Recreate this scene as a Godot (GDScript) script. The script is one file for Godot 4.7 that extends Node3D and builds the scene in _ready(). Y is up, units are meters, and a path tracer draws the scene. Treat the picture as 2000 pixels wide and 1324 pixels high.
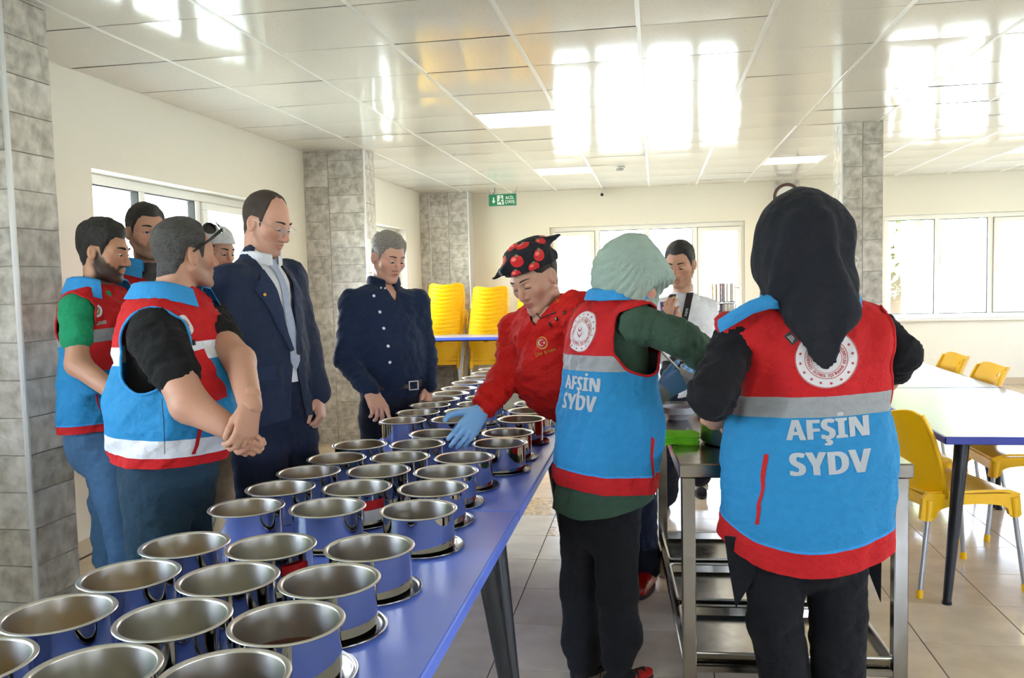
extends Node3D
# A dining hall: pots on blue tables, helpers in vests, visitors, a tiled ceiling and bright windows.

const CEIL := 2.593
const TAU_ := PI * 2.0
var taken := {}
var mats := {}
var tex := {}
var rng := RandomNumberGenerator.new()

# ---------------------------------------------------------------- naming
func numbered(called: String) -> String:
	var n: int = taken.get(called, -1) + 1
	taken[called] = n
	return called if n == 0 else "%s_%03d" % [called, n]

func thing(called: String, label: String, category: String, at := Vector3.ZERO, turn := 0.0, group := "") -> Node3D:
	var o := Node3D.new()
	o.name = numbered(called)
	add_child(o)
	o.position = at
	o.rotation.y = turn
	tag(o, label, category, group)
	return o

func tag(o: Node, label: String, category: String, group := "") -> void:
	o.set_meta("label", label)
	o.set_meta("category", category)
	if group != "":
		o.set_meta("group", group)

func part(parent: Node, called: String, mesh: Mesh, m: Material, label := "", at := Vector3.ZERO, turn := Vector3.ZERO) -> MeshInstance3D:
	var o := MeshInstance3D.new()
	o.name = numbered(called) if parent == self else called
	o.mesh = mesh
	if m != null:
		o.material_override = m
	parent.add_child(o, true)
	o.position = at
	o.rotation = turn
	if label != "":
		o.set_meta("label", label)
	return o

func single(called: String, label: String, category: String, mesh: Mesh, m: Material, at := Vector3.ZERO, turn := Vector3.ZERO, group := "") -> MeshInstance3D:
	var o := part(self, called, mesh, m, "", at, turn)
	tag(o, label, category, group)
	return o

func struct(called: String, mesh: Mesh, m: Material, at := Vector3.ZERO, turn := Vector3.ZERO) -> MeshInstance3D:
	var o := MeshInstance3D.new()
	o.name = called
	o.mesh = mesh
	o.material_override = m
	add_child(o, true)
	o.position = at
	o.rotation = turn
	o.set_meta("kind", "structure")
	return o

func frame_node(called: String, at := Vector3.ZERO) -> Node3D:
	var o := Node3D.new()
	o.name = called
	add_child(o, true)
	o.position = at
	o.set_meta("kind", "structure")
	return o

# ---------------------------------------------------------------- materials
func mat(key: String, c := Color.MAGENTA, rough := 0.8, metal := 0.0) -> StandardMaterial3D:
	if mats.has(key):
		return mats[key]
	var m := StandardMaterial3D.new()
	m.resource_name = key
	m.albedo_color = c
	m.roughness = rough
	m.metallic = metal
	mats[key] = m
	return m

func noise_tex(key: String, freq: float, oct: int, colors: Array, size := 256, kind := FastNoiseLite.TYPE_SIMPLEX_SMOOTH, offs := []) -> NoiseTexture2D:
	if tex.has(key):
		return tex[key]
	var n := FastNoiseLite.new()
	n.noise_type = kind
	n.frequency = freq
	n.fractal_octaves = oct
	n.seed = key.hash() % 1000
	var t := NoiseTexture2D.new()
	t.width = size
	t.height = size
	t.seamless = true
	t.noise = n
	if colors.size():
		var g := Gradient.new()
		var o := PackedFloat32Array()
		var cs := PackedColorArray()
		for i in colors.size():
			o.append(offs[i] if offs.size() else float(i) / (colors.size() - 1))
			cs.append(colors[i])
		g.offsets = o
		g.colors = cs
		t.color_ramp = g
	tex[key] = t
	return t

func bump_tex(key: String, freq: float, oct: int, strength := 4.0, size := 256) -> NoiseTexture2D:
	if tex.has(key):
		return tex[key]
	var n := FastNoiseLite.new()
	n.frequency = freq
	n.fractal_octaves = oct
	n.seed = 7
	var t := NoiseTexture2D.new()
	t.width = size
	t.height = size
	t.seamless = true
	t.as_normal_map = true
	t.bump_strength = strength
	t.noise = n
	tex[key] = t
	return t

func tri(m: StandardMaterial3D, s: Vector3, world := false) -> StandardMaterial3D:
	m.uv1_triplanar = true
	m.uv1_world_triplanar = world
	m.uv1_scale = s
	return m

func cloth(key: String, c := Color.MAGENTA, sheen := 0.25, rough := 0.85, fine := 1.0) -> StandardMaterial3D:
	if mats.has(key):
		return mats[key]
	var m := mat(key, c, rough)
	m.metallic_specular = 0.3
	m.normal_enabled = true
	m.normal_texture = bump_tex("crumple", 0.022, 5, 9.0)
	m.normal_scale = 0.55 * fine
	m.albedo_texture = noise_tex("cloth_tone", 0.02, 4, [Color(0.93, 0.93, 0.93), Color(1, 1, 1)])
	if sheen > 0.0:
		m.rim_enabled = true
		m.rim = sheen
		m.rim_tint = 0.6
	return tri(m, Vector3(6, 6, 6))

# ---------------------------------------------------------------- triangle soups
class Soup:
	var p := PackedVector3Array()
	var n := PackedVector3Array()
	var uv := PackedVector2Array()
	func tri3(a: Vector3, b: Vector3, c: Vector3) -> void:
		var m := (c - a).cross(b - a)
		if m.length_squared() < 1e-18:
			return
		m = m.normalized()
		for q in [a, b, c]:
			p.append(q)
			n.append(m)
			uv.append(Vector2(q.x, q.y))
	func quad(a: Vector3, b: Vector3, c: Vector3, d: Vector3) -> void:
		tri3(a, b, c)
		tri3(a, c, d)
	func smooth_tri(a: Vector3, b: Vector3, c: Vector3, na: Vector3, nb: Vector3, nc: Vector3) -> void:
		var m := (c - a).cross(b - a)
		if m.length_squared() < 1e-18:
			return
		if m.dot(na + nb + nc) < 0.0:
			smooth_tri(a, c, b, na, nc, nb)
			return
		p.append_array([a, b, c])
		n.append_array([na, nb, nc])
		uv.append_array([Vector2(a.x, a.y), Vector2(b.x, b.y), Vector2(c.x, c.y)])
	# triangle whose front side must look along «out»
	func facing(a: Vector3, b: Vector3, c: Vector3, out: Vector3) -> void:
		if (c - a).cross(b - a).dot(out) < 0.0:
			tri3(a, c, b)
		else:
			tri3(a, b, c)
	func quad_facing(a: Vector3, b: Vector3, c: Vector3, d: Vector3, out: Vector3) -> void:
		facing(a, b, c, out)
		facing(a, c, d, out)
	# box with chamfered edges; t places its centre
	func box(t: Transform3D, s: Vector3, bev := 0.0) -> void:
		var h := s * 0.5
		var e := minf(bev, minf(h.x, minf(h.y, h.z)) * 0.98)
		var ax := [Vector3.RIGHT, Vector3.UP, Vector3.BACK]
		for i in 3:
			var u: Vector3 = ax[(i + 1) % 3]
			var v: Vector3 = ax[(i + 2) % 3]
			var hu: float = h[(i + 1) % 3] - e
			var hv: float = h[(i + 2) % 3] - e
			for sg in [-1.0, 1.0]:
				var w: Vector3 = ax[i] * h[i] * sg
				var o: Vector3 = t.basis * (ax[i] * sg)
				quad_facing(t * (w - u * hu - v * hv), t * (w + u * hu - v * hv), t * (w + u * hu + v * hv), t * (w - u * hu + v * hv), o)
		if e <= 0.0:
			return
		for i in 3:
			var a: Vector3 = ax[i]
			var ha: float = h[i] - e
			var u2: Vector3 = ax[(i + 1) % 3]
			var v2: Vector3 = ax[(i + 2) % 3]
			for su in [-1.0, 1.0]:
				for sv in [-1.0, 1.0]:
					var p1: Vector3 = u2 * su * h[(i + 1) % 3] + v2 * sv * (h[(i + 2) % 3] - e)
					var p2: Vector3 = u2 * su * (h[(i + 1) % 3] - e) + v2 * sv * h[(i + 2) % 3]
					quad_facing(t * (p1 - a * ha), t * (p1 + a * ha), t * (p2 + a * ha), t * (p2 - a * ha), t.basis * (u2 * su + v2 * sv))
		for sx in [-1.0, 1.0]:
			for sy in [-1.0, 1.0]:
				for sz in [-1.0, 1.0]:
					var sgn := Vector3(sx, sy, sz)
					var c := h * sgn
					facing(t * (c - Vector3(0, e * sy, e * sz)), t * (c - Vector3(e * sx, 0, e * sz)), t * (c - Vector3(e * sx, e * sy, 0)), t.basis * sgn)
	func bx(c: Vector3, s: Vector3, bev := 0.0) -> void:
		box(Transform3D(Basis(), c), s, bev)
	# from corner to corner
	func span(lo: Vector3, hi: Vector3, bev := 0.0) -> void:
		bx((lo + hi) * 0.5, (hi - lo).abs(), bev)
	# surface of revolution round y; profile points (radius, y); corners sharper than 40 degrees stay sharp
	func lathe(prof: Array, segs := 32, t := Transform3D()) -> void:
		var nn := []
		for i in prof.size() - 1:
			var d: Vector2 = (prof[i + 1] - prof[i]).normalized()
			nn.append(Vector2(d.y, -d.x))
		for i in prof.size() - 1:
			var n0: Vector2 = nn[i]
			var n1: Vector2 = nn[i]
			if i > 0 and nn[i - 1].dot(nn[i]) > 0.75:
				n0 = (nn[i - 1] + nn[i]).normalized()
			if i < prof.size() - 2 and nn[i + 1].dot(nn[i]) > 0.75:
				n1 = (nn[i + 1] + nn[i]).normalized()
			var a: Vector2 = prof[i]
			var b: Vector2 = prof[i + 1]
			for k in segs:
				var u := TAU * k / segs
				var w := TAU * (k + 1) / segs
				var cu := Vector3(cos(u), 0, sin(u))
				var cw := Vector3(cos(w), 0, sin(w))
				var A := t * (cu * a.x + Vector3.UP * a.y)
				var B := t * (cw * a.x + Vector3.UP * a.y)
				var C := t * (cw * b.x + Vector3.UP * b.y)
				var D := t * (cu * b.x + Vector3.UP * b.y)
				var nA := (t.basis * (cu * n0.x + Vector3.UP * n0.y)).normalized()
				var nB := (t.basis * (cw * n0.x + Vector3.UP * n0.y)).normalized()
				var nC := (t.basis * (cw * n1.x + Vector3.UP * n1.y)).normalized()
				var nD := (t.basis * (cu * n1.x + Vector3.UP * n1.y)).normalized()
				var c0 := p.size()
				smooth_tri(A, B, C, nA, nB, nC)
				smooth_tri(A, C, D, nA, nC, nD)
				for z in range(c0, p.size()):
					var lo := p[z].distance_squared_to(A) < 1e-12 or p[z].distance_squared_to(D) < 1e-12
					uv[z] = Vector2(float(k if lo else k + 1) / segs, t.affine_inverse().basis.y.dot(p[z]) * 2.0)
	# round tube along points
	func tube(pts: Array, radii: Variant, segs := 10, closed_ends := true, loop := false) -> void:
		var rings := []
		var norms := []
		var up := Vector3.UP
		var cnt := pts.size()
		for i in cnt:
			var prev: Vector3 = pts[(i - 1 + cnt) % cnt] if (loop or i > 0) else pts[i]
			var next: Vector3 = pts[(i + 1) % cnt] if (loop or i < cnt - 1) else pts[i]
			var d := (next - prev).normalized()
			if absf(d.dot(up)) > 0.95:
				up = Vector3.RIGHT if absf(d.x) < 0.9 else Vector3.BACK
			var x := up.cross(d).normalized()
			var y := d.cross(x).normalized()
			up = y
			var r: float = radii if (radii is float) else radii[i]
			var ring := []
			var rn := []
			for k in segs:
				var q := x * cos(TAU * k / segs) + y * sin(TAU * k / segs)
				ring.append(pts[i] + q * r)
				rn.append(q)
			rings.append(ring)
			norms.append(rn)
		for i in (cnt if loop else cnt - 1):
			var j := (i + 1) % cnt
			for k in segs:
				var l := (k + 1) % segs
				smooth_tri(rings[i][k], rings[i][l], rings[j][l], norms[i][k], norms[i][l], norms[j][l])
				smooth_tri(rings[i][k], rings[j][l], rings[j][k], norms[i][k], norms[j][l], norms[j][k])
		if closed_ends and not loop:
			for k in segs:
				var l := (k + 1) % segs
				facing(pts[0], rings[0][k], rings[0][l], pts[0] - pts[1])
				facing(pts[cnt - 1], rings[cnt - 1][k], rings[cnt - 1][l], pts[cnt - 1] - pts[cnt - 2])
	# closed outline in the xy plane, given thickness along z, placed by t
	func plate(outline: PackedVector2Array, thick: float, t := Transform3D()) -> void:
		var ids := Geometry2D.triangulate_polygon(outline)
		var zf := Vector3(0, 0, thick * 0.5)
		for k in ids.size() / 3:
			var a := outline[ids[k * 3]]
			var b := outline[ids[k * 3 + 1]]
			var c := outline[ids[k * 3 + 2]]
			var A := Vector3(a.x, a.y, 0)
			var B := Vector3(b.x, b.y, 0)
			var C := Vector3(c.x, c.y, 0)
			facing(t * (A + zf), t * (B + zf), t * (C + zf), t.basis.z)
			facing(t * (A - zf), t * (B - zf), t * (C - zf), -t.basis.z)
		var cw := Geometry2D.is_polygon_clockwise(outline)
		for k in outline.size():
			var a := outline[k]
			var b := outline[(k + 1) % outline.size()]
			var nrm := Vector2(b.y - a.y, a.x - b.x) * (-1.0 if cw else 1.0)
			quad_facing(t * (Vector3(a.x, a.y, 0) + zf), t * (Vector3(b.x, b.y, 0) + zf), t * (Vector3(b.x, b.y, 0) - zf), t * (Vector3(a.x, a.y, 0) - zf), t.basis * Vector3(nrm.x, nrm.y, 0))
	func mesh() -> ArrayMesh:
		var arr := []
		arr.resize(Mesh.ARRAY_MAX)
		arr[Mesh.ARRAY_VERTEX] = p
		arr[Mesh.ARRAY_NORMAL] = n
		arr[Mesh.ARRAY_TEX_UV] = uv
		var m := ArrayMesh.new()
		m.add_surface_from_arrays(Mesh.PRIMITIVE_TRIANGLES, arr)
		return m

func box_mesh(s: Vector3, bev := 0.0) -> ArrayMesh:
	var q := Soup.new()
	q.bx(Vector3.ZERO, s, bev)
	return q.mesh()

func tube_mesh(pts: Array, r: Variant, segs := 10) -> ArrayMesh:
	var q := Soup.new()
	q.tube(pts, r, segs)
	return q.mesh()

func text_mesh(s: String, size: float, bold := 700, depth := 0.001, font_name := "Droid Sans") -> TextMesh:
	var f := SystemFont.new()
	f.font_names = PackedStringArray([font_name])
	f.font_weight = bold
	var t := TextMesh.new()
	t.text = s
	var fv := FontVariation.new()
	fv.base_font = f
	t.font = fv
	t.font_size = 64
	t.pixel_size = size / 46.0
	t.depth = depth
	return t

func ellipse(rx: float, ry: float, n := 32, c := Vector2.ZERO) -> PackedVector2Array:
	var o := PackedVector2Array()
	for k in n:
		o.append(c + Vector2(cos(TAU * k / n) * rx, sin(TAU * k / n) * ry))
	return o

func star(r: float, c := Vector2.ZERO, turn := 0.0) -> PackedVector2Array:
	var o := PackedVector2Array()
	for k in 10:
		var a := turn + PI / 2 + TAU * k / 10
		o.append(c + Vector2(cos(a), sin(a)) * (r if k % 2 == 0 else r * 0.42))
	return o

# ---------------------------------------------------------------- the place
func light_setup() -> void:
	var cam := Camera3D.new()
	cam.name = "camera"
	cam.fov = 44.07
	cam.near = 0.05
	cam.far = 300.0
	add_child(cam)
	cam.position = Vector3(0, 1.4116, 0)
	# looks 9.74 degrees left and 3.94 degrees down, tilted 1.43 degrees
	cam.basis = Basis(Vector3.UP, deg_to_rad(9.744)) * Basis(Vector3.RIGHT, deg_to_rad(-3.935)) * Basis(Vector3.BACK, deg_to_rad(-1.433))
	cam.current = true
	var env := Environment.new()
	env.background_mode = Environment.BG_SKY
	var sky := Sky.new()
	var sm := ProceduralSkyMaterial.new()
	sm.sky_top_color = Color(0.62, 0.76, 0.95)
	sm.sky_horizon_color = Color(0.93, 0.95, 0.97)
	sm.ground_horizon_color = Color(0.80, 0.79, 0.74)
	sm.ground_bottom_color = Color(0.6, 0.58, 0.52)
	sm.sky_curve = 0.25
	sm.sky_energy_multiplier = SKY
	sm.ground_energy_multiplier = SKY
	sm.sun_angle_max = 4.0
	sky.sky_material = sm
	env.sky = sky
	env.tonemap_mode = Environment.TONE_MAPPER_LINEAR
	env.tonemap_exposure = EXPO
	env.sdfgi_enabled = true
	env.ssao_enabled = true
	env.ssil_enabled = true
	var we := WorldEnvironment.new()
	we.name = "world"
	we.environment = env
	add_child(we)
	var sun := DirectionalLight3D.new()
	sun.name = "sun"
	sun.light_color = Color(1.0, 0.96, 0.88)
	sun.light_energy = SUN
	sun.light_angular_distance = 0.6
	sun.shadow_enabled = true
	add_child(sun)
	sun.look_at_from_position(Vector3.ZERO, Vector3(-0.18, -1.0, -0.32))

const SKY := 5.0
const SUN := 26.0
const EXPO := 0.70
const WL := -3.04
const WR := 6.6
const ZB := -11.1
const ZF := 3.4

func wall_with_holes(called: String, horiz: Vector3, origin: Vector3, length: float, thick: Vector3, holes: Array, m: Material) -> void:
	# holes: [from, to, low, high] along «horiz»; the wall runs from y 0 to 2.75
	var q := Soup.new()
	var at := 0.0
	var top := 2.78
	for h in holes:
		_slab(q, origin, horiz, thick, at, h[0], 0.0, top)
		_slab(q, origin, horiz, thick, h[0], h[1], 0.0, h[2])
		_slab(q, origin, horiz, thick, h[0], h[1], h[3], top)
		at = h[1]
	_slab(q, origin, horiz, thick, at, length, 0.0, top)
	struct(called, q.mesh(), m)

func _slab(q: Soup, o: Vector3, hz: Vector3, th: Vector3, a: float, b: float, lo: float, hi: float) -> void:
	if b - a < 0.001 or hi - lo < 0.001:
		return
	var p1 := o + hz * a + Vector3(0, lo, 0)
	var p2 := o + hz * b + Vector3(0, hi, 0) + th
	q.span(Vector3(minf(p1.x, p2.x), minf(p1.y, p2.y), minf(p1.z, p2.z)), Vector3(maxf(p1.x, p2.x), maxf(p1.y, p2.y), maxf(p1.z, p2.z)))

# a white plastic window: outer frame, mullions, casements, panes. «hz» runs along the wall, «out» points outdoors
func window(called: String, o: Vector3, hz: Vector3, out: Vector3, splits: Array, lo: float, hi: float, casements: Array) -> void:
	var w := frame_node(called, o + Vector3(0, 0, 0))
	var b := Basis(hz, Vector3.UP, hz.cross(Vector3.UP))
	var pvc := mat("window_plastic", Color(0.95, 0.95, 0.93), 0.35)
	var glass := mat("window_glass", Color(0.95, 0.98, 0.98, 0.06), 0.02)
	glass.transparency = BaseMaterial3D.TRANSPARENCY_ALPHA
	var seal := mat("window_seal", Color(0.10, 0.10, 0.10), 0.6)
	var length: float = splits[-1]
	var fr := Soup.new()
	fr.box(Transform3D(b, hz * (length * 0.5) + Vector3(0, hi - 0.03, 0)), Vector3(length, 0.06, 0.07), 0.006)
	fr.box(Transform3D(b, hz * (length * 0.5) + Vector3(0, lo + 0.03, 0)), Vector3(length, 0.06, 0.07), 0.006)
	fr.box(Transform3D(b, hz * 0.03 + Vector3(0, (lo + hi) * 0.5, 0)), Vector3(0.06, hi - lo - 0.12, 0.07), 0.006)
	fr.box(Transform3D(b, hz * (length - 0.03) + Vector3(0, (lo + hi) * 0.5, 0)), Vector3(0.06, hi - lo - 0.12, 0.07), 0.006)
	part(w, "window_frame", fr.mesh(), pvc)
	for i in splits.size() - 1:
		var a: float = splits[i] + 0.03
		var c: float = splits[i + 1] - 0.03
		if i > 0:
			part(w, "mullion", box_mesh(Vector3(0.06, hi - lo - 0.12, 0.07), 0.006), pvc, "", hz * splits[i] + Vector3(0, (lo + hi) * 0.5, 0), b.get_euler())
		if i in casements:
			var cs := Soup.new()
			var t := 0.055
			var y0 := lo + 0.065
			var y1 := hi - 0.065
			for e in [[(a + c) * 0.5, y1 - t * 0.5, c - a - 0.01, t], [(a + c) * 0.5, y0 + t * 0.5, c - a - 0.01, t], [a + t * 0.5 + 0.005, (y0 + y1) * 0.5, t, y1 - y0 - 2 * t], [c - t * 0.5 - 0.005, (y0 + y1) * 0.5, t, y1 - y0 - 2 * t]]:
				cs.box(Transform3D(b, hz * e[0] + Vector3(0, e[1], 0) - out * 0.03), Vector3(e[2], e[3], 0.06), 0.006)
			part(w, "casement", cs.mesh(), pvc)
			var hd := Soup.new()
			hd.box(Transform3D(b, hz * (a + 0.035) + Vector3(0, (lo + hi) * 0.5, 0) - out * 0.075), Vector3(0.02, 0.11, 0.02), 0.005)
			part(w, "handle", hd.mesh(), pvc)
		var sq := Soup.new()
		for e in [[(a + c) * 0.5, hi - 0.0635, c - a, 0.007], [(a + c) * 0.5, lo + 0.0635, c - a, 0.007], [a + 0.0035, (lo + hi) * 0.5, 0.007, hi - lo - 0.134], [c - 0.0035, (lo + hi) * 0.5, 0.007, hi - lo - 0.134]]:
			sq.box(Transform3D(b, hz * e[0] + Vector3(0, e[1], 0)), Vector3(e[2], e[3], 0.05))
		part(w, "rubber_seal", sq.mesh(), seal)
		var gl := Soup.new()
		var p0 := hz * a + Vector3(0, lo + 0.06, 0) + out * 0.01
		gl.quad_facing(p0, p0 + hz * (c - a), p0 + hz * (c - a) + Vector3(0, hi - lo - 0.12, 0), p0 + Vector3(0, hi - lo - 0.12, 0), -out)
		part(w, "pane", gl.mesh(), glass)

func stone_mats() -> Array:
	var out := []
	for i in 4:
		var m := mat("stone_tile_%d" % i, Color(0.89 - 0.03 * i, 0.875 - 0.03 * i, 0.855 - 0.032 * i), 0.42)
		m.albedo_texture = noise_tex("stone_veins", 0.010, 6, [Color(0.70, 0.685, 0.66), Color(0.80, 0.79, 0.77), Color(0.86, 0.855, 0.84), Color(0.94, 0.935, 0.92)], 512, FastNoiseLite.TYPE_SIMPLEX_SMOOTH, [0.1, 0.4, 0.6, 0.9])
		m.heightmap_enabled = true
		m.heightmap_texture = noise_tex("stone_relief", 0.014, 5, [], 512, FastNoiseLite.TYPE_PERLIN)
		m.heightmap_scale = 0.5
		tri(m, Vector3(1.9 + 0.2 * i, 1.7 + 0.25 * i, 2.1 + 0.2 * i), true)
		m.uv1_offset = Vector3(0.37 * i, 0.21 * i, 0.53 * i)
		out.append(m)
	return out

# one face of a column set with stone tiles; u runs along the face, w looks outward
func tile_face(parent: Node3D, o: Vector3, u: Vector3, w: Vector3, widths: Array, y0: float, y1: float, th: float, meshes: Dictionary, sm: Array) -> void:
	var b := Basis(u, Vector3.UP, u.cross(Vector3.UP))
	var x := 0.0
	for ci in widths.size():
		var wd: float = widths[ci]
		var y := y0 - (0.08 if ci % 2 else 0.0)
		while y < y1 - 0.01:
			var lo := maxf(y, y0)
			var hi := minf(y + th, y1)
			y += th
			if hi - lo < 0.02:
				continue
			var key := "%.3f_%.3f" % [wd, hi - lo]
			if not meshes.has(key):
				meshes[key] = box_mesh(Vector3(wd - 0.0025, hi - lo - 0.0025, 0.012), 0.002)
			var pr := rng.randf_range(-0.001, 0.001)
			part(parent, "stone_tile", meshes[key], sm[rng.randi() % sm.size()], "", o + u * (x + wd * 0.5) + Vector3(0, (lo + hi) * 0.5, 0) + w * (0.004 + pr), b.get_euler())
		x += wd

func column(called: String, lo: Vector3, hi: Vector3, faces: Array) -> void:
	var sm := stone_mats()
	var n := frame_node(called)
	var core := Soup.new()
	core.span(lo, hi)
	part(n, "column_core", core.mesh(), mat("grout_grey", Color(0.80, 0.79, 0.78), 0.9))
	var meshes := {}
	for f in faces:
		tile_face(n, f[0], f[1], f[2], f[3], lo.y, hi.y, f[4], meshes, sm)
	var trim := mat("tile_trim", Color(0.80, 0.80, 0.80), 0.3, 0.3)
	for f in faces:
		for e in f[5]:
			part(n, "corner_trim", box_mesh(Vector3(0.022, hi.y - lo.y - 0.002, 0.022), 0.006), trim, "", e + Vector3(0, (lo.y + hi.y) * 0.5, 0))

func build_room() -> void:
	var wall := mat("wall_paint", Color(0.895, 0.875, 0.82), 0.6)
	wall.normal_enabled = true
	wall.normal_texture = bump_tex("plaster", 0.03, 4, 2.0)
	wall.normal_scale = 0.25
	tri(wall, Vector3(1, 1, 1), true)
	var th := 0.28
	# windows: [from, to, low, high] measured from the camera-side end of the left wall, the left end of the back wall
	var L := ZF - ZB
	wall_with_holes("wall_left", Vector3(0, 0, -1), Vector3(WL, 0, ZF), L, Vector3(-th, 0, 0), [[ZF - 0.4, ZF + 2.0, 0.86, 2.09], [ZF + 4.2, ZF + 6.35, 0.86, 2.09], [ZF + 7.95, ZF + 10.1, 0.86, 2.09]], wall)
	wall_with_holes("wall_back", Vector3(1, 0, 0), Vector3(WL - th, 0, ZB), WR - WL + 2 * th, Vector3(0, 0, -th), [[-1.366 - WL + th, 1.142 - WL + th, 0.82, 2.11], [2.82 - WL + th, 5.33 - WL + th, 0.82, 2.11]], wall)
	wall_with_holes("wall_right", Vector3(0, 0, -1), Vector3(WR, 0, ZF), L, Vector3(th, 0, 0), [[1.0, 3.5, 0.86, 2.09], [4.5, 7.0, 0.86, 2.09], [11.3, 13.6, 0.86, 2.09]], wall)
	wall_with_holes("wall_front", Vector3(1, 0, 0), Vector3(WL - th, 0, ZF), WR - WL + 2 * th, Vector3(0, 0, th), [[4.6, 7.2, 0.86, 2.09]], wall)
	var rec := 0.16
	window("window_1", Vector3(WL - rec, 0, -4.2), Vector3(0, 0, -1), Vector3(-1, 0, 0), [0.0, 0.65, 1.30, 2.15], 0.86, 2.09, [2])
	window("window_2", Vector3(WL - rec, 0, -7.95), Vector3(0, 0, -1), Vector3(-1, 0, 0), [0.0, 0.54, 1.08, 1.62, 2.15], 0.86, 2.09, [0, 3])
	window("window_3", Vector3(-1.366, 0, ZB - 0.1), Vector3(1, 0, 0), Vector3(0, 0, -1), [0.0, 0.622, 1.262, 1.888, 2.508], 0.82, 2.11, [0, 3])
	window("window_4", Vector3(2.82, 0, ZB - 0.1), Vector3(1, 0, 0), Vector3(0, 0, -1), [0.0, 0.635, 1.245, 1.87, 2.51], 0.82, 2.11, [2, 3])
	window("window_5", Vector3(WL - rec, 0, 0.4), Vector3(0, 0, -1), Vector3(-1, 0, 0), [0.0, 0.8, 1.6, 2.4], 0.86, 2.09, [2])
	for i in 3:
		var a: float = [1.0, 4.5, 11.3][i]
		var ln: float = 2.3 if i == 2 else 2.5
		window("window_%d" % (6 + i), Vector3(WR + rec, 0, ZF - a), Vector3(0, 0, -1), Vector3(1, 0, 0), [0.0, 0.62, 1.25, 1.87, ln], 0.86, 2.09, [0])  # unseen windows, added in the right wall to bring in daylight
	window("window_9", Vector3(WL - th + 4.6, 0, ZF + rec), Vector3(1, 0, 0), Vector3(0, 0, 1), [0.0, 0.65, 1.3, 1.95, 2.6], 0.86, 2.09, [0])  # unseen window, added behind the camera to light the foreground
	# sills
	var sill := mat("sill_marble", Color(0.86, 0.85, 0.82), 0.25)
	var sl := [[Vector3(WL - 0.15, 0.855, -4.2), Vector3(WL + 0.02, 0.875, -6.35)], [Vector3(WL - 0.15, 0.855, -7.95), Vector3(WL + 0.02, 0.875, -10.1)], [Vector3(-1.4, 0.79, ZB - 0.07), Vector3(1.17, 0.822, ZB + 0.05)], [Vector3(2.79, 0.79, ZB - 0.07), Vector3(5.36, 0.822, ZB + 0.05)]]
	for i in sl.size():
		var q := Soup.new()
		q.span(Vector3(minf(sl[i][0].x, sl[i][1].x), sl[i][0].y, minf(sl[i][0].z, sl[i][1].z)), Vector3(maxf(sl[i][0].x, sl[i][1].x), sl[i][1].y, maxf(sl[i][0].z, sl[i][1].z)), 0.004)
		struct("trim_%d" % (i + 1), q.mesh(), sill)
	# skirting of floor tile along the left and back walls
	var sk := mat("skirting_tile", Color(0.76, 0.70, 0.61), 0.2)
	for e in [["baseboard_left", Vector3(WL, 0, -10.7), Vector3(WL + 0.012, 0.085, -7.33)], ["baseboard_left_middle", Vector3(WL, 0, -7.06), Vector3(WL + 0.012, 0.085, -3.22)], ["baseboard_back", Vector3(WL, 0, ZB), Vector3(WR, 0.085, ZB + 0.012)]]:
		var q := Soup.new()
		q.span(e[1], e[2], 0.002)
		struct(e[0], q.mesh(), sk)
	# stone clad columns
	var top := CEIL + 0.02
	column("column_near", Vector3(WL, 0, -3.21), Vector3(-2.5, top, -2.96), [
		[Vector3(-2.5, 0, -2.96), Vector3(0, 0, -1), Vector3(1, 0, 0), [0.25], 0.152, [Vector3(-2.5, 0, -2.96)]],
		[Vector3(-2.5, 0, -2.96), Vector3(-1, 0, 0), Vector3(0, 0, 1), [0.27, 0.27], 0.152, []]])
	column("column_middle", Vector3(WL, 0, -7.33), Vector3(-2.49, top, -7.07), [
		[Vector3(WL, 0, -7.07), Vector3(1, 0, 0), Vector3(0, 0, 1), [0.225, 0.325], 0.152, []],
		[Vector3(-2.49, 0, -7.07), Vector3(0, 0, -1), Vector3(1, 0, 0), [0.26], 0.304, [Vector3(-2.49, 0, -7.07)]]])
	column("column_corner", Vector3(WL, 0, ZB), Vector3(-2.39, top, -10.76), [
		[Vector3(-2.9, 0, -10.76), Vector3(1, 0, 0), Vector3(0, 0, 1), [0.25, 0.26], 0.152, [Vector3(-2.39, 0, -10.76), Vector3(-2.9, 0, -10.76)]],
		[Vector3(WL, 0, -10.76), Vector3(1, 0, 0), Vector3(0, 0, 1), [0.135], 0.304, []]])
	column("column_free", Vector3(1.478, 0, -7.37), Vector3(1.786, top, -7.08), [
		[Vector3(1.478, 0, -7.08), Vector3(1, 0, 0), Vector3(0, 0, 1), [0.154, 0.154], 0.25, []],
		[Vector3(1.478, 0, -7.08), Vector3(0, 0, -1), Vector3(-1, 0, 0), [0.29], 0.304, [Vector3(1.478, 0, -7.08)]]])
	column("column_back", Vector3(1.5, 0, ZB), Vector3(1.8, top, ZB + 0.06), [
		[Vector3(1.5, 0, ZB + 0.06), Vector3(1, 0, 0), Vector3(0, 0, 1), [0.15, 0.15], 0.25, []]])

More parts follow.
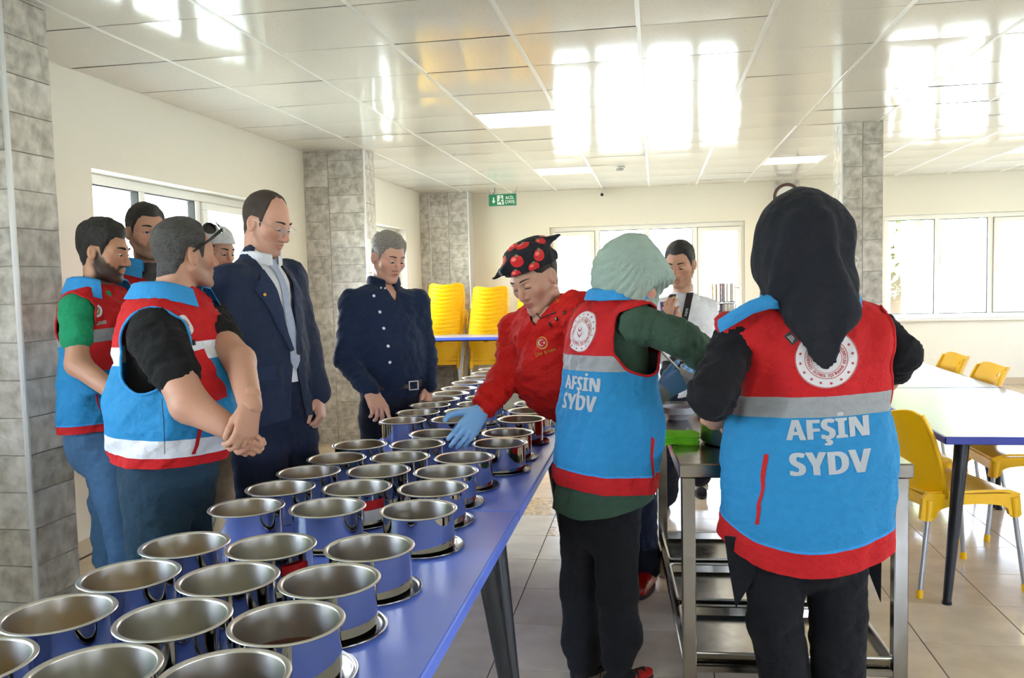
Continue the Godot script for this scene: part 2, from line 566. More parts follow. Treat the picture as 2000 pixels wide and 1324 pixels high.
func build_floor() -> void:
	var grout := mat("floor_grout", Color(0.30, 0.27, 0.24), 0.9)
	var q := Soup.new()
	q.span(Vector3(WL - 0.28, -0.25, ZB - 0.28), Vector3(WR + 0.28, -0.003, ZF + 0.28))
	var fl := struct("floor", q.mesh(), grout)
	var fm := []
	for i in 3:
		var m := mat("floor_tile_%d" % i, Color(0.90 - 0.012 * i, 0.835 - 0.012 * i, 0.745 - 0.014 * i), 0.14)
		m.albedo_texture = noise_tex("tile_cloud", 0.006, 4, [Color(0.90, 0.89, 0.88), Color(1, 1, 1)], 512)
		tri(m, Vector3(1.3, 1.3, 1.3), true)
		fm.append(m)
	var deco := mat("floor_tile_decor", Color(0.93, 0.88, 0.80), 0.16)
	deco.albedo_texture = decor_texture()
	var S := 0.4
	var cell := []
	var x0 := -0.61 - 0.4 * 7
	var z0 := -2.924 + 0.4 * 16
	for i in 25:
		for j in 37:
			var lo := Vector3(maxf(x0 + S * i, WL), 0, maxf(z0 - S * (j + 1), ZB))
			var hi := Vector3(minf(x0 + S * (i + 1), WR), 0, minf(z0 - S * j, ZF))
			if hi.x - lo.x < 0.03 or hi.z - lo.z < 0.03:
				continue
			cell.append([lo, hi, i, j])
	# the tiles that show largest stay single: right of the blue tables, then the rest by distance
	cell.sort_custom(func(a, b): return _tile_rank(a) < _tile_rank(b))
	var rest := Soup.new()
	var shapes := {}
	for k in cell.size():
		var c: Array = cell[k]
		var lo: Vector3 = c[0]
		var hi: Vector3 = c[1]
		var s := Vector3(hi.x - lo.x - 0.004, 0.01, hi.z - lo.z - 0.004)
		var mid := (lo + hi) * 0.5 + Vector3(0, -0.005, 0)
		if k < 290:
			var key := "%.3f_%.3f" % [s.x, s.z]
			if not shapes.has(key):
				shapes[key] = tile_mesh(s)
			var special: bool = (c[3] == 20 or c[3] == 21) and (c[2] == 6 or c[2] == 7)
			part(fl, "floor_tile", shapes[key], deco if special else fm[(c[2] * 7 + c[3] * 5) % 3], "floor tile printed with ochre and grey agate rings" if special else "", mid)
		else:
			rest.bx(mid, s)
	var ro := part(fl, "floor_tiles", rest.mesh(), fm[0])
	ro.set_meta("kind", "stuff")

func tile_mesh(s: Vector3) -> ArrayMesh:
	var q := Soup.new()
	q.bx(Vector3.ZERO, s, 0.0012)
	for k in q.p.size():
		q.uv[k] = Vector2(q.p[k].x / s.x + 0.5, q.p[k].z / s.z + 0.5)
	return q.mesh()

func _tile_rank(c: Array) -> float:
	var m: Vector3 = (c[0] + c[1]) * 0.5
	var dir := Vector3(-0.169, 0, -0.985)
	var d := m.dot(dir)
	var x := m.dot(Vector3(0.985, 0, -0.169))
	if d < 2.1 or absf(x) > d * 0.64 + 0.3:
		return 1000.0 + m.length()
	if m.x < -0.45 and m.x > -1.25 and m.z > -5.0:
		return 500.0 + m.length()
	if m.x < -1.2 and d > 5.5:
		return 300.0 + m.length()
	return d

func decor_texture() -> ImageTexture:
	var n := FastNoiseLite.new()
	n.frequency = 0.012
	n.fractal_octaves = 2
	n.seed = 5
	var im := Image.create(256, 256, false, Image.FORMAT_RGB8)
	for y in 256:
		for x in 256:
			var r := Vector2(x - 256, (y - 128) * 1.7).length() * 0.014 + n.get_noise_2d(x, y) * 1.5
			var f := r - floorf(r)
			var g := n.get_noise_2d(x * 3 + 900, y * 3)
			var c := Color(0.93, 0.86, 0.76).lerp(Color(0.66, 0.64, 0.62), smoothstep(0.35, 0.55, f) * (1.0 - smoothstep(0.6, 0.9, f)))
			c = c.lerp(Color(0.80, 0.58, 0.33), 0.55 * smoothstep(0.1, 0.5, g))
			im.set_pixel(x, y, c)
	return ImageTexture.create_from_image(im)

func build_ceiling() -> void:
	var q := Soup.new()
	q.span(Vector3(WL - 1.6, CEIL + 0.16, ZB - 1.6), Vector3(WR + 1.6, CEIL + 0.36, ZF + 1.6))  # reach past the walls is an unseen eave, added to block the sun
	var ce := struct("ceiling", q.mesh(), mat("slab", Color(0.5, 0.5, 0.48), 0.9))
	var tm := mat("ceiling_tile", Color(0.895, 0.88, 0.83), 0.10)
	tm.albedo_texture = fleck_texture()
	tm.metallic_specular = 0.55
	tm.uv1_scale = Vector3(1, 1, 1)
	var bar := mat("ceiling_grid", Color(0.90, 0.89, 0.86), 0.35)
	var S := 0.6
	var xs := []
	var x := -2.46 - S
	while x < WR + S:
		xs.append(clampf(x, WL, WR))
		x += S
	var zs := []
	var z := -3.471 + S * 12
	while z > ZB - S:
		zs.append(clampf(z, ZB, ZF))
		z -= S
	var lamps := [Vector2(-1.26, -5.87), Vector2(-1.26, -8.87), Vector2(1.14, -8.87), Vector2(3.54, -8.87)]
	var shapes := {}
	var rest := Soup.new()
	for i in xs.size() - 1:
		for j in zs.size() - 1:
			var w: float = xs[i + 1] - xs[i]
			var d: float = zs[j] - zs[j + 1]
			if w < 0.03 or d < 0.03:
				continue
			var mid := Vector3((xs[i] + xs[i + 1]) * 0.5, CEIL, (zs[j] + zs[j + 1]) * 0.5)
			var lamp := false
			for l in lamps:
				if absf(l.x + 0.3 - mid.x) < 0.1 and absf(l.y - 0.3 - mid.z) < 0.1:
					lamp = true
			if lamp:
				continue
			var v := rng.randi() % 4
			var key := "%.2f_%.2f_%d" % [w, d, v]
			if not shapes.has(key):
				shapes[key] = bowed_tile(w - 0.012, d - 0.007, [0.0016, 0.0030, 0.0042, 0.0022][v], v)
			var seen: bool = mid.z < -2.9 and absf(mid.x * 0.985 - mid.z * 0.169) < 0.68 * (-mid.z * 0.985 - mid.x * 0.169)
			var tl := Vector3(rng.randf_range(-0.004, 0.004), 0, rng.randf_range(-0.004, 0.004))
			if seen:
				part(ce, "ceiling_tile", shapes[key], tm, "", mid, tl)
			else:
				var src: Array = shapes[key].surface_get_arrays(0)
				for k in src[Mesh.ARRAY_VERTEX].size():
					rest.p.append(src[Mesh.ARRAY_VERTEX][k] + mid)
					rest.n.append(src[Mesh.ARRAY_NORMAL][k])
					rest.uv.append(src[Mesh.ARRAY_TEX_UV][k])
	part(ce, "ceiling_tiles", rest.mesh(), tm).set_meta("kind", "stuff")
	for i in xs.size():
		part(ce, "grid_runner", box_mesh(Vector3(0.024, 0.03, ZF - ZB), 0.002), bar, "", Vector3(xs[i], CEIL + 0.0135, (ZF + ZB) * 0.5))
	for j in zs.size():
		part(ce, "cross_runner", box_mesh(Vector3(WR - WL, 0.02, 0.024), 0.001), mat("cross_gap_shade", Color(0.30, 0.29, 0.28), 0.5), "", Vector3((WL + WR) * 0.5, CEIL + 0.018, zs[j]))  # coloured dark to paint the unlit gap between tile rows
	var lit := mat("lamp_diffuser", Color(0.95, 0.95, 0.93), 0.5)
	lit.emission_enabled = true
	lit.emission = Color(1.0, 0.98, 0.94)
	lit.emission_energy_multiplier = 1.6
	var where := ["above the blue table beyond the suited man's head", "near the exit sign, farther of two in line", "beside the free column, before the clock", "at the right edge, farthest to the right"]
	for i in lamps.size():
		var c := Vector3(lamps[i].x + 0.3, CEIL - 0.001, lamps[i].y - 0.3)
		var t := thing("ceiling_light", "square white light panel in the ceiling, " + where[i], "light", c, 0.0, "ceiling light panels")
		var fr := Soup.new()
		for e in [[0, 0.288, 0.59, 0.014], [0, -0.288, 0.59, 0.014], [0.288, 0, 0.014, 0.562], [-0.288, 0, 0.014, 0.562]]:
			fr.bx(Vector3(e[0], 0.004, e[1]), Vector3(e[2], 0.012, e[3]), 0.001)
		part(t, "frame", fr.mesh(), bar)
		part(t, "light_diffuser", box_mesh(Vector3(0.56, 0.006, 0.56)), lit, "", Vector3(0, 0.006, 0))
		var al := AreaLight3D.new()
		al.name = "lamp"
		al.area_size = Vector2(0.54, 0.54)
		al.light_energy = LAMP
		al.light_color = Color(1.0, 0.89, 0.70)
		al.area_range = 20.0
		al.area_attenuation = 2.0
		al.shadow_enabled = true
		t.add_child(al, true)
		al.position = Vector3(0, -0.004, 0)
		al.rotation.x = -PI / 2

const LAMP := 2.4

func bowed_tile(w: float, d: float, sag: float, v: int) -> ArrayMesh:
	var st := SurfaceTool.new()
	st.begin(Mesh.PRIMITIVE_TRIANGLES)
	var N := 6
	for j in N + 1:
		for i in N + 1:
			var a := float(i) / N
			var b := float(j) / N
			var e := (1.0 - pow(2 * a - 1, 2)) * (1.0 - pow(2 * b - 1, 2))
			st.set_uv(Vector2(a + 0.5 * (v % 2), b + 0.5 * (v / 2)))
			st.set_smooth_group(0)
			st.add_vertex(Vector3((a - 0.5) * w, -sag * e, (b - 0.5) * d))
	for j in N:
		for i in N:
			var k := j * (N + 1) + i
			for id in [k, k + N + 1, k + 1, k + 1, k + N + 1, k + N + 2]:
				st.add_index(id)
	st.generate_normals()
	var m := st.commit()
	var arr := m.surface_get_arrays(0)
	var o := Soup.new()
	var flip: bool = arr[Mesh.ARRAY_NORMAL][24].y > 0
	var ix: PackedInt32Array = arr[Mesh.ARRAY_INDEX]
	for k in ix.size():
		o.p.append(arr[Mesh.ARRAY_VERTEX][ix[k]])
		o.n.append(arr[Mesh.ARRAY_NORMAL][ix[k]] * (-1.0 if flip else 1.0))
		o.uv.append(arr[Mesh.ARRAY_TEX_UV][ix[k]])
	if flip:
		for k in o.p.size() / 3:
			var t := o.p[k * 3]
			o.p[k * 3] = o.p[k * 3 + 1]
			o.p[k * 3 + 1] = t
			var tn := o.n[k * 3]
			o.n[k * 3] = o.n[k * 3 + 1]
			o.n[k * 3 + 1] = tn
			var tu := o.uv[k * 3]
			o.uv[k * 3] = o.uv[k * 3 + 1]
			o.uv[k * 3 + 1] = tu
	return o.mesh()

func fleck_texture() -> ImageTexture:
	var im := Image.create(512, 512, false, Image.FORMAT_RGB8)
	im.fill(Color(1, 1, 1))
	var r := RandomNumberGenerator.new()
	r.seed = 11
	for k in 900:
		var x := r.randi_range(3, 506)
		var y := r.randi_range(3, 506)
		var g := r.randf_range(0.72, 0.9)
		for s in r.randi_range(3, 9):
			im.set_pixel(clampi(x + r.randi_range(-3, 3), 0, 511), clampi(y + r.randi_range(-3, 3), 0, 511), Color(g, g, g * 0.98))
	return ImageTexture.create_from_image(im)

func build_outdoors() -> void:
	var q := Soup.new()
	q.bx(Vector3(0, -0.45, 0), Vector3(120, 0.3, 120))
	struct("ground_outside", q.mesh(), mat("outside_grass", Color(0.76, 0.755, 0.66), 0.95))
	q = Soup.new()
	q.span(Vector3(WL - 1.5, -0.31, ZB - 6.0), Vector3(WR + 5.0, -0.28, ZF + 5.0))
	struct("paving_outside", q.mesh(), mat("outside_paving", Color(0.80, 0.78, 0.73), 0.9))
	var leaf := mat("tree_leaves", Color(0.66, 0.72, 0.50), 0.7)
	leaf.backlight_enabled = true
	leaf.backlight = Color(0.55, 0.62, 0.35)
	var bark := mat("tree_bark", Color(0.30, 0.24, 0.18), 0.9)
	var spots := [[Vector3(5.0, 0, -19.0), 4.4, "left of the two behind the right back window"], [Vector3(9.2, 0, -18.0), 4.8, "right of the two behind the right back window"], [Vector3(-7.5, 0, -1.2), 4.4, "outside the left wall near the camera"]]
	for s in spots:
		var t := thing("tree", "leafy green tree outdoors, " + s[2], "tree", s[0], 0.0, "trees outside the windows")
		part(t, "trunk", tube_mesh([Vector3(0, -0.3, 0), Vector3(0.05, 1.0, 0), Vector3(-0.03, 2.2, 0.05), Vector3(0.0, 3.4, 0)], [0.16, 0.13, 0.10, 0.05], 8), bark)
		var f := Soup.new()
		var r := RandomNumberGenerator.new()
		r.seed = int(s[0].x * 10) + 99
		for k in 2600:
			var dirv := Vector3(r.randfn(), r.randfn(), r.randfn()).normalized()
			var rad := pow(r.randf(), 0.4)
			var c := Vector3(dirv.x * 1.7, s[1] * 0.56 + dirv.y * 1.7, dirv.z * 1.7) * Vector3(rad, 1, rad)
			c.y = s[1] * 0.56 + dirv.y * 1.75 * rad
			var u := Vector3(r.randfn(), r.randfn(), r.randfn()).normalized()
			var w := u.cross(dirv).normalized()
			var z := r.randf_range(0.08, 0.16)
			f.quad(c - u * z, c + w * z * 0.5, c + u * z, c - w * z * 0.5)
		part(t, "crown", f.mesh(), leaf).set_meta("kind", "stuff")
	# white bar fence seen through the right back window
	var fence := thing("bar_fence", "white painted metal bar fence outside the right back window", "fence", Vector3(2.0, -0.3, -14.2))
	var white := mat("fence_paint", Color(0.85, 0.85, 0.83), 0.5)
	for k in 26:
		part(fence, "bar", box_mesh(Vector3(0.035, 2.6, 0.035), 0.004), white, "", Vector3(0.28 * k, 1.3, 0))
	part(fence, "rail", box_mesh(Vector3(7.2, 0.05, 0.05), 0.004), white, "", Vector3(3.5, 2.3, 0))
	part(fence, "rail", box_mesh(Vector3(7.2, 0.05, 0.05), 0.004), white, "", Vector3(3.5, 0.4, 0))

# ---------------------------------------------------------------- furniture and pots
const TOP := 0.72
const ORD := ["nearest", "second", "third", "fourth", "fifth", "sixth", "seventh", "eighth", "ninth", "tenth", "eleventh", "twelfth", "thirteenth", "fourteenth", "fifteenth", "sixteenth", "seventeenth", "eighteenth"]

func table(called: String, label: String, lo: Vector3, hi: Vector3, top_m: Material, edge_m: Material, leg_m: Material) -> Node3D:
	# lo/hi: corners of the top in x and z; hi.y the height
	var c := (lo + hi) * 0.5
	c.y = 0
	var t := thing(called, label, "table", c)
	var sx := hi.x - lo.x
	var sz := hi.z - lo.z
	var y := hi.y
	part(t, "tabletop", box_mesh(Vector3(sx - 0.006, 0.028, sz - 0.006), 0.004), top_m, "", Vector3(0, y - 0.014, 0))
	var e := Soup.new()
	for s in [-1.0, 1.0]:
		e.bx(Vector3(s * (sx * 0.5 - 0.004), y - 0.0165, 0), Vector3(0.008, 0.033, sz), 0.0035)
		e.bx(Vector3(0, y - 0.0165, s * (sz * 0.5 - 0.004)), Vector3(sx, 0.033, 0.008), 0.0035)
	part(t, "edge_band", e.mesh(), edge_m)
	var fr := Soup.new()
	for s in [-1.0, 1.0]:
		fr.bx(Vector3(s * (sx * 0.5 - 0.16), y - 0.042, 0), Vector3(0.025, 0.025, sz - 0.3), 0.003)
		fr.bx(Vector3(0, y - 0.042, s * (sz * 0.5 - 0.16)), Vector3(sx - 0.3, 0.025, 0.025), 0.003)
	part(t, "underframe", fr.mesh(), leg_m)
	for s in [-1.0, 1.0]:
		for u in [-1.0, 1.0]:
			var a := Vector3(s * (sx * 0.5 - 0.10), y - 0.032, u * (sz * 0.5 - 0.10))
			var b := Vector3(s * (sx * 0.5 - 0.02), 0.0, u * (sz * 0.5 - 0.02))
			var leg := part(t, "leg", tube_mesh([a, a.lerp(b, 0.5), b + Vector3(0, 0.012, 0)], [0.031, 0.025, 0.017], 14), leg_m)
			part(leg, "foot", tube_mesh([b, b + Vector3(0, 0.014, 0)], [0.02, 0.019], 12), mat("rubber_black", Color(0.05, 0.05, 0.05), 0.7))
	return t

func build_tables() -> void:
	var blue := mat("blue_laminate", Color(0.40, 0.50, 0.88), 0.28)
	blue.albedo_texture = noise_tex("laminate_tone", 0.01, 3, [Color(0.95, 0.95, 0.96), Color(1, 1, 1)])
	tri(blue, Vector3(1, 1, 1))
	var leg := mat("leg_dark", Color(0.13, 0.135, 0.145), 0.42, 0.2)
	table("blue_table", "blue laminate table nearest the camera, covered with pots", Vector3(-1.232, 0, -2.444), Vector3(-0.412, TOP, -0.86), blue, blue, leg)
	table("blue_table", "second blue laminate table, where the gloved hand reaches", Vector3(-1.232, 0, -4.03), Vector3(-0.412, TOP, -2.449), blue, blue, leg)
	table("blue_table", "third and farthest blue table of the pot row, behind the red jacket", Vector3(-1.232, 0, -5.80), Vector3(-0.412, TOP, -4.035), blue, blue, leg)
	var wht := mat("white_laminate", Color(0.70, 0.69, 0.67), 0.3)
	wht.metallic_specular = 0.25
	var edge := mat("blue_edge", Color(0.16, 0.21, 0.60), 0.35)
	var leg2 := mat("leg_navy", Color(0.055, 0.06, 0.10), 0.4, 0.2)
	table("white_table", "nearer white table with blue edge, right of the black headscarf", Vector3(1.185, 0, -5.28), Vector3(2.0, TOP, -3.705), wht, edge, leg2)
	table("white_table", "farther white table with blue edge, under the right back window", Vector3(1.185, 0, -6.88), Vector3(2.0, TOP, -5.29), wht, edge, leg2)
	table("white_table", "white topped table with blue edge before the yellow chair stacks", Vector3(-3.0, 0, -10.15), Vector3(-1.3, 0.77, -9.55), wht, mat("blue_edge_bright", Color(0.30, 0.40, 0.82), 0.35), leg2)
	table("white_table", "blue edged table with stock pots behind the photographer", Vector3(0.30, 0, -8.2), Vector3(1.35, 0.90, -7.55), wht, mat("blue_edge_bright", Color(0.30, 0.40, 0.82), 0.35), leg2)

func pot_shapes() -> Dictionary:
	var d := {}
	var R := 0.0935
	var h := 0.092
	var q := Soup.new()
	q.lathe([Vector2(0.0, 0.0), Vector2(R - 0.008, 0.0), Vector2(R - 0.002, 0.003), Vector2(R, 0.008), Vector2(R, h - 0.006), Vector2(R + 0.001, h - 0.003), Vector2(R + 0.007, h - 0.0012), Vector2(R + 0.009, h + 0.0006)], 56)
	d.shell = q.mesh()
	q = Soup.new()
	q.lathe([Vector2(R + 0.009, h + 0.0006), Vector2(R + 0.008, h + 0.0022), Vector2(R + 0.006, h + 0.0029), Vector2(R + 0.001, h + 0.0022), Vector2(R - 0.0012, h + 0.0008), Vector2(R - 0.002, h - 0.0015)], 56)
	d.rim = q.mesh()
	q = Soup.new()
	q.lathe([Vector2(R - 0.002, h - 0.0015), Vector2(R - 0.0022, 0.010), Vector2(R - 0.010, 0.003), Vector2(0.0, 0.0028)], 56)
	d.inside = q.mesh()
	q = Soup.new()
	q.lathe([Vector2(0.0, 0.0), Vector2(0.098, 0.0), Vector2(0.103, 0.002), Vector2(0.1085, 0.0045), Vector2(0.1095, 0.0062), Vector2(0.1085, 0.0076), Vector2(0.106, 0.0078), Vector2(0.101, 0.0058), Vector2(0.097, 0.0048), Vector2(0.0, 0.0045)], 56)
	d.lid = q.mesh()
	q = Soup.new()
	q.lathe([Vector2(0.0, 0.025), Vector2(R - 0.0032, 0.025), Vector2(R - 0.0026, 0.0265)], 40)
	d.food = q.mesh()
	return d

func build_pots() -> void:
	var mir := mat("polished_steel", Color(0.815, 0.81, 0.81), 0.05, 1.0)
	var rimm := mat("rim_steel", Color(0.84, 0.83, 0.81), 0.30, 1.0)
	var sat := mat("satin_steel", Color(0.68, 0.67, 0.65), 0.44, 1.0)
	sat.anisotropy_enabled = true
	sat.anisotropy = -0.75
	var lidm := mat("lid_steel", Color(0.70, 0.70, 0.70), 0.14, 1.0)
	var yel := mat("lentil_soup", Color(0.84, 0.64, 0.16), 0.3)
	var wht := mat("yoghurt_soup", Color(0.74, 0.72, 0.62), 0.35)
	var brn := mat("tomato_stew", Color(0.36, 0.15, 0.08), 0.4)
	var S := pot_shapes()
	var A := [-1.155, -1.362, -1.568, -1.774, -2.10, -2.315, -2.525, -2.733, -2.975, -3.52, -3.745, -3.97, -4.18, -4.40, -4.615, -4.88, -5.13, -5.38, -5.62]
	var B := [-1.138, -1.345, -1.551, -1.757, -2.088, -2.305, -2.522, -2.728, -2.955, -3.17, -3.51, -3.735, -3.96, -4.18, -4.45, -4.70, -4.95]
	var C := [-1.142, -1.352, -1.562, -1.772, -2.085, -2.312, -2.522, -2.732, -2.985, -3.195, -3.52, -3.755, -3.975, -4.18, -4.395]
	var rows := [[A, -1.105, "men's side", "yellow soup", yel, false], [B, -0.868, "middle", "pale soup", wht, true], [C, -0.648, "right", "brown stew", brn, true]]
	rng.seed = 42
	for ri in rows.size():
		var r: Array = rows[ri]
		for k in r[0].size():
			var z: float = r[0][k]
			var x: float = r[1] + rng.randf_range(-0.008, 0.008)
			if ri == 2 and k >= 8:
				x += 0.078
			if ri == 2 and k == 4:
				x += 0.022
			var y := TOP
			var which := "%s pot from the camera in the %s row" % [ORD[k] if k < ORD.size() else "last", r[2]]
			if r[5]:
				var li := single("pot_lid", "upturned steel lid under the %s" % which, "lid", S.lid, lidm, Vector3(x + rng.randf_range(0.004, 0.014), y + 0.0005, z + rng.randf_range(-0.004, 0.006)), Vector3.ZERO, "lids under the pots")
				y += 0.0082
			else:
				y += 0.0005
			var t := thing("cooking_pot", "shiny steel %s" % which, "pot", Vector3(x, y, z), rng.randf() * TAU, "pots on the blue tables")
			part(t, "shell", S.shell, mir)
			part(t, "rim", S.rim, rimm)
			part(t, "inside", S.inside, sat)
			var fo := single("soup" if ri < 2 else "stew", "%s in the %s" % [r[3], which], "food", S.food, r[4], Vector3(x, y, z), Vector3.ZERO, "food in the pots")
	# stickers on two of the middle pots
	for e in [[Vector3(-0.868, 0, -1.757), 0.98, "red and white sticker on the fourth middle pot"], [Vector3(-0.868, 0, -2.305), 0.9, "red and white sticker on the sixth middle pot"]]:
		var lab := thing("price_sticker", e[2], "sticker", e[0] + Vector3(0, TOP + 0.008, 0), 0.0)
		var q := Soup.new()
		var q2 := Soup.new()
		var rr := 0.0942
		for k in 10:
			var a: float = e[1] - 0.35 + 0.07 * k
			var b := a + 0.07
			for st in [[q, 0.012, 0.045], [q2, 0.045, 0.072]]:
				var A3 := Vector3(sin(a), 0, cos(a)) * rr
				var B3 := Vector3(sin(b), 0, cos(b)) * rr
				st[0].quad_facing(A3 + Vector3(0, st[1], 0), B3 + Vector3(0, st[1], 0), B3 + Vector3(0, st[2], 0), A3 + Vector3(0, st[2], 0), Vector3(sin(a), 0, cos(a)))
		part(lab, "paper", q.mesh(), mat("sticker_white", Color(0.9, 0.9, 0.9), 0.4))
		part(lab, "red_band", q2.mesh(), mat("sticker_red", Color(0.75, 0.06, 0.08), 0.4))
	# a lid leaning upright between far pots
	single("pot_lid", "steel lid leaning upright against the far pots behind the red sleeve", "lid", S.lid, lidm, Vector3(-0.735, TOP + 0.108, -4.30), Vector3(1.25, 0.5, 0), "lids under the pots")

func chair_shapes() -> Dictionary:
	# faces -z; origin on the floor under the seat's middle
	var d := {}
	var N := 10
	var q := Soup.new()
	# seat shell, slightly dished, front edge rolled down
	var top := []
	for j in N + 1:
		var row := []
		for i in N + 1:
			var u := float(i) / N * 2 - 1
			var v := float(j) / N * 2 - 1
			var w := 0.215 - 0.018 * (v * 0.5 + 0.5)
			var y := 0.452 - 0.012 * (1 - u * u) * (1 - v * v) - 0.02 * pow(maxf(0.0, -v - 0.55) / 0.45, 2)
			row.append(Vector3(u * w, y, v * 0.21))
		top.append(row)
	_shell(q, top, 0.012)
	d.seat = q.mesh()
	# apron under the seat
	q = Soup.new()
	for s in [-1.0, 1.0]:
		var ol := PackedVector2Array([Vector2(-0.212, 0.436), Vector2(-0.10, 0.440), Vector2(0.10, 0.445), Vector2(0.205, 0.455), Vector2(0.228, 0.43), Vector2(0.236, 0.34), Vector2(0.205, 0.328)])
		for k in 13:
			var a := PI * k / 12.0
			ol.append(Vector2(0.0 + 0.165 * cos(a), 0.345 + 0.052 * pow(sin(a), 0.55)))
		ol.append_array([Vector2(-0.190, 0.328), Vector2(-0.222, 0.34)])
		q.plate(ol, 0.02, Transform3D(Basis(Vector3(0, 0, 1), Vector3.UP, Vector3(-1, 0, 0)), Vector3(s * 0.2, 0, 0)))
	q.box(Transform3D(Basis(), Vector3(0, 0.40, -0.208)), Vector3(0.41, 0.055, 0.014), 0.005)
	q.box(Transform3D(Basis(), Vector3(0, 0.41, 0.20)), Vector3(0.40, 0.05, 0.014), 0.005)
	d.apron = q.mesh()
	# back: curved shell with a heart shaped opening near the top
	q = Soup.new()
	var rows := 14
	var cols := 16
	var g := []
	for j in rows + 1:
		var v := float(j) / rows
		var row := []
		for i in cols + 1:
			var u := float(i) / cols * 2 - 1
			var hw := 0.200 + 0.022 * v - 0.02 * pow(v, 6)
			var y := 0.43 + 0.385 * v
			if v > 0.7:
				y += (0.048 * (u * u - 0.5) - 0.045 * pow(absf(u), 7)) * ((v - 0.7) / 0.3)
			var zz := 0.205 + 0.085 * v + 0.035 * v * v - 0.085 * u * u
			row.append(Vector3(u * hw, y, zz))
		g.append(row)
	_shell(q, g, 0.011, func(i, j): return (j >= 9 and j <= 11 and i >= 7 and i <= 8) or (j == 11 and i >= 6 and i <= 9))
	d.back = q.mesh()
	d.back_rails = []
	for s in [-1.0, 1.0]:
		q = Soup.new()
		var pts := []
		for j in rows + 1:
			pts.append(g[j][0 if s < 0 else cols] + Vector3(s * 0.002, 0, -0.006))
		q.tube(pts, 0.012, 8)
		d.back_rails.append(q.mesh())
	d.legs = []
	for s in [-1.0, 1.0]:
		for u in [-1.0, 1.0]:
			var a := Vector3(s * 0.195, 0.40, u * 0.19)
			var b := Vector3(s * 0.225, 0.0, u * (0.25 if u > 0 else 0.235))
			d.legs.append([tube_mesh([a, b + (a - b) * 0.03], 0.0115, 10), tube_mesh([b, b.lerp(a, 0.09)], [0.0155, 0.0145], 10), tube_mesh([a + Vector3(0, 0.02, 0), a.lerp(b, 0.17)], [0.026, 0.019], 10)])
	return d

func _shell(q: Soup, g: Array, th: float, hole: Variant = null) -> void:
	var R := g.size() - 1
	var Cn: int = g[0].size() - 1
	var nr := []
	for j in R + 1:
		var row := []
		for i in Cn + 1:
			var a: Vector3 = g[j][mini(i + 1, Cn)] - g[j][maxi(i - 1, 0)]
			var b: Vector3 = g[mini(j + 1, R)][i] - g[maxi(j - 1, 0)][i]
			row.append(b.cross(a).normalized())
		nr.append(row)
	for j in R:
		for i in Cn:
			if hole != null and hole.call(i, j):
				for e in [[i, j, i + 1, j, i, j - 1], [i, j + 1, i + 1, j + 1, i, j + 1], [i, j, i, j + 1, i - 1, j], [i + 1, j, i + 1, j + 1, i + 1, j]]:
					if not hole.call(e[4], e[5]):
						_rim(q, g, nr, e, th)
				continue
			var A: Vector3 = g[j][i]
			var B: Vector3 = g[j][i + 1]
			var C: Vector3 = g[j + 1][i + 1]
			var D: Vector3 = g[j + 1][i]
			var o := [nr[j][i], nr[j][i + 1], nr[j + 1][i + 1], nr[j + 1][i]]
			q.smooth_tri(A + o[0] * th * 0.5, B + o[1] * th * 0.5, C + o[2] * th * 0.5, o[0], o[1], o[2])
			q.smooth_tri(A + o[0] * th * 0.5, C + o[2] * th * 0.5, D + o[3] * th * 0.5, o[0], o[2], o[3])
			q.smooth_tri(A - o[0] * th * 0.5, B - o[1] * th * 0.5, C - o[2] * th * 0.5, -o[0], -o[1], -o[2])
			q.smooth_tri(A - o[0] * th * 0.5, C - o[2] * th * 0.5, D - o[3] * th * 0.5, -o[0], -o[2], -o[3])
	for j in R:
		_rim(q, g, nr, [0, j, 0, j + 1], th)
		_rim(q, g, nr, [Cn, j, Cn, j + 1], th)
	for i in Cn:
		_rim(q, g, nr, [i, 0, i + 1, 0], th)
		_rim(q, g, nr, [i, R, i + 1, R], th)

func _rim(q: Soup, g: Array, nr: Array, e: Array, th: float) -> void:
	var a: Vector3 = g[e[1]][e[0]]
	var b: Vector3 = g[e[3]][e[2]]
	var na: Vector3 = nr[e[1]][e[0]] * th * 0.5
	var nb: Vector3 = nr[e[3]][e[2]] * th * 0.5
	q.quad(a + na, b + nb, b - nb, a - na)

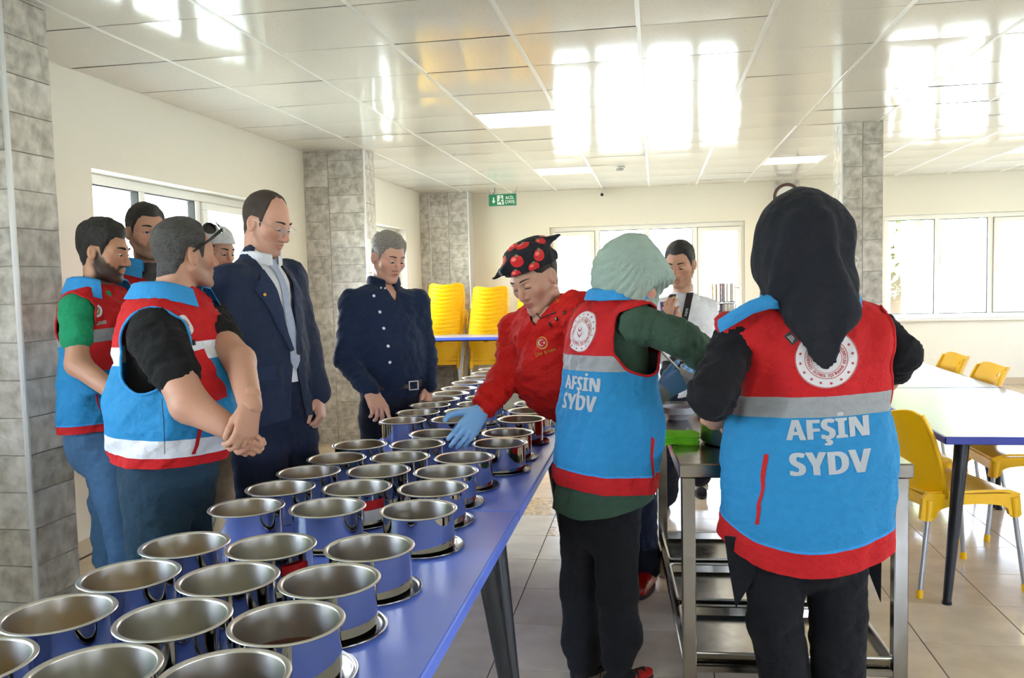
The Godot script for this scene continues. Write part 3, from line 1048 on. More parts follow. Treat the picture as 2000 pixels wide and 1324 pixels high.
func build_chairs() -> void:
	var D := chair_shapes()
	var yel := mat("chair_plastic", Color(0.93, 0.72, 0.035), 0.32)
	var leg := mat("chair_leg", Color(0.72, 0.73, 0.76), 0.3, 0.7)
	var proto: Node3D = null
	var spots := [
		[Vector3(1.30, 0, -4.06), -PI / 2 + 0.24, 0, "yellow plastic chair nearest the camera, its back to the steel table", "chairs at the white tables"],
		[Vector3(1.29, 0, -4.80), -PI / 2, 0, "yellow chair second along the left side of the white tables", "chairs at the white tables"],
		[Vector3(1.28, 0, -5.70), -PI / 2, 0, "yellow chair third along the left side of the white tables", "chairs at the white tables"],
		[Vector3(1.98, 0, -4.05), PI / 2, 0, "yellow chair at the right frame edge, facing left under the table", "chairs at the white tables"],
		[Vector3(1.92, 0, -4.85), PI / 2, 0, "yellow chair on the far side, its back top cut by the frame edge", "chairs at the white tables"],
		[Vector3(1.86, 0, -5.72), PI / 2, 0, "yellow chair back with heart opening, middle one beyond the white table", "chairs at the white tables"],
		[Vector3(1.88, 0, -6.45), PI / 2, 0, "yellow chair back farthest beyond the white table, left of its twin", "chairs at the white tables"]]
	var dy := 0.05
	for st in [[-2.66, 0.10, "in front of the corner column", 13], [-2.08, 0.06, "right of the corner column", 12], [-1.50, 0.08, "partly behind the red jacket", 12]]:
		for k in st[3]:
			spots.append([Vector3(st[0] + 0.004 * k, dy * k, -10.36 - 0.013 * k), st[1], 1, "yellow chair in the stack %s, %s from the floor" % [st[2], "first" if k == 0 else ORD[k]], "stacked yellow chairs"])
	for s in spots:
		var t: Node3D
		if proto == null:
			t = thing("plastic_chair", s[3], "chair", s[0], s[1], s[4])
			part(t, "seat", D.seat, yel)
			part(t, "apron", D.apron, yel)
			var bk := part(t, "backrest", D.back, yel)
			part(bk, "side_rail", D.back_rails[0], yel)
			part(bk, "side_rail", D.back_rails[1], yel)
			for l in D.legs:
				var lg := part(t, "leg", l[0], leg)
				part(lg, "cap", l[1], yel)
				part(t, "leg_socket", l[2], yel)
			proto = t
		else:
			t = proto.duplicate()
			t.name = numbered("plastic_chair")
			add_child(t)
			t.position = s[0]
			t.rotation = Vector3(0, s[1], 0)
			tag(t, s[3], "chair", s[4])

func build_steel_table() -> void:
	var st := mat("worktable_steel", Color(0.55, 0.53, 0.50), 0.24, 1.0)
	st.roughness_texture = noise_tex("steel_rough", 0.02, 4, [Color(0.55, 0.55, 0.55), Color(1, 1, 1)])
	tri(st, Vector3(3, 3, 3))
	var y := 0.832
	var lo := Vector3(0.0, 0, -1.35)
	var hi := Vector3(0.70, y, 0.0)
	var t := thing("steel_worktable", "stainless steel work table with lower shelf beside the serving women", "table", Vector3(0.066, 0, -2.62), 0.056)
	var q := Soup.new()
	q.span(Vector3(lo.x, y - 0.045, lo.z), Vector3(hi.x, y, hi.z), 0.004)
	part(t, "worktop", q.mesh(), st)
	for e in [Vector3(lo.x + 0.03, 0, hi.z - 0.035), Vector3(hi.x - 0.03, 0, hi.z - 0.035), Vector3(lo.x + 0.03, 0, lo.z + 0.035), Vector3(hi.x - 0.03, 0, lo.z + 0.035)]:
		part(t, "leg", box_mesh(Vector3(0.042, y - 0.046, 0.042), 0.003), st, "", e + Vector3(0, (y - 0.046) * 0.5, 0))
	q = Soup.new()
	q.span(Vector3(lo.x + 0.01, 0.155, lo.z + 0.02), Vector3(hi.x - 0.01, 0.18, hi.z - 0.02), 0.004)
	part(t, "lower_shelf", q.mesh(), st)
	# trays stacked on the shelf
	for i in 3:
		var tr := thing("baking_tray", ["shallow steel tray at the front of the lower shelf", "shallow steel tray in the middle of the lower shelf", "shallow steel tray at the back of the lower shelf"][i], "tray", Vector3(0.395 - 0.025 * i, 0.181, -2.86 - 0.452 * i), 0.056 + 0.012 * (i - 1), "trays on the lower shelf")
		q = Soup.new()
		q.bx(Vector3(0, 0.004, 0), Vector3(0.60, 0.006, 0.36), 0.002)
		for s in [-1.0, 1.0]:
			q.box(Transform3D(Basis(Vector3(0, 0, 1), s * -0.25), Vector3(s * 0.306, 0.018, 0)), Vector3(0.006, 0.034, 0.372), 0.002)
			q.box(Transform3D(Basis(Vector3(1, 0, 0), s * 0.25), Vector3(0, 0.018, s * 0.186)), Vector3(0.612, 0.034, 0.006), 0.002)
		part(tr, "pan", q.mesh(), st)
		q = Soup.new()
		var loop := []
		for e in [[-0.312, -0.192], [0.312, -0.192], [0.312, 0.192], [-0.312, 0.192]]:
			for kk in 4:
				var a := [PI, -PI / 2, 0.0, PI / 2][[[-0.312, -0.192], [0.312, -0.192], [0.312, 0.192], [-0.312, 0.192]].find(e)] as float
				loop.append(Vector3(e[0] * 0.94 + 0.02 * cos(a + kk * 0.5), 0.036, e[1] * 0.92 + 0.02 * sin(a + kk * 0.5)))
		q.tube(loop, 0.005, 8, false, true)
		part(tr, "rolled_rim", q.mesh(), mat("rim_steel", Color.WHITE))
		for s in [-1.0, 1.0]:
			q = Soup.new()
			var hp := []
			for kk in 9:
				var a := PI * kk / 8.0
				hp.append(Vector3(-0.06 * cos(a), 0.032 + 0.008 * sin(a), s * (0.196 + 0.03 * sin(a))))
			q.tube(hp, 0.004, 8)
			part(tr, "handle", q.mesh(), mat("rim_steel", Color.WHITE))
	# things on the work table
	var alu := mat("aluminium", Color(0.76, 0.76, 0.76), 0.34, 1.0)
	var pot := thing("stock_pot", "large dull aluminium pot on the steel work table", "pot", Vector3(0.285, y, -2.985))
	q = Soup.new()
	q.lathe([Vector2(0, 0), Vector2(0.118, 0), Vector2(0.128, 0.004), Vector2(0.135, 0.014), Vector2(0.135, 0.185), Vector2(0.139, 0.19), Vector2(0.139, 0.194), Vector2(0.132, 0.194), Vector2(0.130, 0.188), Vector2(0.130, 0.02), Vector2(0, 0.016)], 48)
	part(pot, "body", q.mesh(), alu)
	for s in [-1.0, 1.0]:
		q = Soup.new()
		var hp := []
		for kk in 9:
			var a := PI * kk / 8.0
			hp.append(Vector3(s * (0.134 + 0.035 * sin(a)), 0.15, -0.045 * cos(a)))
		q.tube(hp, 0.006, 8)
		part(pot, "handle", q.mesh(), alu)
	single("bean_stew", "stew filling the large aluminium pot", "food", _disc(0.129, 0.15), mat("tomato_stew", Color.WHITE), Vector3(0.285, y, -2.985))
	var grey := mat("bowl_grey", Color(0.63, 0.65, 0.69), 0.35)
	var white := mat("bowl_white", Color(0.90, 0.89, 0.86), 0.3)
	var bowl := _bowl(0.066, 0.052)
	single("plastic_bowl", "grey plastic bowl on the steel work table beside the green cloth", "bowl", bowl, grey, Vector3(0.088, y + 0.001, -3.46))
	single("plastic_bowl", "white plastic bowl held in the blue glove over the work table", "bowl", bowl, white, Vector3(0.135, 1.026, -3.068), Vector3(0.15, 0, -0.3))
	for i in 2:
		single("plastic_bowl", ["cream bowl standing behind the grey bowl", "cream bowl at the far end of the work table"][i], "bowl", bowl, white, Vector3(0.21 + 0.13 * i, y + 0.001, -3.60 - 0.14 * i))
	# green cloth, folded
	var gc := mat("green_cloth", Color(0.55, 0.92, 0.18), 0.95)
	gc.normal_enabled = true
	gc.normal_texture = bump_tex("weave", 0.12, 3, 3.0)
	tri(gc, Vector3(20, 20, 20))
	var cl := thing("cleaning_cloth", "bright green folded microfibre cloth on the steel work table", "cloth", Vector3(0.080, y, -2.965), 0.0)
	for i in 3:
		q = Soup.new()
		var g := []
		for j in 11:
			var row := []
			for k in 15:
				var u := k / 7.0 - 1.0
				var v := j / 5.0 - 1.0
				var e := maxf(pow(absf(u), 6), pow(absf(v), 6))
				row.append(Vector3(u * 0.062 + 0.004 * sin(v * 3 + i), 0.012 + 0.011 * i + 0.003 * sin(u * 4 + i) * cos(v * 3.1 + i * 2) - 0.008 * e, v * 0.048 + 0.003 * sin(u * 5 + i)))
			g.append(row)
		_shell(q, g, 0.011)
		part(cl, "fold", q.mesh(), gc)

func _disc(r: float, y: float) -> ArrayMesh:
	var q := Soup.new()
	q.lathe([Vector2(0, y - 0.004), Vector2(r - 0.001, y - 0.004), Vector2(r, y), Vector2(0, y + 0.0005)], 40)
	return q.mesh()

func _bowl(r: float, h: float) -> ArrayMesh:
	var q := Soup.new()
	q.lathe([Vector2(0, 0.004), Vector2(r * 0.5, 0.004), Vector2(r * 0.52, 0), Vector2(r * 0.6, 0), Vector2(r * 0.63, 0.005), Vector2(r * 0.86, h * 0.45), Vector2(r * 0.97, h * 0.52), Vector2(r, h), Vector2(r * 0.96, h), Vector2(r * 0.92, h * 0.55), Vector2(r * 0.6, 0.01), Vector2(0, 0.008)], 36)
	return q.mesh()

func build_wall_things() -> void:
	# emergency exit sign hung from the ceiling
	var sg := thing("exit_sign", "green emergency exit sign hanging from the ceiling near the back wall", "sign", Vector3(-1.88, 2.44, -10.5))
	var green := mat("sign_green", Color(0.03, 0.46, 0.31), 0.4)
	var wh := mat("sign_white", Color(0.93, 0.95, 0.93), 0.5)
	part(sg, "board", box_mesh(Vector3(0.345, 0.142, 0.012), 0.002), green)
	var fr := Soup.new()
	for e in [[0, 0.072, 0.353, 0.008], [0, -0.072, 0.353, 0.008], [0.1735, 0, 0.008, 0.144], [-0.1735, 0, 0.008, 0.144]]:
		fr.bx(Vector3(e[0], e[1], 0), Vector3(e[2], e[3], 0.02), 0.002)
	part(sg, "frame", fr.mesh(), mat("sign_frame", Color(0.42, 0.56, 0.52), 0.4))
	var q := Soup.new()
	var F := Transform3D(Basis(), Vector3(0, 0, 0.0068))
	q.plate(PackedVector2Array([Vector2(-0.121, 0.034), Vector2(-0.105, 0.034), Vector2(-0.105, -0.008), Vector2(-0.088, -0.008), Vector2(-0.113, -0.044), Vector2(-0.138, -0.008), Vector2(-0.121, -0.008)]), 0.001, F)
	part(sg, "arrow", q.mesh(), wh)
	q = Soup.new()
	q.plate(PackedVector2Array([Vector2(-0.068, -0.058), Vector2(-0.068, 0.058), Vector2(0.010, 0.058), Vector2(0.010, 0.012), Vector2(0.02, -0.058)]), 0.001, F)
	part(sg, "door_mark", q.mesh(), wh)
	q = Soup.new()
	var F2 := Transform3D(Basis(), Vector3(0, 0, 0.0078))
	q.plate(ellipse(0.010, 0.010, 14, Vector2(-0.022, 0.040)), 0.001, F2)
	q.plate(PackedVector2Array([Vector2(-0.045, 0.012), Vector2(-0.022, 0.026), Vector2(-0.002, 0.018), Vector2(0.006, 0.0), Vector2(-0.002, -0.004), Vector2(-0.010, 0.010), Vector2(-0.018, -0.012), Vector2(0.0, -0.026), Vector2(-0.006, -0.052), Vector2(-0.016, -0.050), Vector2(-0.016, -0.030), Vector2(-0.034, -0.022), Vector2(-0.058, -0.034), Vector2(-0.062, -0.024), Vector2(-0.038, -0.008), Vector2(-0.030, 0.012), Vector2(-0.040, 0.004)]), 0.001, F2)
	part(sg, "running_figure", q.mesh(), green)
	part(sg, "lettering", text_mesh("ACİL", 0.036), wh, "", Vector3(0.094, 0.024, 0.0065))
	part(sg, "lettering", text_mesh("ÇIKIŞ", 0.036), wh, "", Vector3(0.094, -0.026, 0.0065))
	var wire := mat("wire", Color(0.55, 0.53, 0.48), 0.4, 0.6)
	part(sg, "wire", tube_mesh([Vector3(-0.15, 0.07, 0), Vector3(-0.19, CEIL - 2.44, 0)], 0.0018, 6), wire)
	part(sg, "wire", tube_mesh([Vector3(0.15, 0.07, 0), Vector3(0.19, CEIL - 2.44, 0)], 0.0018, 6), wire)
	part(sg, "cable", tube_mesh([Vector3(-0.13, 0.07, 0), Vector3(-0.10, 0.10, 0), Vector3(-0.095, 0.125, 0), Vector3(-0.10, CEIL - 2.44, 0)], 0.004, 6), mat("rubber_black", Color.WHITE))
	# small camera on the back wall
	var cm := thing("wall_camera", "small white security camera with dark lens under the back ceiling", "camera", Vector3(-0.657, 2.50, ZB))
	part(cm, "bracket", tube_mesh([Vector3(0, 0.07, 0), Vector3(0, 0.06, 0.05), Vector3(0, 0.02, 0.06)], 0.014, 8), mat("sign_white", Color.WHITE))
	part(cm, "housing", box_mesh(Vector3(0.06, 0.05, 0.10), 0.012), mat("sign_white", Color.WHITE), "", Vector3(0, 0.0, 0.08))
	part(cm, "lens", tube_mesh([Vector3(0, 0, 0.128), Vector3(0, 0, 0.135)], 0.022, 14), mat("lens_black", Color(0.02, 0.02, 0.02), 0.1), "dark lens")
	# smoke detector
	var sd := thing("smoke_detector", "round white smoke detector on the ceiling", "detector", Vector3(-0.35, CEIL - 0.003, -9.02))
	q = Soup.new()
	q.lathe([Vector2(0, -0.045), Vector2(0.03, -0.045), Vector2(0.042, -0.035), Vector2(0.045, -0.018)], 28)
	part(sd, "sensor", q.mesh(), mat("detector_grey", Color(0.62, 0.62, 0.60), 0.5))
	q = Soup.new()
	q.lathe([Vector2(0, -0.018), Vector2(0.052, -0.018), Vector2(0.055, -0.010), Vector2(0.055, 0)], 28)
	part(sd, "base", q.mesh(), mat("sign_white", Color.WHITE))
	# wall clock on the back pilaster, its lower half behind the black headscarf
	var ck := thing("wall_clock", "round wall clock with brown rim behind the black headscarf", "clock", Vector3(1.648, 2.385, ZB + 0.06))
	q = Soup.new()
	q.lathe([Vector2(0.125, 0.0), Vector2(0.165, 0.0), Vector2(0.168, 0.015), Vector2(0.155, 0.035), Vector2(0.138, 0.035), Vector2(0.13, 0.02)], 48, Transform3D(Basis(Vector3(1, 0, 0), PI / 2), Vector3.ZERO))
	part(ck, "rim", q.mesh(), mat("clock_rim", Color(0.24, 0.09, 0.05), 0.3))
	q = Soup.new()
	q.lathe([Vector2(0.0, 0.012), Vector2(0.132, 0.012)], 48, Transform3D(Basis(Vector3(1, 0, 0), PI / 2), Vector3.ZERO))
	part(ck, "dial", q.mesh(), mat("sign_white", Color.WHITE))
	part(ck, "hand", box_mesh(Vector3(0.008, 0.07, 0.003)), mat("rubber_black", Color.WHITE), "", Vector3(0.0, 0.03, 0.016))
	part(ck, "hand", box_mesh(Vector3(0.006, 0.10, 0.003)), mat("rubber_black", Color.WHITE), "", Vector3(0.04, 0.02, 0.018), Vector3(0, 0, -1.1))
	# radiator under the first left window, a corner of it shows
	var ra := thing("radiator", "cream panel radiator under the left window behind the suited man", "radiator", Vector3(WL + 0.02, 0.14, -4.9))
	var cream := mat("radiator_cream", Color(0.88, 0.86, 0.76), 0.35)
	part(ra, "panel", box_mesh(Vector3(0.03, 0.58, 1.5), 0.006), cream, "", Vector3(0.05, 0.3, 0))
	for k in 30:
		part(ra, "rib", box_mesh(Vector3(0.014, 0.5, 0.022), 0.005), cream, "", Vector3(0.07, 0.3, -0.725 + 0.05 * k))
	part(ra, "valve", tube_mesh([Vector3(0.05, -0.13, -0.70), Vector3(0.05, 0.02, -0.70)], 0.012, 8), mat("rim_steel", Color.WHITE))
	# stock pots and a tall thin rack on the far table behind the photographer
	var mir := mat("polished_steel", Color.WHITE)
	var spots := [[Vector3(0.62, 0.90, -7.85), 0.115, 0.26, "tall steel stock pot directly right of the photographer's shoulder"], [Vector3(0.84, 0.90, -7.72), 0.085, 0.13, "small steel pot beside the tall stock pot"], [Vector3(0.44, 0.90, -7.72), 0.10, 0.19, "steel stock pot behind the photographer's shoulder"], [Vector3(0.62, 1.172, -7.85), 0.11, 0.17, "steel stock pot standing on top of the tall one"]]
	for s in spots:
		var t := thing("stock_pot", s[3], "pot", s[0], 0.0, "stock pots behind the photographer")
		q = Soup.new()
		q.lathe([Vector2(0, 0), Vector2(s[1] - 0.01, 0), Vector2(s[1], 0.01), Vector2(s[1], s[2]), Vector2(s[1] + 0.006, s[2] + 0.002), Vector2(s[1] - 0.003, s[2] + 0.003), Vector2(s[1] - 0.003, 0.012), Vector2(0, 0.01)], 36)
		part(t, "body", q.mesh(), mir)
		for sd2 in [-1.0, 1.0]:
			q = Soup.new()
			var hp := []
			for kk in 7:
				var a := PI * kk / 6.0
				hp.append(Vector3(sd2 * (s[1] - 0.002 + 0.03 * sin(a)), s[2] * 0.78, -0.035 * cos(a)))
			q.tube(hp, 0.005, 8)
			part(t, "handle", q.mesh(), mir)
	single("metal_rod", "thin dark rod leaning by the right end of the back window", "rod", tube_mesh([Vector3(0, 0, 0), Vector3(0.04, 0.62, 0)], 0.011, 8), mat("rod_dark", Color(0.12, 0.16, 0.15), 0.4), Vector3(0.93, 0.905, -7.9), Vector3.ZERO)
	# a ladle hanging behind the headscarf: only its wire hook shows
	var lp := []
	for k in 15:
		var a := -0.6 + TAU * 0.86 * k / 14.0
		lp.append(Vector3(0.792, 1.455, -3.597) + Vector3(cos(a) * 0.022, sin(a) * 0.022, sin(a) * 0.012))
	var whisk := thing("wire_hook", "thin steel wire hook showing right of the black headscarf", "hook", Vector3.ZERO)
	part(whisk, "loop", tube_mesh(lp, 0.0028, 8), mat("rim_steel", Color.WHITE))
	part(whisk, "stem", tube_mesh([lp[0], Vector3(0.740, 1.398, -3.584), Vector3(0.707, 1.274, -3.570), Vector3(0.693, 0.943, -3.544), Vector3(0.70, 0.834, -3.4)], 0.0028, 8), mat("rim_steel", Color.WHITE))

# ---------------------------------------------------------------- smooth bodies: joined capsules and ellipsoids, meshed as surface nets
class Field:
	var kind := PackedInt32Array()
	var A := PackedVector3Array()
	var BA := PackedVector3Array()
	var IB := PackedFloat32Array()
	var RA := PackedFloat32Array()
	var RB := PackedFloat32Array()
	var K := PackedFloat32Array()
	var FX := PackedVector3Array()
	var FS := PackedFloat32Array()
	var SG := PackedInt32Array()
	var INV: Array[Basis] = []
	var RR := PackedVector3Array()
	var LO := PackedVector3Array()
	var HI := PackedVector3Array()
	var xf := Transform3D()
	var sc := 1.0

	func at(t: Transform3D, s := 1.0) -> void:
		xf = t
		sc = s

	func _add(k: int, a: Vector3, ba: Vector3, ra: float, rb: float, bl: float, fx: Vector3, fs: float, sg: int, inv: Basis, rr: Vector3, lo: Vector3, hi: Vector3) -> void:
		kind.append(k)
		A.append(a)
		BA.append(ba)
		IB.append(1.0 / maxf(ba.length_squared(), 1e-9))
		RA.append(ra)
		RB.append(rb)
		K.append(bl)
		FX.append(fx)
		FS.append(fs)
		SG.append(sg)
		INV.append(inv)
		RR.append(rr)
		LO.append(lo)
		HI.append(hi)

	# tapered capsule; «fs» above 1 flattens it along «fx»
	func cap(a: Vector3, b: Vector3, ra: float, rb: float, bl := 0.03, fx := Vector3.ZERO, fs := 1.0, sg := 1) -> void:
		var p := xf * (a * sc)
		var q := xf * (b * sc)
		var m := maxf(ra, rb) * sc / minf(1.0, fs)
		var mv := Vector3(m, m, m)
		_add(0, p, q - p, ra * sc, rb * sc, bl * sc, (xf.basis * fx).normalized() if fx != Vector3.ZERO else fx, fs, sg, Basis(), Vector3.ONE, p.min(q) - mv, p.max(q) + mv)

	# ellipsoid with axes of «b»
	func ell(c: Vector3, r: Vector3, bl := 0.02, b := Basis(), sg := 1) -> void:
		var p := xf * (c * sc)
		var rr := r * sc
		var bb := (xf.basis * b).orthonormalized()
		var m := maxf(rr.x, maxf(rr.y, rr.z))
		var mv := Vector3(m, m, m)
		_add(1, p, Vector3.ZERO, 0, 0, bl * sc, Vector3.ZERO, 1.0, sg, Basis.from_scale(Vector3.ONE / rr) * bb.transposed(), rr, p - mv, p + mv)

	func val(p: Vector3, ids: PackedInt32Array) -> float:
		var d := 10.0
		for i in ids:
			var e: float
			if kind[i] == 0:
				var pa := p - A[i]
				var h := clampf(pa.dot(BA[i]) * IB[i], 0.0, 1.0)
				var q := pa - BA[i] * h
				if FS[i] != 1.0:
					q += FX[i] * (q.dot(FX[i]) * (FS[i] - 1.0))
				e = q.length() - lerpf(RA[i], RB[i], h)
			else:
				var q2 := INV[i] * (p - A[i])
				var k0 := q2.length()
				e = k0 * (k0 - 1.0) / maxf((q2 / RR[i]).length(), 1e-6)
			var k := K[i]
			if SG[i] > 0:
				if k > 0.0:
					var hh := maxf(k - absf(d - e), 0.0) / k
					d = minf(d, e) - hh * hh * k * 0.25
				else:
					d = minf(d, e)
			else:
				var hh2 := maxf(k - absf(d + e), 0.0) / maxf(k, 1e-6)
				d = maxf(d, -e) + hh2 * hh2 * k * 0.25
		return d

	func net(cell: float) -> Dictionary:
		var n := A.size()
		var lo := LO[0]
		var hi := HI[0]
		for i in n:
			if SG[i] > 0:
				lo = lo.min(LO[i])
				hi = hi.max(HI[i])
		lo -= Vector3.ONE * cell * 2.5
		hi += Vector3.ONE * cell * 2.5
		var bs := 4
		var bx := int(ceil((hi.x - lo.x) / (cell * bs)))
		var by := int(ceil((hi.y - lo.y) / (cell * bs)))
		var bz := int(ceil((hi.z - lo.z) / (cell * bs)))
		var nx := bx * bs + 1
		var ny := by * bs + 1
		var nz := bz * bs + 1
		var nxy := nx * ny
		var val_ := PackedFloat32Array()
		val_.resize(nx * ny * nz)
		val_.fill(99.0)
		var vid := PackedInt32Array()
		vid.resize(nx * ny * nz)
		vid.fill(-1)
		var half := cell * bs * 0.5
		var reach := half * 1.75
		var blocks := []
		var all := PackedInt32Array(range(n))
		for k in bz:
			for j in by:
				for i in bx:
					var c := lo + Vector3(i + 0.5, j + 0.5, k + 0.5) * (cell * bs)
					var ids := PackedInt32Array()
					var near := false
					for q in n:
						var m := reach + K[q] + cell
						if c.x > LO[q].x - m and c.x < HI[q].x + m and c.y > LO[q].y - m and c.y < HI[q].y + m and c.z > LO[q].z - m and c.z < HI[q].z + m:
							ids.append(q)
							if SG[q] > 0:
								near = true
					if not near:
						continue
					if absf(val(c, ids)) > reach * 2.2:
						continue
					blocks.append([i * bs, j * bs, k * bs])
					for z in bs + 1:
						for y in bs + 1:
							var row := (k * bs + z) * nxy + (j * bs + y) * nx + i * bs
							for x in bs + 1:
								if val_[row + x] == 99.0:
									val_[row + x] = val(lo + Vector3(i * bs + x, j * bs + y, k * bs + z) * cell, ids)
		var V := PackedVector3Array()
		var I := PackedInt32Array()
		var off := [0, 1, nx, nx + 1, nxy, nxy + 1, nxy + nx, nxy + nx + 1]
		var ed := [[0, 1], [2, 3], [4, 5], [6, 7], [0, 2], [1, 3], [4, 6], [5, 7], [0, 4], [1, 5], [2, 6], [3, 7]]
		for b in blocks:
			for z in bs:
				for y in bs:
					for x in bs:
						var o: int = (b[2] + z) * nxy + (b[1] + y) * nx + b[0] + x
						var neg := 0
						for t in 8:
							if val_[o + off[t]] < 0.0:
								neg += 1
						if neg == 0 or neg == 8:
							continue
						var sum := Vector3.ZERO
						var cnt := 0
						for e in ed:
							var a := val_[o + off[e[0]]]
							var d := val_[o + off[e[1]]]
							if (a < 0.0) != (d < 0.0):
								var t2 := a / (a - d)
								var p0 := Vector3(e[0] & 1, (e[0] >> 1) & 1, e[0] >> 2)
								var p1 := Vector3(e[1] & 1, (e[1] >> 1) & 1, e[1] >> 2)
								sum += p0.lerp(p1, t2)
								cnt += 1
						vid[o] = V.size()
						V.append(lo + (Vector3(b[0] + x, b[1] + y, b[2] + z) + sum / cnt) * cell)
		var st := [1, nx, nxy]
		for b in blocks:
			for z in bs:
				for y in bs:
					for x in bs:
						var o: int = (b[2] + z) * nxy + (b[1] + y) * nx + b[0] + x
						if vid[o] < 0:
							continue
						var s0 := val_[o] < 0.0
						for ax in 3:
							if (val_[o + st[ax]] < 0.0) == s0:
								continue
							var u: int = st[(ax + 1) % 3]
							var w: int = st[(ax + 2) % 3]
							var q0 := vid[o]
							var q1 := vid[o - u] if o >= u else -1
							var q2 := vid[o - u - w] if o >= u + w else -1
							var q3 := vid[o - w] if o >= w else -1
							if q1 < 0 or q2 < 0 or q3 < 0:
								continue
							if s0:
								I.append_array([q0, q2, q1, q0, q3, q2])
							else:
								I.append_array([q0, q1, q2, q0, q2, q3])
		var out := {"v": V, "i": I}
		FieldTools.normals(out)
		return out

class FieldTools:
	static func normals(m: Dictionary) -> void:
		var v: PackedVector3Array = m.v
		var ix: PackedInt32Array = m.i
		var n := PackedVector3Array()
		n.resize(v.size())
		for k in range(0, ix.size(), 3):
			var a := ix[k]
			var b := ix[k + 1]
			var c := ix[k + 2]
			var f := (v[c] - v[a]).cross(v[b] - v[a])
			n[a] += f
			n[b] += f
			n[c] += f
		for k in n.size():
			n[k] = n[k].normalized()
		m.n = n

	# moves every vertex along its normal by f(position, normal)
	static func push(m: Dictionary, f: Callable) -> void:
		var v: PackedVector3Array = m.v
		var n: PackedVector3Array = m.n
		for k in v.size():
			v[k] += n[k] * float(f.call(v[k], n[k]))
		m.v = v
		normals(m)

	# evens out the net a little
	static func relax(m: Dictionary, times := 1, amount := 0.5) -> void:
		var ix: PackedInt32Array = m.i
		for t in times:
			var v: PackedVector3Array = m.v
			var s := PackedVector3Array()
			s.resize(v.size())
			var c := PackedInt32Array()
			c.resize(v.size())
			for k in range(0, ix.size(), 3):
				for e in 3:
					s[ix[k + e]] += v[ix[k + (e + 1) % 3]]
					c[ix[k + e]] += 1
			for k in v.size():
				if c[k]:
					v[k] = v[k].lerp(s[k] / c[k], amount)
			m.v = v
		normals(m)

	# cuts a mesh along f = 0; returns [where f > 0, where f < 0]
	static func cut(m: Dictionary, f: Callable) -> Array:
		var v: PackedVector3Array = m.v
		var n: PackedVector3Array = m.n
		var ix: PackedInt32Array = m.i
		var val := PackedFloat32Array()
		val.resize(v.size())
		for k in v.size():
			val[k] = f.call(v[k])
			if val[k] == 0.0:
				val[k] = 1e-7
		var out := [{"v": PackedVector3Array(), "n": PackedVector3Array(), "i": PackedInt32Array()}, {"v": PackedVector3Array(), "n": PackedVector3Array(), "i": PackedInt32Array()}]
		var V := [PackedVector3Array(), PackedVector3Array()]
		var N := [PackedVector3Array(), PackedVector3Array()]
		var I := [PackedInt32Array(), PackedInt32Array()]
		var mp := [{}, {}]
		for k in range(0, ix.size(), 3):
			for side in 2:
				var poly := []
				for e in 3:
					var a := ix[k + e]
					var b := ix[k + (e + 1) % 3]
					var ina := (val[a] > 0.0) == (side == 0)
					var inb := (val[b] > 0.0) == (side == 0)
					if ina:
						if not mp[side].has(a):
							mp[side][a] = V[side].size()
							V[side].append(v[a])
							N[side].append(n[a])
						poly.append(mp[side][a])
					if ina != inb:
						var key := Vector2i(mini(a, b), maxi(a, b))
						if not mp[side].has(key):
							var t := val[key.x] / (val[key.x] - val[key.y])
							mp[side][key] = V[side].size()
							V[side].append(v[key.x].lerp(v[key.y], t))
							N[side].append(n[key.x].lerp(n[key.y], t).normalized())
						poly.append(mp[side][key])
				for e in range(1, poly.size() - 1):
					I[side].append_array([poly[0], poly[e], poly[e + 1]])
		for side in 2:
			out[side].v = V[side]
			out[side].n = N[side]
			out[side].i = I[side]
		return out

	# cuts a round opening about an axis; returns [mesh without it, ring of edge points]
	static func opening(m: Dictionary, c: Vector3, axis: Vector3, r: float, tall := 1.0) -> Array:
		var ax := axis.normalized()
		var up := (Vector3.UP - ax * ax.y).normalized()
		var f := func(p):
			var q: Vector3 = p - c
			var along := q.dot(ax)
			q -= ax * along
			q -= up * (q.dot(up) * (1.0 - 1.0 / tall))
			return maxf(q.length() - r, -along)
		var parts: Array = cut(m, f)
		var sx := up.cross(ax)
		var ring := {}
		for p in parts[0].v:
			if absf(f.call(p)) < 2e-4:
				var q: Vector3 = p - c
				var a := int((atan2(q.dot(up), q.dot(sx)) + PI) / TAU * 40.0)
				if not ring.has(a):
					ring[a] = []
				ring[a].append(p)
		var pts := []
		for k in 40:
			if ring.has(k):
				var s := Vector3.ZERO
				for p in ring[k]:
					s += p
				pts.append(s / ring[k].size())
		return [parts[0], pts]

	static func join(ms: Array) -> Dictionary:
		var o := {"v": PackedVector3Array(), "n": PackedVector3Array(), "i": PackedInt32Array()}
		var V := PackedVector3Array()
		var N := PackedVector3Array()
		var I := PackedInt32Array()
		for m in ms:
			var b := V.size()
			V.append_array(m.v)
			N.append_array(m.n)
			for k in m.i:
				I.append(k + b)
		o.v = V
		o.n = N
		o.i = I
		return o

	static func mesh(m: Dictionary, col: Variant = null) -> ArrayMesh:
		var arr := []
		arr.resize(Mesh.ARRAY_MAX)
		arr[Mesh.ARRAY_VERTEX] = m.v
		arr[Mesh.ARRAY_NORMAL] = m.n
		arr[Mesh.ARRAY_INDEX] = m.i
		if col != null:
			var cs := PackedColorArray()
			for k in m.v.size():
				cs.append(col.call(m.v[k]))
			arr[Mesh.ARRAY_COLOR] = cs
		var a := ArrayMesh.new()
		a.add_surface_from_arrays(Mesh.PRIMITIVE_TRIANGLES, arr)
		return a

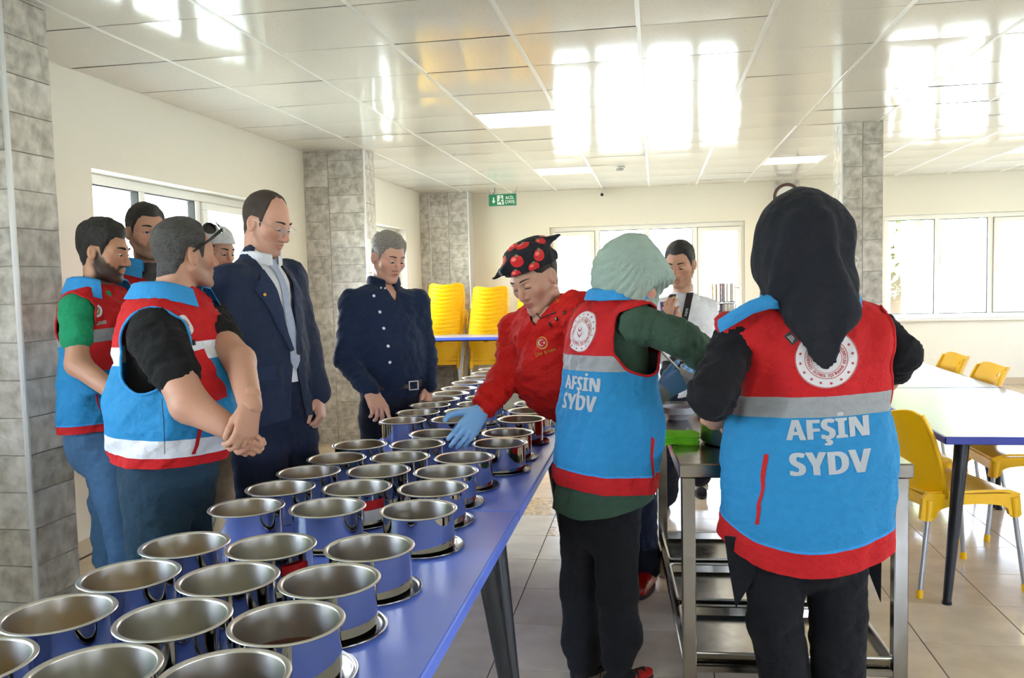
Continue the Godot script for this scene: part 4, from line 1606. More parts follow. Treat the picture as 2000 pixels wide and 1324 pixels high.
# flat artwork (triangles in a plane) laid on a curved mesh: t places the plane, its z looks outward
func lay_on(target: Dictionary, tris: PackedVector2Array, t: Transform3D, lift := 0.0016, fine := 0.012) -> ArrayMesh:
	var inv := t.affine_inverse()
	var v: PackedVector3Array = target.v
	var n: PackedVector3Array = target.n
	var ix: PackedInt32Array = target.i
	var cs := 0.02
	var bins := {}
	var loc := PackedVector3Array()
	for p in v:
		loc.append(inv * p)
	for k in range(0, ix.size(), 3):
		var a := loc[ix[k]]
		var b := loc[ix[k + 1]]
		var c := loc[ix[k + 2]]
		if (n[ix[k]]).dot(t.basis.z) < 0.0 or absf(a.x) > 0.5 or absf(a.y) > 0.5:
			continue
		for gx in range(int(floor(minf(a.x, minf(b.x, c.x)) / cs)), int(floor(maxf(a.x, maxf(b.x, c.x)) / cs)) + 1):
			for gy in range(int(floor(minf(a.y, minf(b.y, c.y)) / cs)), int(floor(maxf(a.y, maxf(b.y, c.y)) / cs)) + 1):
				var key := Vector2i(gx, gy)
				if not bins.has(key):
					bins[key] = PackedInt32Array()
				bins[key].append(k)
	var todo := []
	for k in range(0, tris.size(), 3):
		todo.append([tris[k], tris[k + 1], tris[k + 2]])
	var fin := []
	while todo.size():
		var q: Array = todo.pop_back()
		var l0: float = q[0].distance_to(q[1])
		var l1: float = q[1].distance_to(q[2])
		var l2: float = q[2].distance_to(q[0])
		var mx := maxf(l0, maxf(l1, l2))
		if mx < fine:
			fin.append(q)
		elif mx == l0:
			var m0: Vector2 = (q[0] + q[1]) * 0.5
			todo.append([q[0], m0, q[2]])
			todo.append([m0, q[1], q[2]])
		elif mx == l1:
			var m1: Vector2 = (q[1] + q[2]) * 0.5
			todo.append([q[1], m1, q[0]])
			todo.append([m1, q[2], q[0]])
		else:
			var m2: Vector2 = (q[2] + q[0]) * 0.5
			todo.append([q[2], m2, q[1]])
			todo.append([m2, q[0], q[1]])
	var out := Soup.new()
	var memo := {}
	for q in fin:
		var P := []
		for w in q:
			if not memo.has(w):
				var best := -9.0
				var nb := Vector3.ZERO
				for k in bins.get(Vector2i(int(floor(w.x / cs)), int(floor(w.y / cs))), PackedInt32Array()):
					var a := loc[ix[k]]
					var b := loc[ix[k + 1]]
					var c := loc[ix[k + 2]]
					var d := (b.x - a.x) * (c.y - a.y) - (c.x - a.x) * (b.y - a.y)
					if absf(d) < 1e-12:
						continue
					var u: float = ((w.x - a.x) * (c.y - a.y) - (c.x - a.x) * (w.y - a.y)) / d
					var s: float = ((b.x - a.x) * (w.y - a.y) - (w.x - a.x) * (b.y - a.y)) / d
					if u < -0.01 or s < -0.01 or u + s > 1.01:
						continue
					var z := a.z + (b.z - a.z) * u + (c.z - a.z) * s
					if z > best:
						best = z
						nb = n[ix[k]].lerp(n[ix[k + 1]], clampf(u, 0, 1)).normalized()
				memo[w] = null if best < -8.0 else [t * Vector3(w.x, w.y, best) + nb * lift, nb]
			if memo[w] != null:
				P.append(memo[w])
		if P.size() == 3:
			out.smooth_tri(P[0][0], P[1][0], P[2][0], P[0][1], P[1][1], P[2][1])
	return out.mesh()

func flat_text(s: String, size: float, bold := 800) -> PackedVector2Array:
	var m := text_mesh(s, size, bold, 0.01)
	var arr := m.surface_get_arrays(0)
	var v: PackedVector3Array = arr[Mesh.ARRAY_VERTEX]
	var o := PackedVector2Array()
	var ids: Variant = arr[Mesh.ARRAY_INDEX]
	var cnt: int = ids.size() if ids != null else v.size()
	for k in range(0, cnt, 3):
		var t := []
		for e in 3:
			t.append(v[ids[k + e]] if ids != null else v[k + e])
		if t[0].z > 0.004 and t[1].z > 0.004 and t[2].z > 0.004:
			# heavy lettering: the same outline again, a little to either side
			for dx in ([-0.045, 0.045] if bold >= 800 else [0.0]):
				for e in 3:
					o.append(Vector2(t[e].x + dx * size, t[e].y))
	return o

func flat_poly(poly: PackedVector2Array) -> PackedVector2Array:
	var o := PackedVector2Array()
	for k in Geometry2D.triangulate_polygon(poly):
		o.append(poly[k])
	return o

func flat_ring(r0: float, r1: float, c := Vector2.ZERO, n := 40) -> PackedVector2Array:
	var o := PackedVector2Array()
	for k in n:
		var a := Vector2.from_angle(TAU * k / n)
		var b := Vector2.from_angle(TAU * (k + 1) / n)
		o.append_array([c + a * r0, c + a * r1, c + b * r1, c + a * r0, c + b * r1, c + b * r0])
	return o

func moved(p: PackedVector2Array, by: Vector2, turn := 0.0) -> PackedVector2Array:
	var o := PackedVector2Array()
	for q in p:
		o.append(q.rotated(turn) + by)
	return o

# ---------------------------------------------------------------- heads, hands, clothes
func frame(center: Vector3, fwd: Vector3, up := Vector3.UP) -> Transform3D:
	var z := fwd.normalized()
	var x := up.cross(z).normalized()
	return Transform3D(Basis(x, z.cross(x), z), center)

func head_field(t: Transform3D, s: float, opt: Dictionary) -> Field:
	var f := Field.new()
	f.at(t, s)
	var w: float = opt.get("width", 1.0)
	f.ell(Vector3(0, 0.032, -0.014), Vector3(0.076 * w, 0.092, 0.098), 0.02)
	f.ell(Vector3(0, -0.020, 0.026), Vector3(0.064 * w, 0.076, 0.066), 0.03)
	f.ell(Vector3(0, -0.072, 0.040), Vector3(0.046 * w, 0.042, 0.046), 0.025)
	f.ell(Vector3(0, -0.106, 0.074), Vector3(0.020, 0.015, 0.016), 0.022)
	for e in [-1.0, 1.0]:
		f.cap(Vector3(e * 0.060 * w, -0.048, -0.004), Vector3(e * 0.047 * w, -0.082, 0.024), 0.017, 0.015, 0.02)
		f.cap(Vector3(e * 0.047 * w, -0.082, 0.024), Vector3(e * 0.014, -0.108, 0.068), 0.015, 0.013, 0.02)
		f.ell(Vector3(e * 0.046 * w, -0.024, 0.056), Vector3(0.023, 0.019, 0.020), 0.028)
		f.cap(Vector3(e * 0.012, 0.022, 0.083), Vector3(e * 0.048, 0.021, 0.064), 0.012, 0.011, 0.018)
		f.ell(Vector3(e * 0.031, 0.0, 0.095), Vector3(0.018, 0.0135, 0.018), 0.010, Basis(), -1)
	# nose
	var nl: float = opt.get("nose", 1.0)
	f.cap(Vector3(0, 0.014, 0.082), Vector3(0, -0.034, 0.088 + 0.021 * nl), 0.0078, 0.0108, 0.012)
	for e in [-1.0, 1.0]:
		f.ell(Vector3(e * 0.0125, -0.041, 0.091), Vector3(0.0095, 0.0085, 0.0115), 0.008)
	f.ell(Vector3(0, -0.040, 0.090 + 0.014 * nl), Vector3(0.010, 0.0085, 0.012), 0.006)
	# lips
	f.ell(Vector3(0, -0.063, 0.083), Vector3(0.024, 0.0065, 0.0125), 0.007)
	f.ell(Vector3(0, -0.0755, 0.081), Vector3(0.020, 0.0075, 0.0125), 0.007)
	if opt.get("open", 0.0) > 0.0:
		f.ell(Vector3(0, -0.0705, 0.093), Vector3(0.016, 0.0052, 0.014), 0.003, Basis(), -1)
	else:
		f.ell(Vector3(0, -0.0690, 0.099), Vector3(0.025, 0.0017, 0.010), 0.003, Basis(), -1)
	# eyelids
	var lid: float = opt.get("lid", 0.5)
	for e in [-1.0, 1.0]:
		f.ell(Vector3(e * 0.031, 0.0065 - 0.005 * lid, 0.0765), Vector3(0.0165, 0.0062 + 0.0035 * lid, 0.0130), 0.004)
		f.ell(Vector3(e * 0.031, -0.0100, 0.0740), Vector3(0.016, 0.0042, 0.0120), 0.005)
	# ears
	if opt.get("ears", true):
		for e in [-1.0, 1.0]:
			var b := Basis(Vector3.RIGHT, -0.2) * Basis(Vector3.UP, e * -0.35)
			f.ell(Vector3(e * 0.080 * w, -0.008, -0.012), Vector3(0.0085, 0.031, 0.019), 0.006, b)
			f.ell(Vector3(e * 0.089 * w, -0.004, -0.008), Vector3(0.0075, 0.019, 0.010), 0.004, b, -1)
	# neck
	var nk: Vector3 = opt.get("neck", t * (Vector3(0, -0.19, -0.035) * s))
	var loc: Vector3 = (t.affine_inverse() * nk) / s
	var nr: float = opt.get("neck_r", 0.055)
	f.cap(Vector3(0, -0.045, -0.032), loc, nr * 0.93, nr * 1.08, 0.018)
	return f

func smooth01(a: float, b: float, x: float) -> float:
	return smoothstep(a, b, x)

# skin colour with lips, beard shadow and flush; colours are linear
func skin_color(p: Vector3, inv: Transform3D, s: float, base: Color, opt: Dictionary) -> Color:
	var q := (inv * p) / s
	var c := base
	if q.length() < 0.2:
		var lip: float = (1.0 - smoothstep(0.7, 1.1, Vector2(q.x / 0.026, (q.y + 0.069) / 0.0135).length())) * smoothstep(0.07, 0.08, q.z)
		c = c.lerp(opt.get("lip", Color(base.r * 0.80, base.g * 0.60, base.b * 0.60)), lip * 0.85)
		var fl := exp(-pow((q.y + 0.03) / 0.025, 2)) * smoothstep(0.03, 0.07, q.z)
		c = c.lerp(Color(base.r * 1.02, base.g * 0.80, base.b * 0.76), 0.45 * fl)
		var bd: float = opt.get("stubble", 0.0)
		if bd > 0.0:
			var yb := lerpf(0.004, -0.060, clampf((q.z - 0.004) / 0.072, 0.0, 1.0)) + 0.006 * sin(q.x * 260.0 + q.z * 190.0) * 0.5
			var area := smoothstep(yb + 0.010, yb - 0.010, q.y) * smoothstep(-0.022, 0.004, q.z) * smoothstep(-0.150, -0.118, q.y)
			area = maxf(area, smoothstep(0.034, 0.026, absf(q.x)) * smoothstep(-0.043, -0.050, q.y) * smoothstep(0.06, 0.075, q.z))
			area *= (1.0 - lip) * smoothstep(0.082, 0.074, absf(q.x))
			c = c.lerp(opt.get("beard", Color(0.05, 0.04, 0.035)), bd * area)
	return c

func hairline(q: Vector3, opt: Dictionary) -> float:
	# positive where hair grows (head space); height of the hairline by the angle round the head, 0 in front
	var front: float = opt.get("front", 0.070)
	var rec: float = opt.get("recede", 0.0)
	var phi := atan2(absf(q.x), q.z)
	var keys := [0.0, 0.55, 0.80 + rec * 0.25, 1.02 + rec * 0.12, 1.22, 1.42, 1.85, 2.15, 2.5, 3.2]
	var hs := [front, front + 0.004, front - 0.008, lerpf(0.03, front * 0.6, rec), opt.get("sideburn", -0.014), 0.022, 0.022, -0.030, -0.066, -0.076]
	var y: float = hs[9]
	for k in 9:
		if phi < keys[k + 1]:
			y = lerpf(hs[k], hs[k + 1], smoothstep(keys[k], keys[k + 1], phi))
			break
	return q.y - y

func make_hair(head: Dictionary, t: Transform3D, s: float, opt: Dictionary) -> Dictionary:
	var inv := t.affine_inverse()
	var piece: Array = FieldTools.cut(head, func(p): 
		var q: Vector3 = (inv * p) / s
		return hairline(q, opt) if q.y > -0.1 and absf(q.x) < 0.0815 + 0.02 * float(q.y > 0.03) else -1.0)
	var h: Dictionary = piece[0]
	var n := FastNoiseLite.new()
	n.frequency = 26.0
	n.seed = 4
	var th: float = opt.get("hair", 0.012)
	var topb: float = opt.get("top", 1.0)
	FieldTools.push(h, func(p, _n):
		var q: Vector3 = (inv * p) / s
		var e := smoothstep(-0.002, 0.03, hairline(q, opt))
		var up := lerpf(0.45, topb, smoothstep(0.02, 0.10, q.y))
		return 0.0008 + s * th * e * up * (1.0 + 0.35 * n.get_noise_3d(q.x * 2.0, q.y * 0.7, q.z * 0.7)))
	return h

func hand_prims(f: Field, wrist: Vector3, dir: Vector3, palm: Vector3, thumb_side: float, curl: Array, s := 1.0, thumb_out := 0.6) -> void:
	var d := dir.normalized()
	var nrm := (palm - d * palm.dot(d)).normalized()
	var side := d.cross(nrm).normalized() * thumb_side
	var offs := [0.029, 0.0095, -0.0105, -0.028]
	var reach := [0.088, 0.092, 0.087, 0.078]
	var lens := [0.074, 0.082, 0.076, 0.060]
	var rad := [0.0092, 0.0095, 0.0090, 0.0080]
	f.cap(wrist - d * 0.04 * s, wrist + d * 0.02 * s, 0.027 * s, 0.026 * s, 0.02, nrm, 1.35)
	for k in 4:
		var kn: Vector3 = wrist + (d * reach[k] + side * offs[k]) * s
		f.cap(wrist + (d * 0.012 + side * offs[k] * 0.55) * s, kn, 0.0165 * s, 0.0118 * s, 0.014, nrm, 1.05)
		var a := kn
		var ang := 0.0
		var seg := [0.46, 0.30, 0.24]
		for j in 3:
			ang += float(curl[k]) * [0.75, 1.0, 0.7][j]
			var dd: Vector3 = d * cos(ang) + nrm * sin(ang) + side * (offs[k] * 1.6 * (1.0 - minf(1.0, absf(ang))))
			dd = dd.normalized()
			var b: Vector3 = a + dd * (lens[k] * seg[j] * s)
			f.cap(a, b, rad[k] * (1.0 - 0.07 * j) * s, rad[k] * (1.0 - 0.07 * (j + 1)) * s, 0.004)
			a = b
	var t0 := wrist + (d * 0.016 + side * 0.020 + nrm * 0.006) * s
	var t1 := t0 + (d * 0.034 + side * 0.034 * thumb_out + nrm * 0.014) * s
	var t2 := t1 + (d * 0.030 + side * 0.016 * thumb_out + nrm * 0.010 * float(curl[4])) * s
	var t3 := t2 + (d * 0.024 + side * 0.002 + nrm * 0.014 * float(curl[4])) * s
	f.cap(t0, t1, 0.0165 * s, 0.0125 * s, 0.012)
	f.cap(t1, t2, 0.0125 * s, 0.0105 * s, 0.005)
	f.cap(t2, t3, 0.0105 * s, 0.0088 * s, 0.004)

# wrinkles for cloth: soft folds, stretched along «along»
func folds(amp: float, freq: float, along: Vector3, sd: int, sharp := 1.0) -> Callable:
	var n := FastNoiseLite.new()
	n.seed = sd
	n.frequency = 1.0
	n.fractal_octaves = 3
	var ax := along.normalized()
	return func(p, _nn):
		var q: Vector3 = p - ax * (p.dot(ax) * 0.72)
		var v := n.get_noise_3dv(q * freq)
		return amp * (1.0 - 2.0 * pow(absf(v), sharp)) if sharp < 1.0 else amp * v * 2.0

func skin_mat(key: String) -> StandardMaterial3D:
	if mats.has(key):
		return mats[key]
	var m := mat(key, Color.WHITE, 0.48)
	m.vertex_color_use_as_albedo = true
	m.subsurf_scatter_enabled = true
	m.subsurf_scatter_strength = 0.12
	m.metallic_specular = 0.4
	m.normal_enabled = true
	m.normal_texture = bump_tex("skin_pores", 0.2, 2, 2.0)
	m.normal_scale = 0.2
	return tri(m, Vector3(14, 14, 14))

func hair_mat(key: String, c := Color.MAGENTA) -> StandardMaterial3D:
	if mats.has(key):
		return mats[key]
	var m := mat(key, c, 0.55)
	m.normal_enabled = true
	m.normal_texture = bump_tex("hair_strands", 0.09, 2, 10.0)
	m.normal_scale = 0.9
	m.albedo_texture = noise_tex("hair_tone", 0.12, 3, [Color(0.28, 0.28, 0.28), Color(0.55, 0.55, 0.55), Color(1, 1, 1)], 256, FastNoiseLite.TYPE_SIMPLEX_SMOOTH, [0.3, 0.5, 0.8])
	return tri(m, Vector3(26, 5, 9))

# eyes and brows on a head
func eyes(root: Node, t: Transform3D, s: float, brow: Color, down: float, thick := 1.0, closed := false) -> void:
	var white := mat("eye_white", Color(0.86, 0.83, 0.80), 0.2)
	var iris := mat("iris_dark", Color(0.10, 0.06, 0.04), 0.12)
	var bm := mat("brow_%s" % brow.to_html(), brow, 0.8)
	for e in [-1.0, 1.0]:
		var q := Soup.new()
		var c := t * (Vector3(e * 0.031, -0.001, 0.0775) * s)
		if not closed:
			q.lathe([Vector2(0.0, -0.0122), Vector2(0.006, -0.0106), Vector2(0.0106, -0.006), Vector2(0.0122, 0), Vector2(0.0106, 0.006), Vector2(0.006, 0.0106), Vector2(0, 0.0122)], 16, Transform3D(t.basis * s, c))
			var ey := part(root, "eye", q.mesh(), white)
			q = Soup.new()
			var look := (t.basis * Vector3(0, -0.35 * down - 0.05, 1)).normalized()
			q.lathe([Vector2(0.0, 0.0), Vector2(0.0058, 0.0), Vector2(0.0045, 0.0016), Vector2(0, 0.0022)], 14, Transform3D(Basis(Quaternion(Vector3.UP, look)), c + look * 0.0108 * s).scaled_local(Vector3.ONE * s))
			part(ey, "iris", q.mesh(), iris)
		# lash line
		var lp := []
		for k in 7:
			var u := k / 3.0 - 1.0
			lp.append(t * (Vector3(e * 0.031 + u * 0.0150, 0.0015 - 0.0065 * down - 0.0025 * u * u, 0.0900 - 0.0050 * u * u - 0.003 * e * u) * s))
		part(root, "eyelashes", tube_mesh(lp, [0.0008, 0.0014, 0.0017, 0.0017, 0.0017, 0.0014, 0.0008], 6), mat("lash", Color(0.03, 0.025, 0.02), 0.7))
		var bp := []
		for k in 8:
			var u := k / 7.0
			bp.append(t * (Vector3(e * (0.013 + 0.037 * u), 0.0245 + 0.0055 * sin(u * 2.3) - 0.002 * u, 0.0962 - 0.020 * u * u) * s))
		part(root, "eyebrow", tube_mesh(bp, [0.0022 * thick, 0.0034 * thick, 0.0036 * thick, 0.0034 * thick, 0.003 * thick, 0.0025 * thick, 0.0019 * thick, 0.001], 7), bm)

# a shirt or vest collar: a folded band round the neck. t: y along the neck, z forward
func collar(t: Transform3D, rx: float, rz: float, h: float, gap: float, flare := 0.018, drop := 0.0, dip := 0.0) -> ArrayMesh:
	var g := []
	var N := 26
	var prof := [Vector2(0.0, -0.012), Vector2(0.001, 0.0), Vector2(0.002, h), Vector2(0.007, h + 0.003), Vector2(0.010 + flare * 0.4, h - 0.004), Vector2(0.008 + flare, h * 0.35 - drop)]
	for p in prof:
		var row := []
		for k in N + 1:
			var a := gap + (TAU - 2 * gap) * k / N
			var front := pow(maxf(0.0, cos(a)), 2.0)
			row.append(t * Vector3(sin(a) * (rx + p.x), p.y - dip * front - (0.012 * front if p.y < h * 0.5 and p.x > 0.006 else 0.0), cos(a) * (rz + p.x)))
		g.append(row)
	var q := Soup.new()
	_shell(q, g, 0.0022)
	return q.mesh()

func shoe(toe_dir: Vector3, heel: Vector3, length: float, m: Material, root: Node, called := "shoe") -> MeshInstance3D:
	var f := Field.new()
	var d := toe_dir.normalized()
	f.cap(heel + d * 0.035 + Vector3(0, 0.045, 0), heel + d * (length - 0.045) + Vector3(0, 0.034, 0), 0.042, 0.036, 0.02, d.cross(Vector3.UP), 1.05)
	f.cap(heel + d * 0.05 + Vector3(0, 0.06, 0), heel + d * 0.10 + Vector3(0, 0.065, 0), 0.042, 0.036, 0.03)
	var mesh: Dictionary = f.net(0.009)
	mesh = FieldTools.cut(mesh, func(p): return p.y - 0.004)[0]
	var o := part(root, called, FieldTools.mesh(mesh), m)
	var q := Soup.new()
	var t := frame(heel, d)
	var pts := PackedVector2Array()
	for k in 28:
		var a := TAU * k / 28
		pts.append(Vector2(sin(a) * (0.042 - 0.004 * cos(a)), length * 0.5 - 0.002 + cos(a) * length * 0.5))
	q.plate(pts, 0.018, Transform3D(Basis(t.basis.x, t.basis.z, t.basis.y), heel + Vector3(0, 0.0095, 0)))
	part(o, "sole", q.mesh(), mat("sole_dark", Color(0.06, 0.055, 0.05), 0.7))
	return o

func person(label: String, at: Vector3) -> Node3D:
	return thing("person", label, "person", Vector3.ZERO)

# colours of clothes and small things, as they are in even light
func palette() -> void:
	cloth("vest_red", Color(0.70, 0.105, 0.12), 0.1, 0.7)
	cloth("vest_blue", Color(0.15, 0.49, 0.69), 0.1, 0.7)
	cloth("reflective_grey", Color(0.549, 0.561, 0.576), 0.0, 0.45)
	cloth("reflective_white", Color(0.843, 0.855, 0.871), 0.0, 0.35)
	cloth("black_cloth", Color(0.094, 0.094, 0.110), 0.15, 0.9)
	cloth("collar_blue", Color(0.20, 0.54, 0.78), 0.1, 0.7)
	cloth("scarf_black", Color(0.118, 0.125, 0.153), 0.35, 0.85)
	cloth("black_trousers", Color(0.102, 0.102, 0.114), 0.1, 0.9)
	cloth("shirt_green", Color(0.227, 0.322, 0.267), 0.2, 0.85)
	cloth("cuff_grey", Color(0.725, 0.725, 0.725), 0.1, 0.8)
	cloth("slide_black", Color(0.133, 0.133, 0.145), 0.1, 0.8)
	cloth("scarf_sage", Color(0.588, 0.667, 0.631), 0.3, 0.85)
	cloth("chef_red", Color(0.753, 0.110, 0.094), 0.15, 0.75)
	cloth("bandana_black", Color(0.133, 0.141, 0.165), 0.2, 0.85)
	cloth("trousers_navy", Color(0.102, 0.125, 0.188), 0.1, 0.9)
	cloth("shirt_navy", Color(0.095, 0.145, 0.24), 0.25, 0.8)
	cloth("trousers_black_navy", Color(0.106, 0.122, 0.173), 0.1, 0.9)
	cloth("suit_navy", Color(0.135, 0.175, 0.265), 0.2, 0.75)
	cloth("shirt_white", Color(0.871, 0.882, 0.910), 0.1, 0.7)
	cloth("suit_navy_lit", Color(0.150, 0.195, 0.30), 0.15, 0.75)  # lighter copy of the suit cloth, its tone stands in for shading at lapels
	cloth("tie_blue", Color(0.647, 0.690, 0.776), 0.3, 0.6)
	cloth("suit_trousers", Color(0.110, 0.141, 0.220), 0.1, 0.85)
	cloth("tee_black", Color(0.094, 0.094, 0.098), 0.2, 0.9)
	cloth("jeans_dark", Color(0.141, 0.227, 0.290), 0.15, 0.85)
	cloth("polo_green", Color(0.118, 0.525, 0.361), 0.2, 0.85)
	cloth("jeans_blue", Color(0.259, 0.392, 0.525), 0.15, 0.85)
	cloth("zip_dark", Color(0.510, 0.110, 0.196), 0.1)
	cloth("tee_striped", Color(0.275, 0.275, 0.282), 0.1)
	cloth("net_white", Color(0.784, 0.792, 0.800), 0.2, 0.8)
	cloth("trousers_brown", Color(0.455, 0.392, 0.337), 0.15, 0.85)
	cloth("sneaker_black", Color(0.196, 0.180, 0.149), 0.1)
	cloth("shirt_offwhite", Color(0.871, 0.878, 0.894), 0.1, 0.75)
	mat("emblem_white", Color(0.80, 0.79, 0.80), 0.7)
	mat("emblem_red", Color(0.62, 0.10, 0.14), 0.7)
	mat("print_grey", Color(0.63, 0.65, 0.67), 0.6)
	mat("glove_blue", Color(0.50, 0.71, 0.93), 0.5)
	mat("slide_red", Color(0.72, 0.07, 0.05), 0.6)
	mat("tomato_print", Color(0.78, 0.10, 0.11), 0.7)
	mat("tomato_shine", Color(0.93, 0.45, 0.45), 0.7)
	mat("tomato_leaf", Color(0.45, 0.55, 0.40), 0.7)
	mat("thread_gold", Color(0.80, 0.60, 0.16), 0.6)
	mat("flag_red", Color(0.72, 0.03, 0.04), 0.7)
	mat("clog_red", Color(0.62, 0.02, 0.025), 0.18)
	mat("button_white", Color(0.8, 0.8, 0.8), 0.3)
	mat("belt_leather", Color(0.085, 0.035, 0.022), 0.4)
	mat("leather_black", Color(0.02, 0.02, 0.02), 0.3)
	mat("lens_glass", Color(0.9, 0.95, 0.95, 0.12), 0.02)
	mat("plastic_black", Color(0.012, 0.012, 0.014), 0.15)
	mat("emblem_orange", Color(0.75, 0.42, 0.25), 0.7)
	mat("seam_dark", Color(0.03, 0.16, 0.28), 0.8)
	mat("emblem_sky", Color(0.42, 0.52, 0.62), 0.7)
	mat("emblem_ochre", Color(0.55, 0.50, 0.22), 0.7)
	mat("strip_grey", Color(0.55, 0.52, 0.50), 0.6)
	mat("strap_white", Color(0.75, 0.72, 0.66), 0.6)
	mat("phone_blue", Color(0.16, 0.22, 0.55), 0.3)
	mat("camera_black", Color(0.018, 0.018, 0.02), 0.45)
	hair_mat("hair_black", Color(0.115, 0.10, 0.09))
	hair_mat("hair_grey", Color(0.82, 0.78, 0.74))
	hair_mat("hair_brown", Color(0.34, 0.265, 0.21))
	hair_mat("hair_salt", Color(0.37, 0.36, 0.36))

# ---------------------------------------------------------------- people
# naked parts in one mesh: head, neck, slim trunk, arms, hands
func body(root: Node3D, t: Transform3D, s: float, opt: Dictionary, skin: Color, neck: Vector3, pelvis: Vector3, arms: Array) -> Dictionary:
	opt["neck"] = neck
	var hd: Dictionary = head_field(t, s, opt).net(opt.get("cell", 0.0042))
	var tr := Field.new()
	tr.cap(neck + (pelvis - neck) * 0.02, pelvis, 0.052, 0.08, 0.03)
	var pieces := [hd]
	for a in arms:
		tr.cap(neck + (pelvis - neck) * 0.12, a[0], 0.05, 0.036, 0.03)
		tr.cap(a[0], a[1], maxf(0.038, a[3] * 1.05), a[3], 0.02)
		tr.cap(a[1], a[2], a[3], a[4], 0.02)
		if a.size() > 5 and a[5] != null:
			var h := Field.new()
			hand_prims(h, a[2], a[5].dir, a[5].palm, a[5].side, a[5].curl, a[5].get("s", 1.0), a[5].get("out", 0.6))
			pieces.append(h.net(0.0045))
	pieces.append(tr.net(0.012))
	var all: Dictionary = FieldTools.join(pieces)
	var inv := t.affine_inverse()
	part(root, "body", FieldTools.mesh(all, func(p): return skin_color(p, inv, s, skin, opt)), skin_mat("skin"))
	return hd

func settle(root: Node3D, base: Vector3) -> void:
	for c in root.get_children():
		c.position -= base
	root.position = base

func legs(root: Node3D, called: String, m: Material, hips: Vector3, F: Vector3, hipr: Vector2, L: Array, R: Array, rad: Array, sd: int, fold := 0.006, cell := 0.013, join := 0.03) -> void:
	var f := Field.new()
	f.cap(hips + Vector3(0, 0.06, 0), hips - Vector3(0, 0.04, 0), hipr.x, hipr.x, 0.05, F, hipr.x / hipr.y)
	for side in [L, R]:
		for k in side.size() - 1:
			f.cap(side[k], side[k + 1], rad[k], rad[k + 1], join)
	var mesh: Dictionary = f.net(cell)
	FieldTools.push(mesh, folds(fold, 9.0, Vector3(0.3, 0.2, 1), sd))
	part(root, called, FieldTools.mesh(mesh), m)

func lev(p: Vector3, y: float, o: Vector3, tilt: Vector2) -> float:
	return p.y - y - tilt.x * (p.x - o.x) - tilt.y * (p.z - o.z)

# red over blue work vest with reflective band and red hem
func vest(root: Node3D, mesh: Dictionary, o: Dictionary) -> void:
	var org: Vector3 = o.org
	var tl: Vector2 = o.get("tilt", Vector2.ZERO)
	var bt: Vector2 = o.get("band_tilt", tl)
	var red: Material = cloth("vest_red")
	var blue: Material = cloth("vest_blue")
	var grey := cloth("reflective_grey")
	var white := cloth("reflective_white")
	var bands: Material = white if o.get("bright", false) else grey
	var hem: float = o.hem
	var hh: float = o.get("hem_h", 0.04)
	var wob: Callable = o.get("wobble", func(_p): return 0.0)
	var c: Array = FieldTools.cut(mesh, func(p): return lev(p, hem, org, tl) - wob.call(p))
	c = FieldTools.cut(c[0], func(p): return lev(p, hem + hh, org, tl) - wob.call(p))
	part(root, "vest_hem", FieldTools.mesh(c[1]), red)
	if not o.has("low_band"):
		c = FieldTools.cut(c[0], func(p): return lev(p, hem + hh + 0.007, org, tl) - wob.call(p))
		part(root, "hem_piping", FieldTools.mesh(c[1]), cloth("collar_blue"))
	if o.has("low_band"):
		c = FieldTools.cut(c[0], func(p): return lev(p, hem + hh + o.low_band, org, tl))
		part(root, "lower_reflective_band", FieldTools.mesh(c[1]), white)
	c = FieldTools.cut(c[0], func(p): return lev(p, o.band0, org, bt))
	part(root, "vest_skirt", FieldTools.mesh(c[1]), blue)
	c = FieldTools.cut(c[0], func(p): return lev(p, o.band1, org, bt))
	part(root, "reflective_band", FieldTools.mesh(c[1]), bands)
	part(root, "vest_yoke", FieldTools.mesh(c[0]), red)

func emblem_round(root: Node3D, mesh: Dictionary, t: Transform3D, r: float, words: String) -> void:
	var wh := mat("emblem_white")
	var rd := mat("emblem_red")
	var e := part(root, "emblem", lay_on(mesh, flat_poly(ellipse(r, r, 48)), t, 0.0014), wh, "round white emblem with red stars and lettering")
	for k in 16:
		var a := PI / 2 + TAU * (k + 0.5) / 16
		part(e, "star", lay_on(mesh, flat_poly(star(r * 0.068, Vector2.from_angle(a) * r * 0.83, a - PI / 2)), t, 0.0026), rd)
	part(e, "ring", lay_on(mesh, flat_ring(r * 0.66, r * 0.68), t, 0.0024), rd)
	part(e, "ring", lay_on(mesh, flat_ring(r * 0.965, r * 0.99), t, 0.0024), rd)
	part(e, "ring", lay_on(mesh, flat_ring(r * 0.47, r * 0.485), t, 0.0024), rd)
	var n := words.length()
	var q := PackedVector2Array()
	for k in n:
		if words[k] == " ":
			continue
		var a := PI * 1.5 - TAU * (k + 0.5) / n
		q.append_array(moved(flat_text(words[k], r * 0.095, 600), Vector2.from_angle(a) * r * 0.565, a - PI / 2))
	part(e, "lettering", lay_on(mesh, q, t, 0.0026), rd)
	# crescent, star and leaf mark in the middle
	var cr := PackedVector2Array()
	for k in 21:
		var a := 0.6 + (TAU - 1.2) * k / 20.0
		cr.append(Vector2.from_angle(a) * r * 0.13)
	for k in 21:
		var a := TAU - 0.75 - (TAU - 1.5) * k / 20.0
		cr.append(Vector2.from_angle(a) * r * 0.105 + Vector2(r * 0.03, 0))
	part(e, "crescent", lay_on(mesh, flat_poly(moved(cr, Vector2(0, r * 0.14), PI / 2)), t, 0.0026), rd)
	part(e, "mark", lay_on(mesh, flat_poly(PackedVector2Array([Vector2(0, -0.02) * r * 10, Vector2(-0.022, 0.004) * r * 10, Vector2(-0.012, -0.012) * r * 10, Vector2(0, -0.028) * r * 10, Vector2(0.012, -0.012) * r * 10, Vector2(0.022, 0.004) * r * 10])), t, 0.0026), rd)

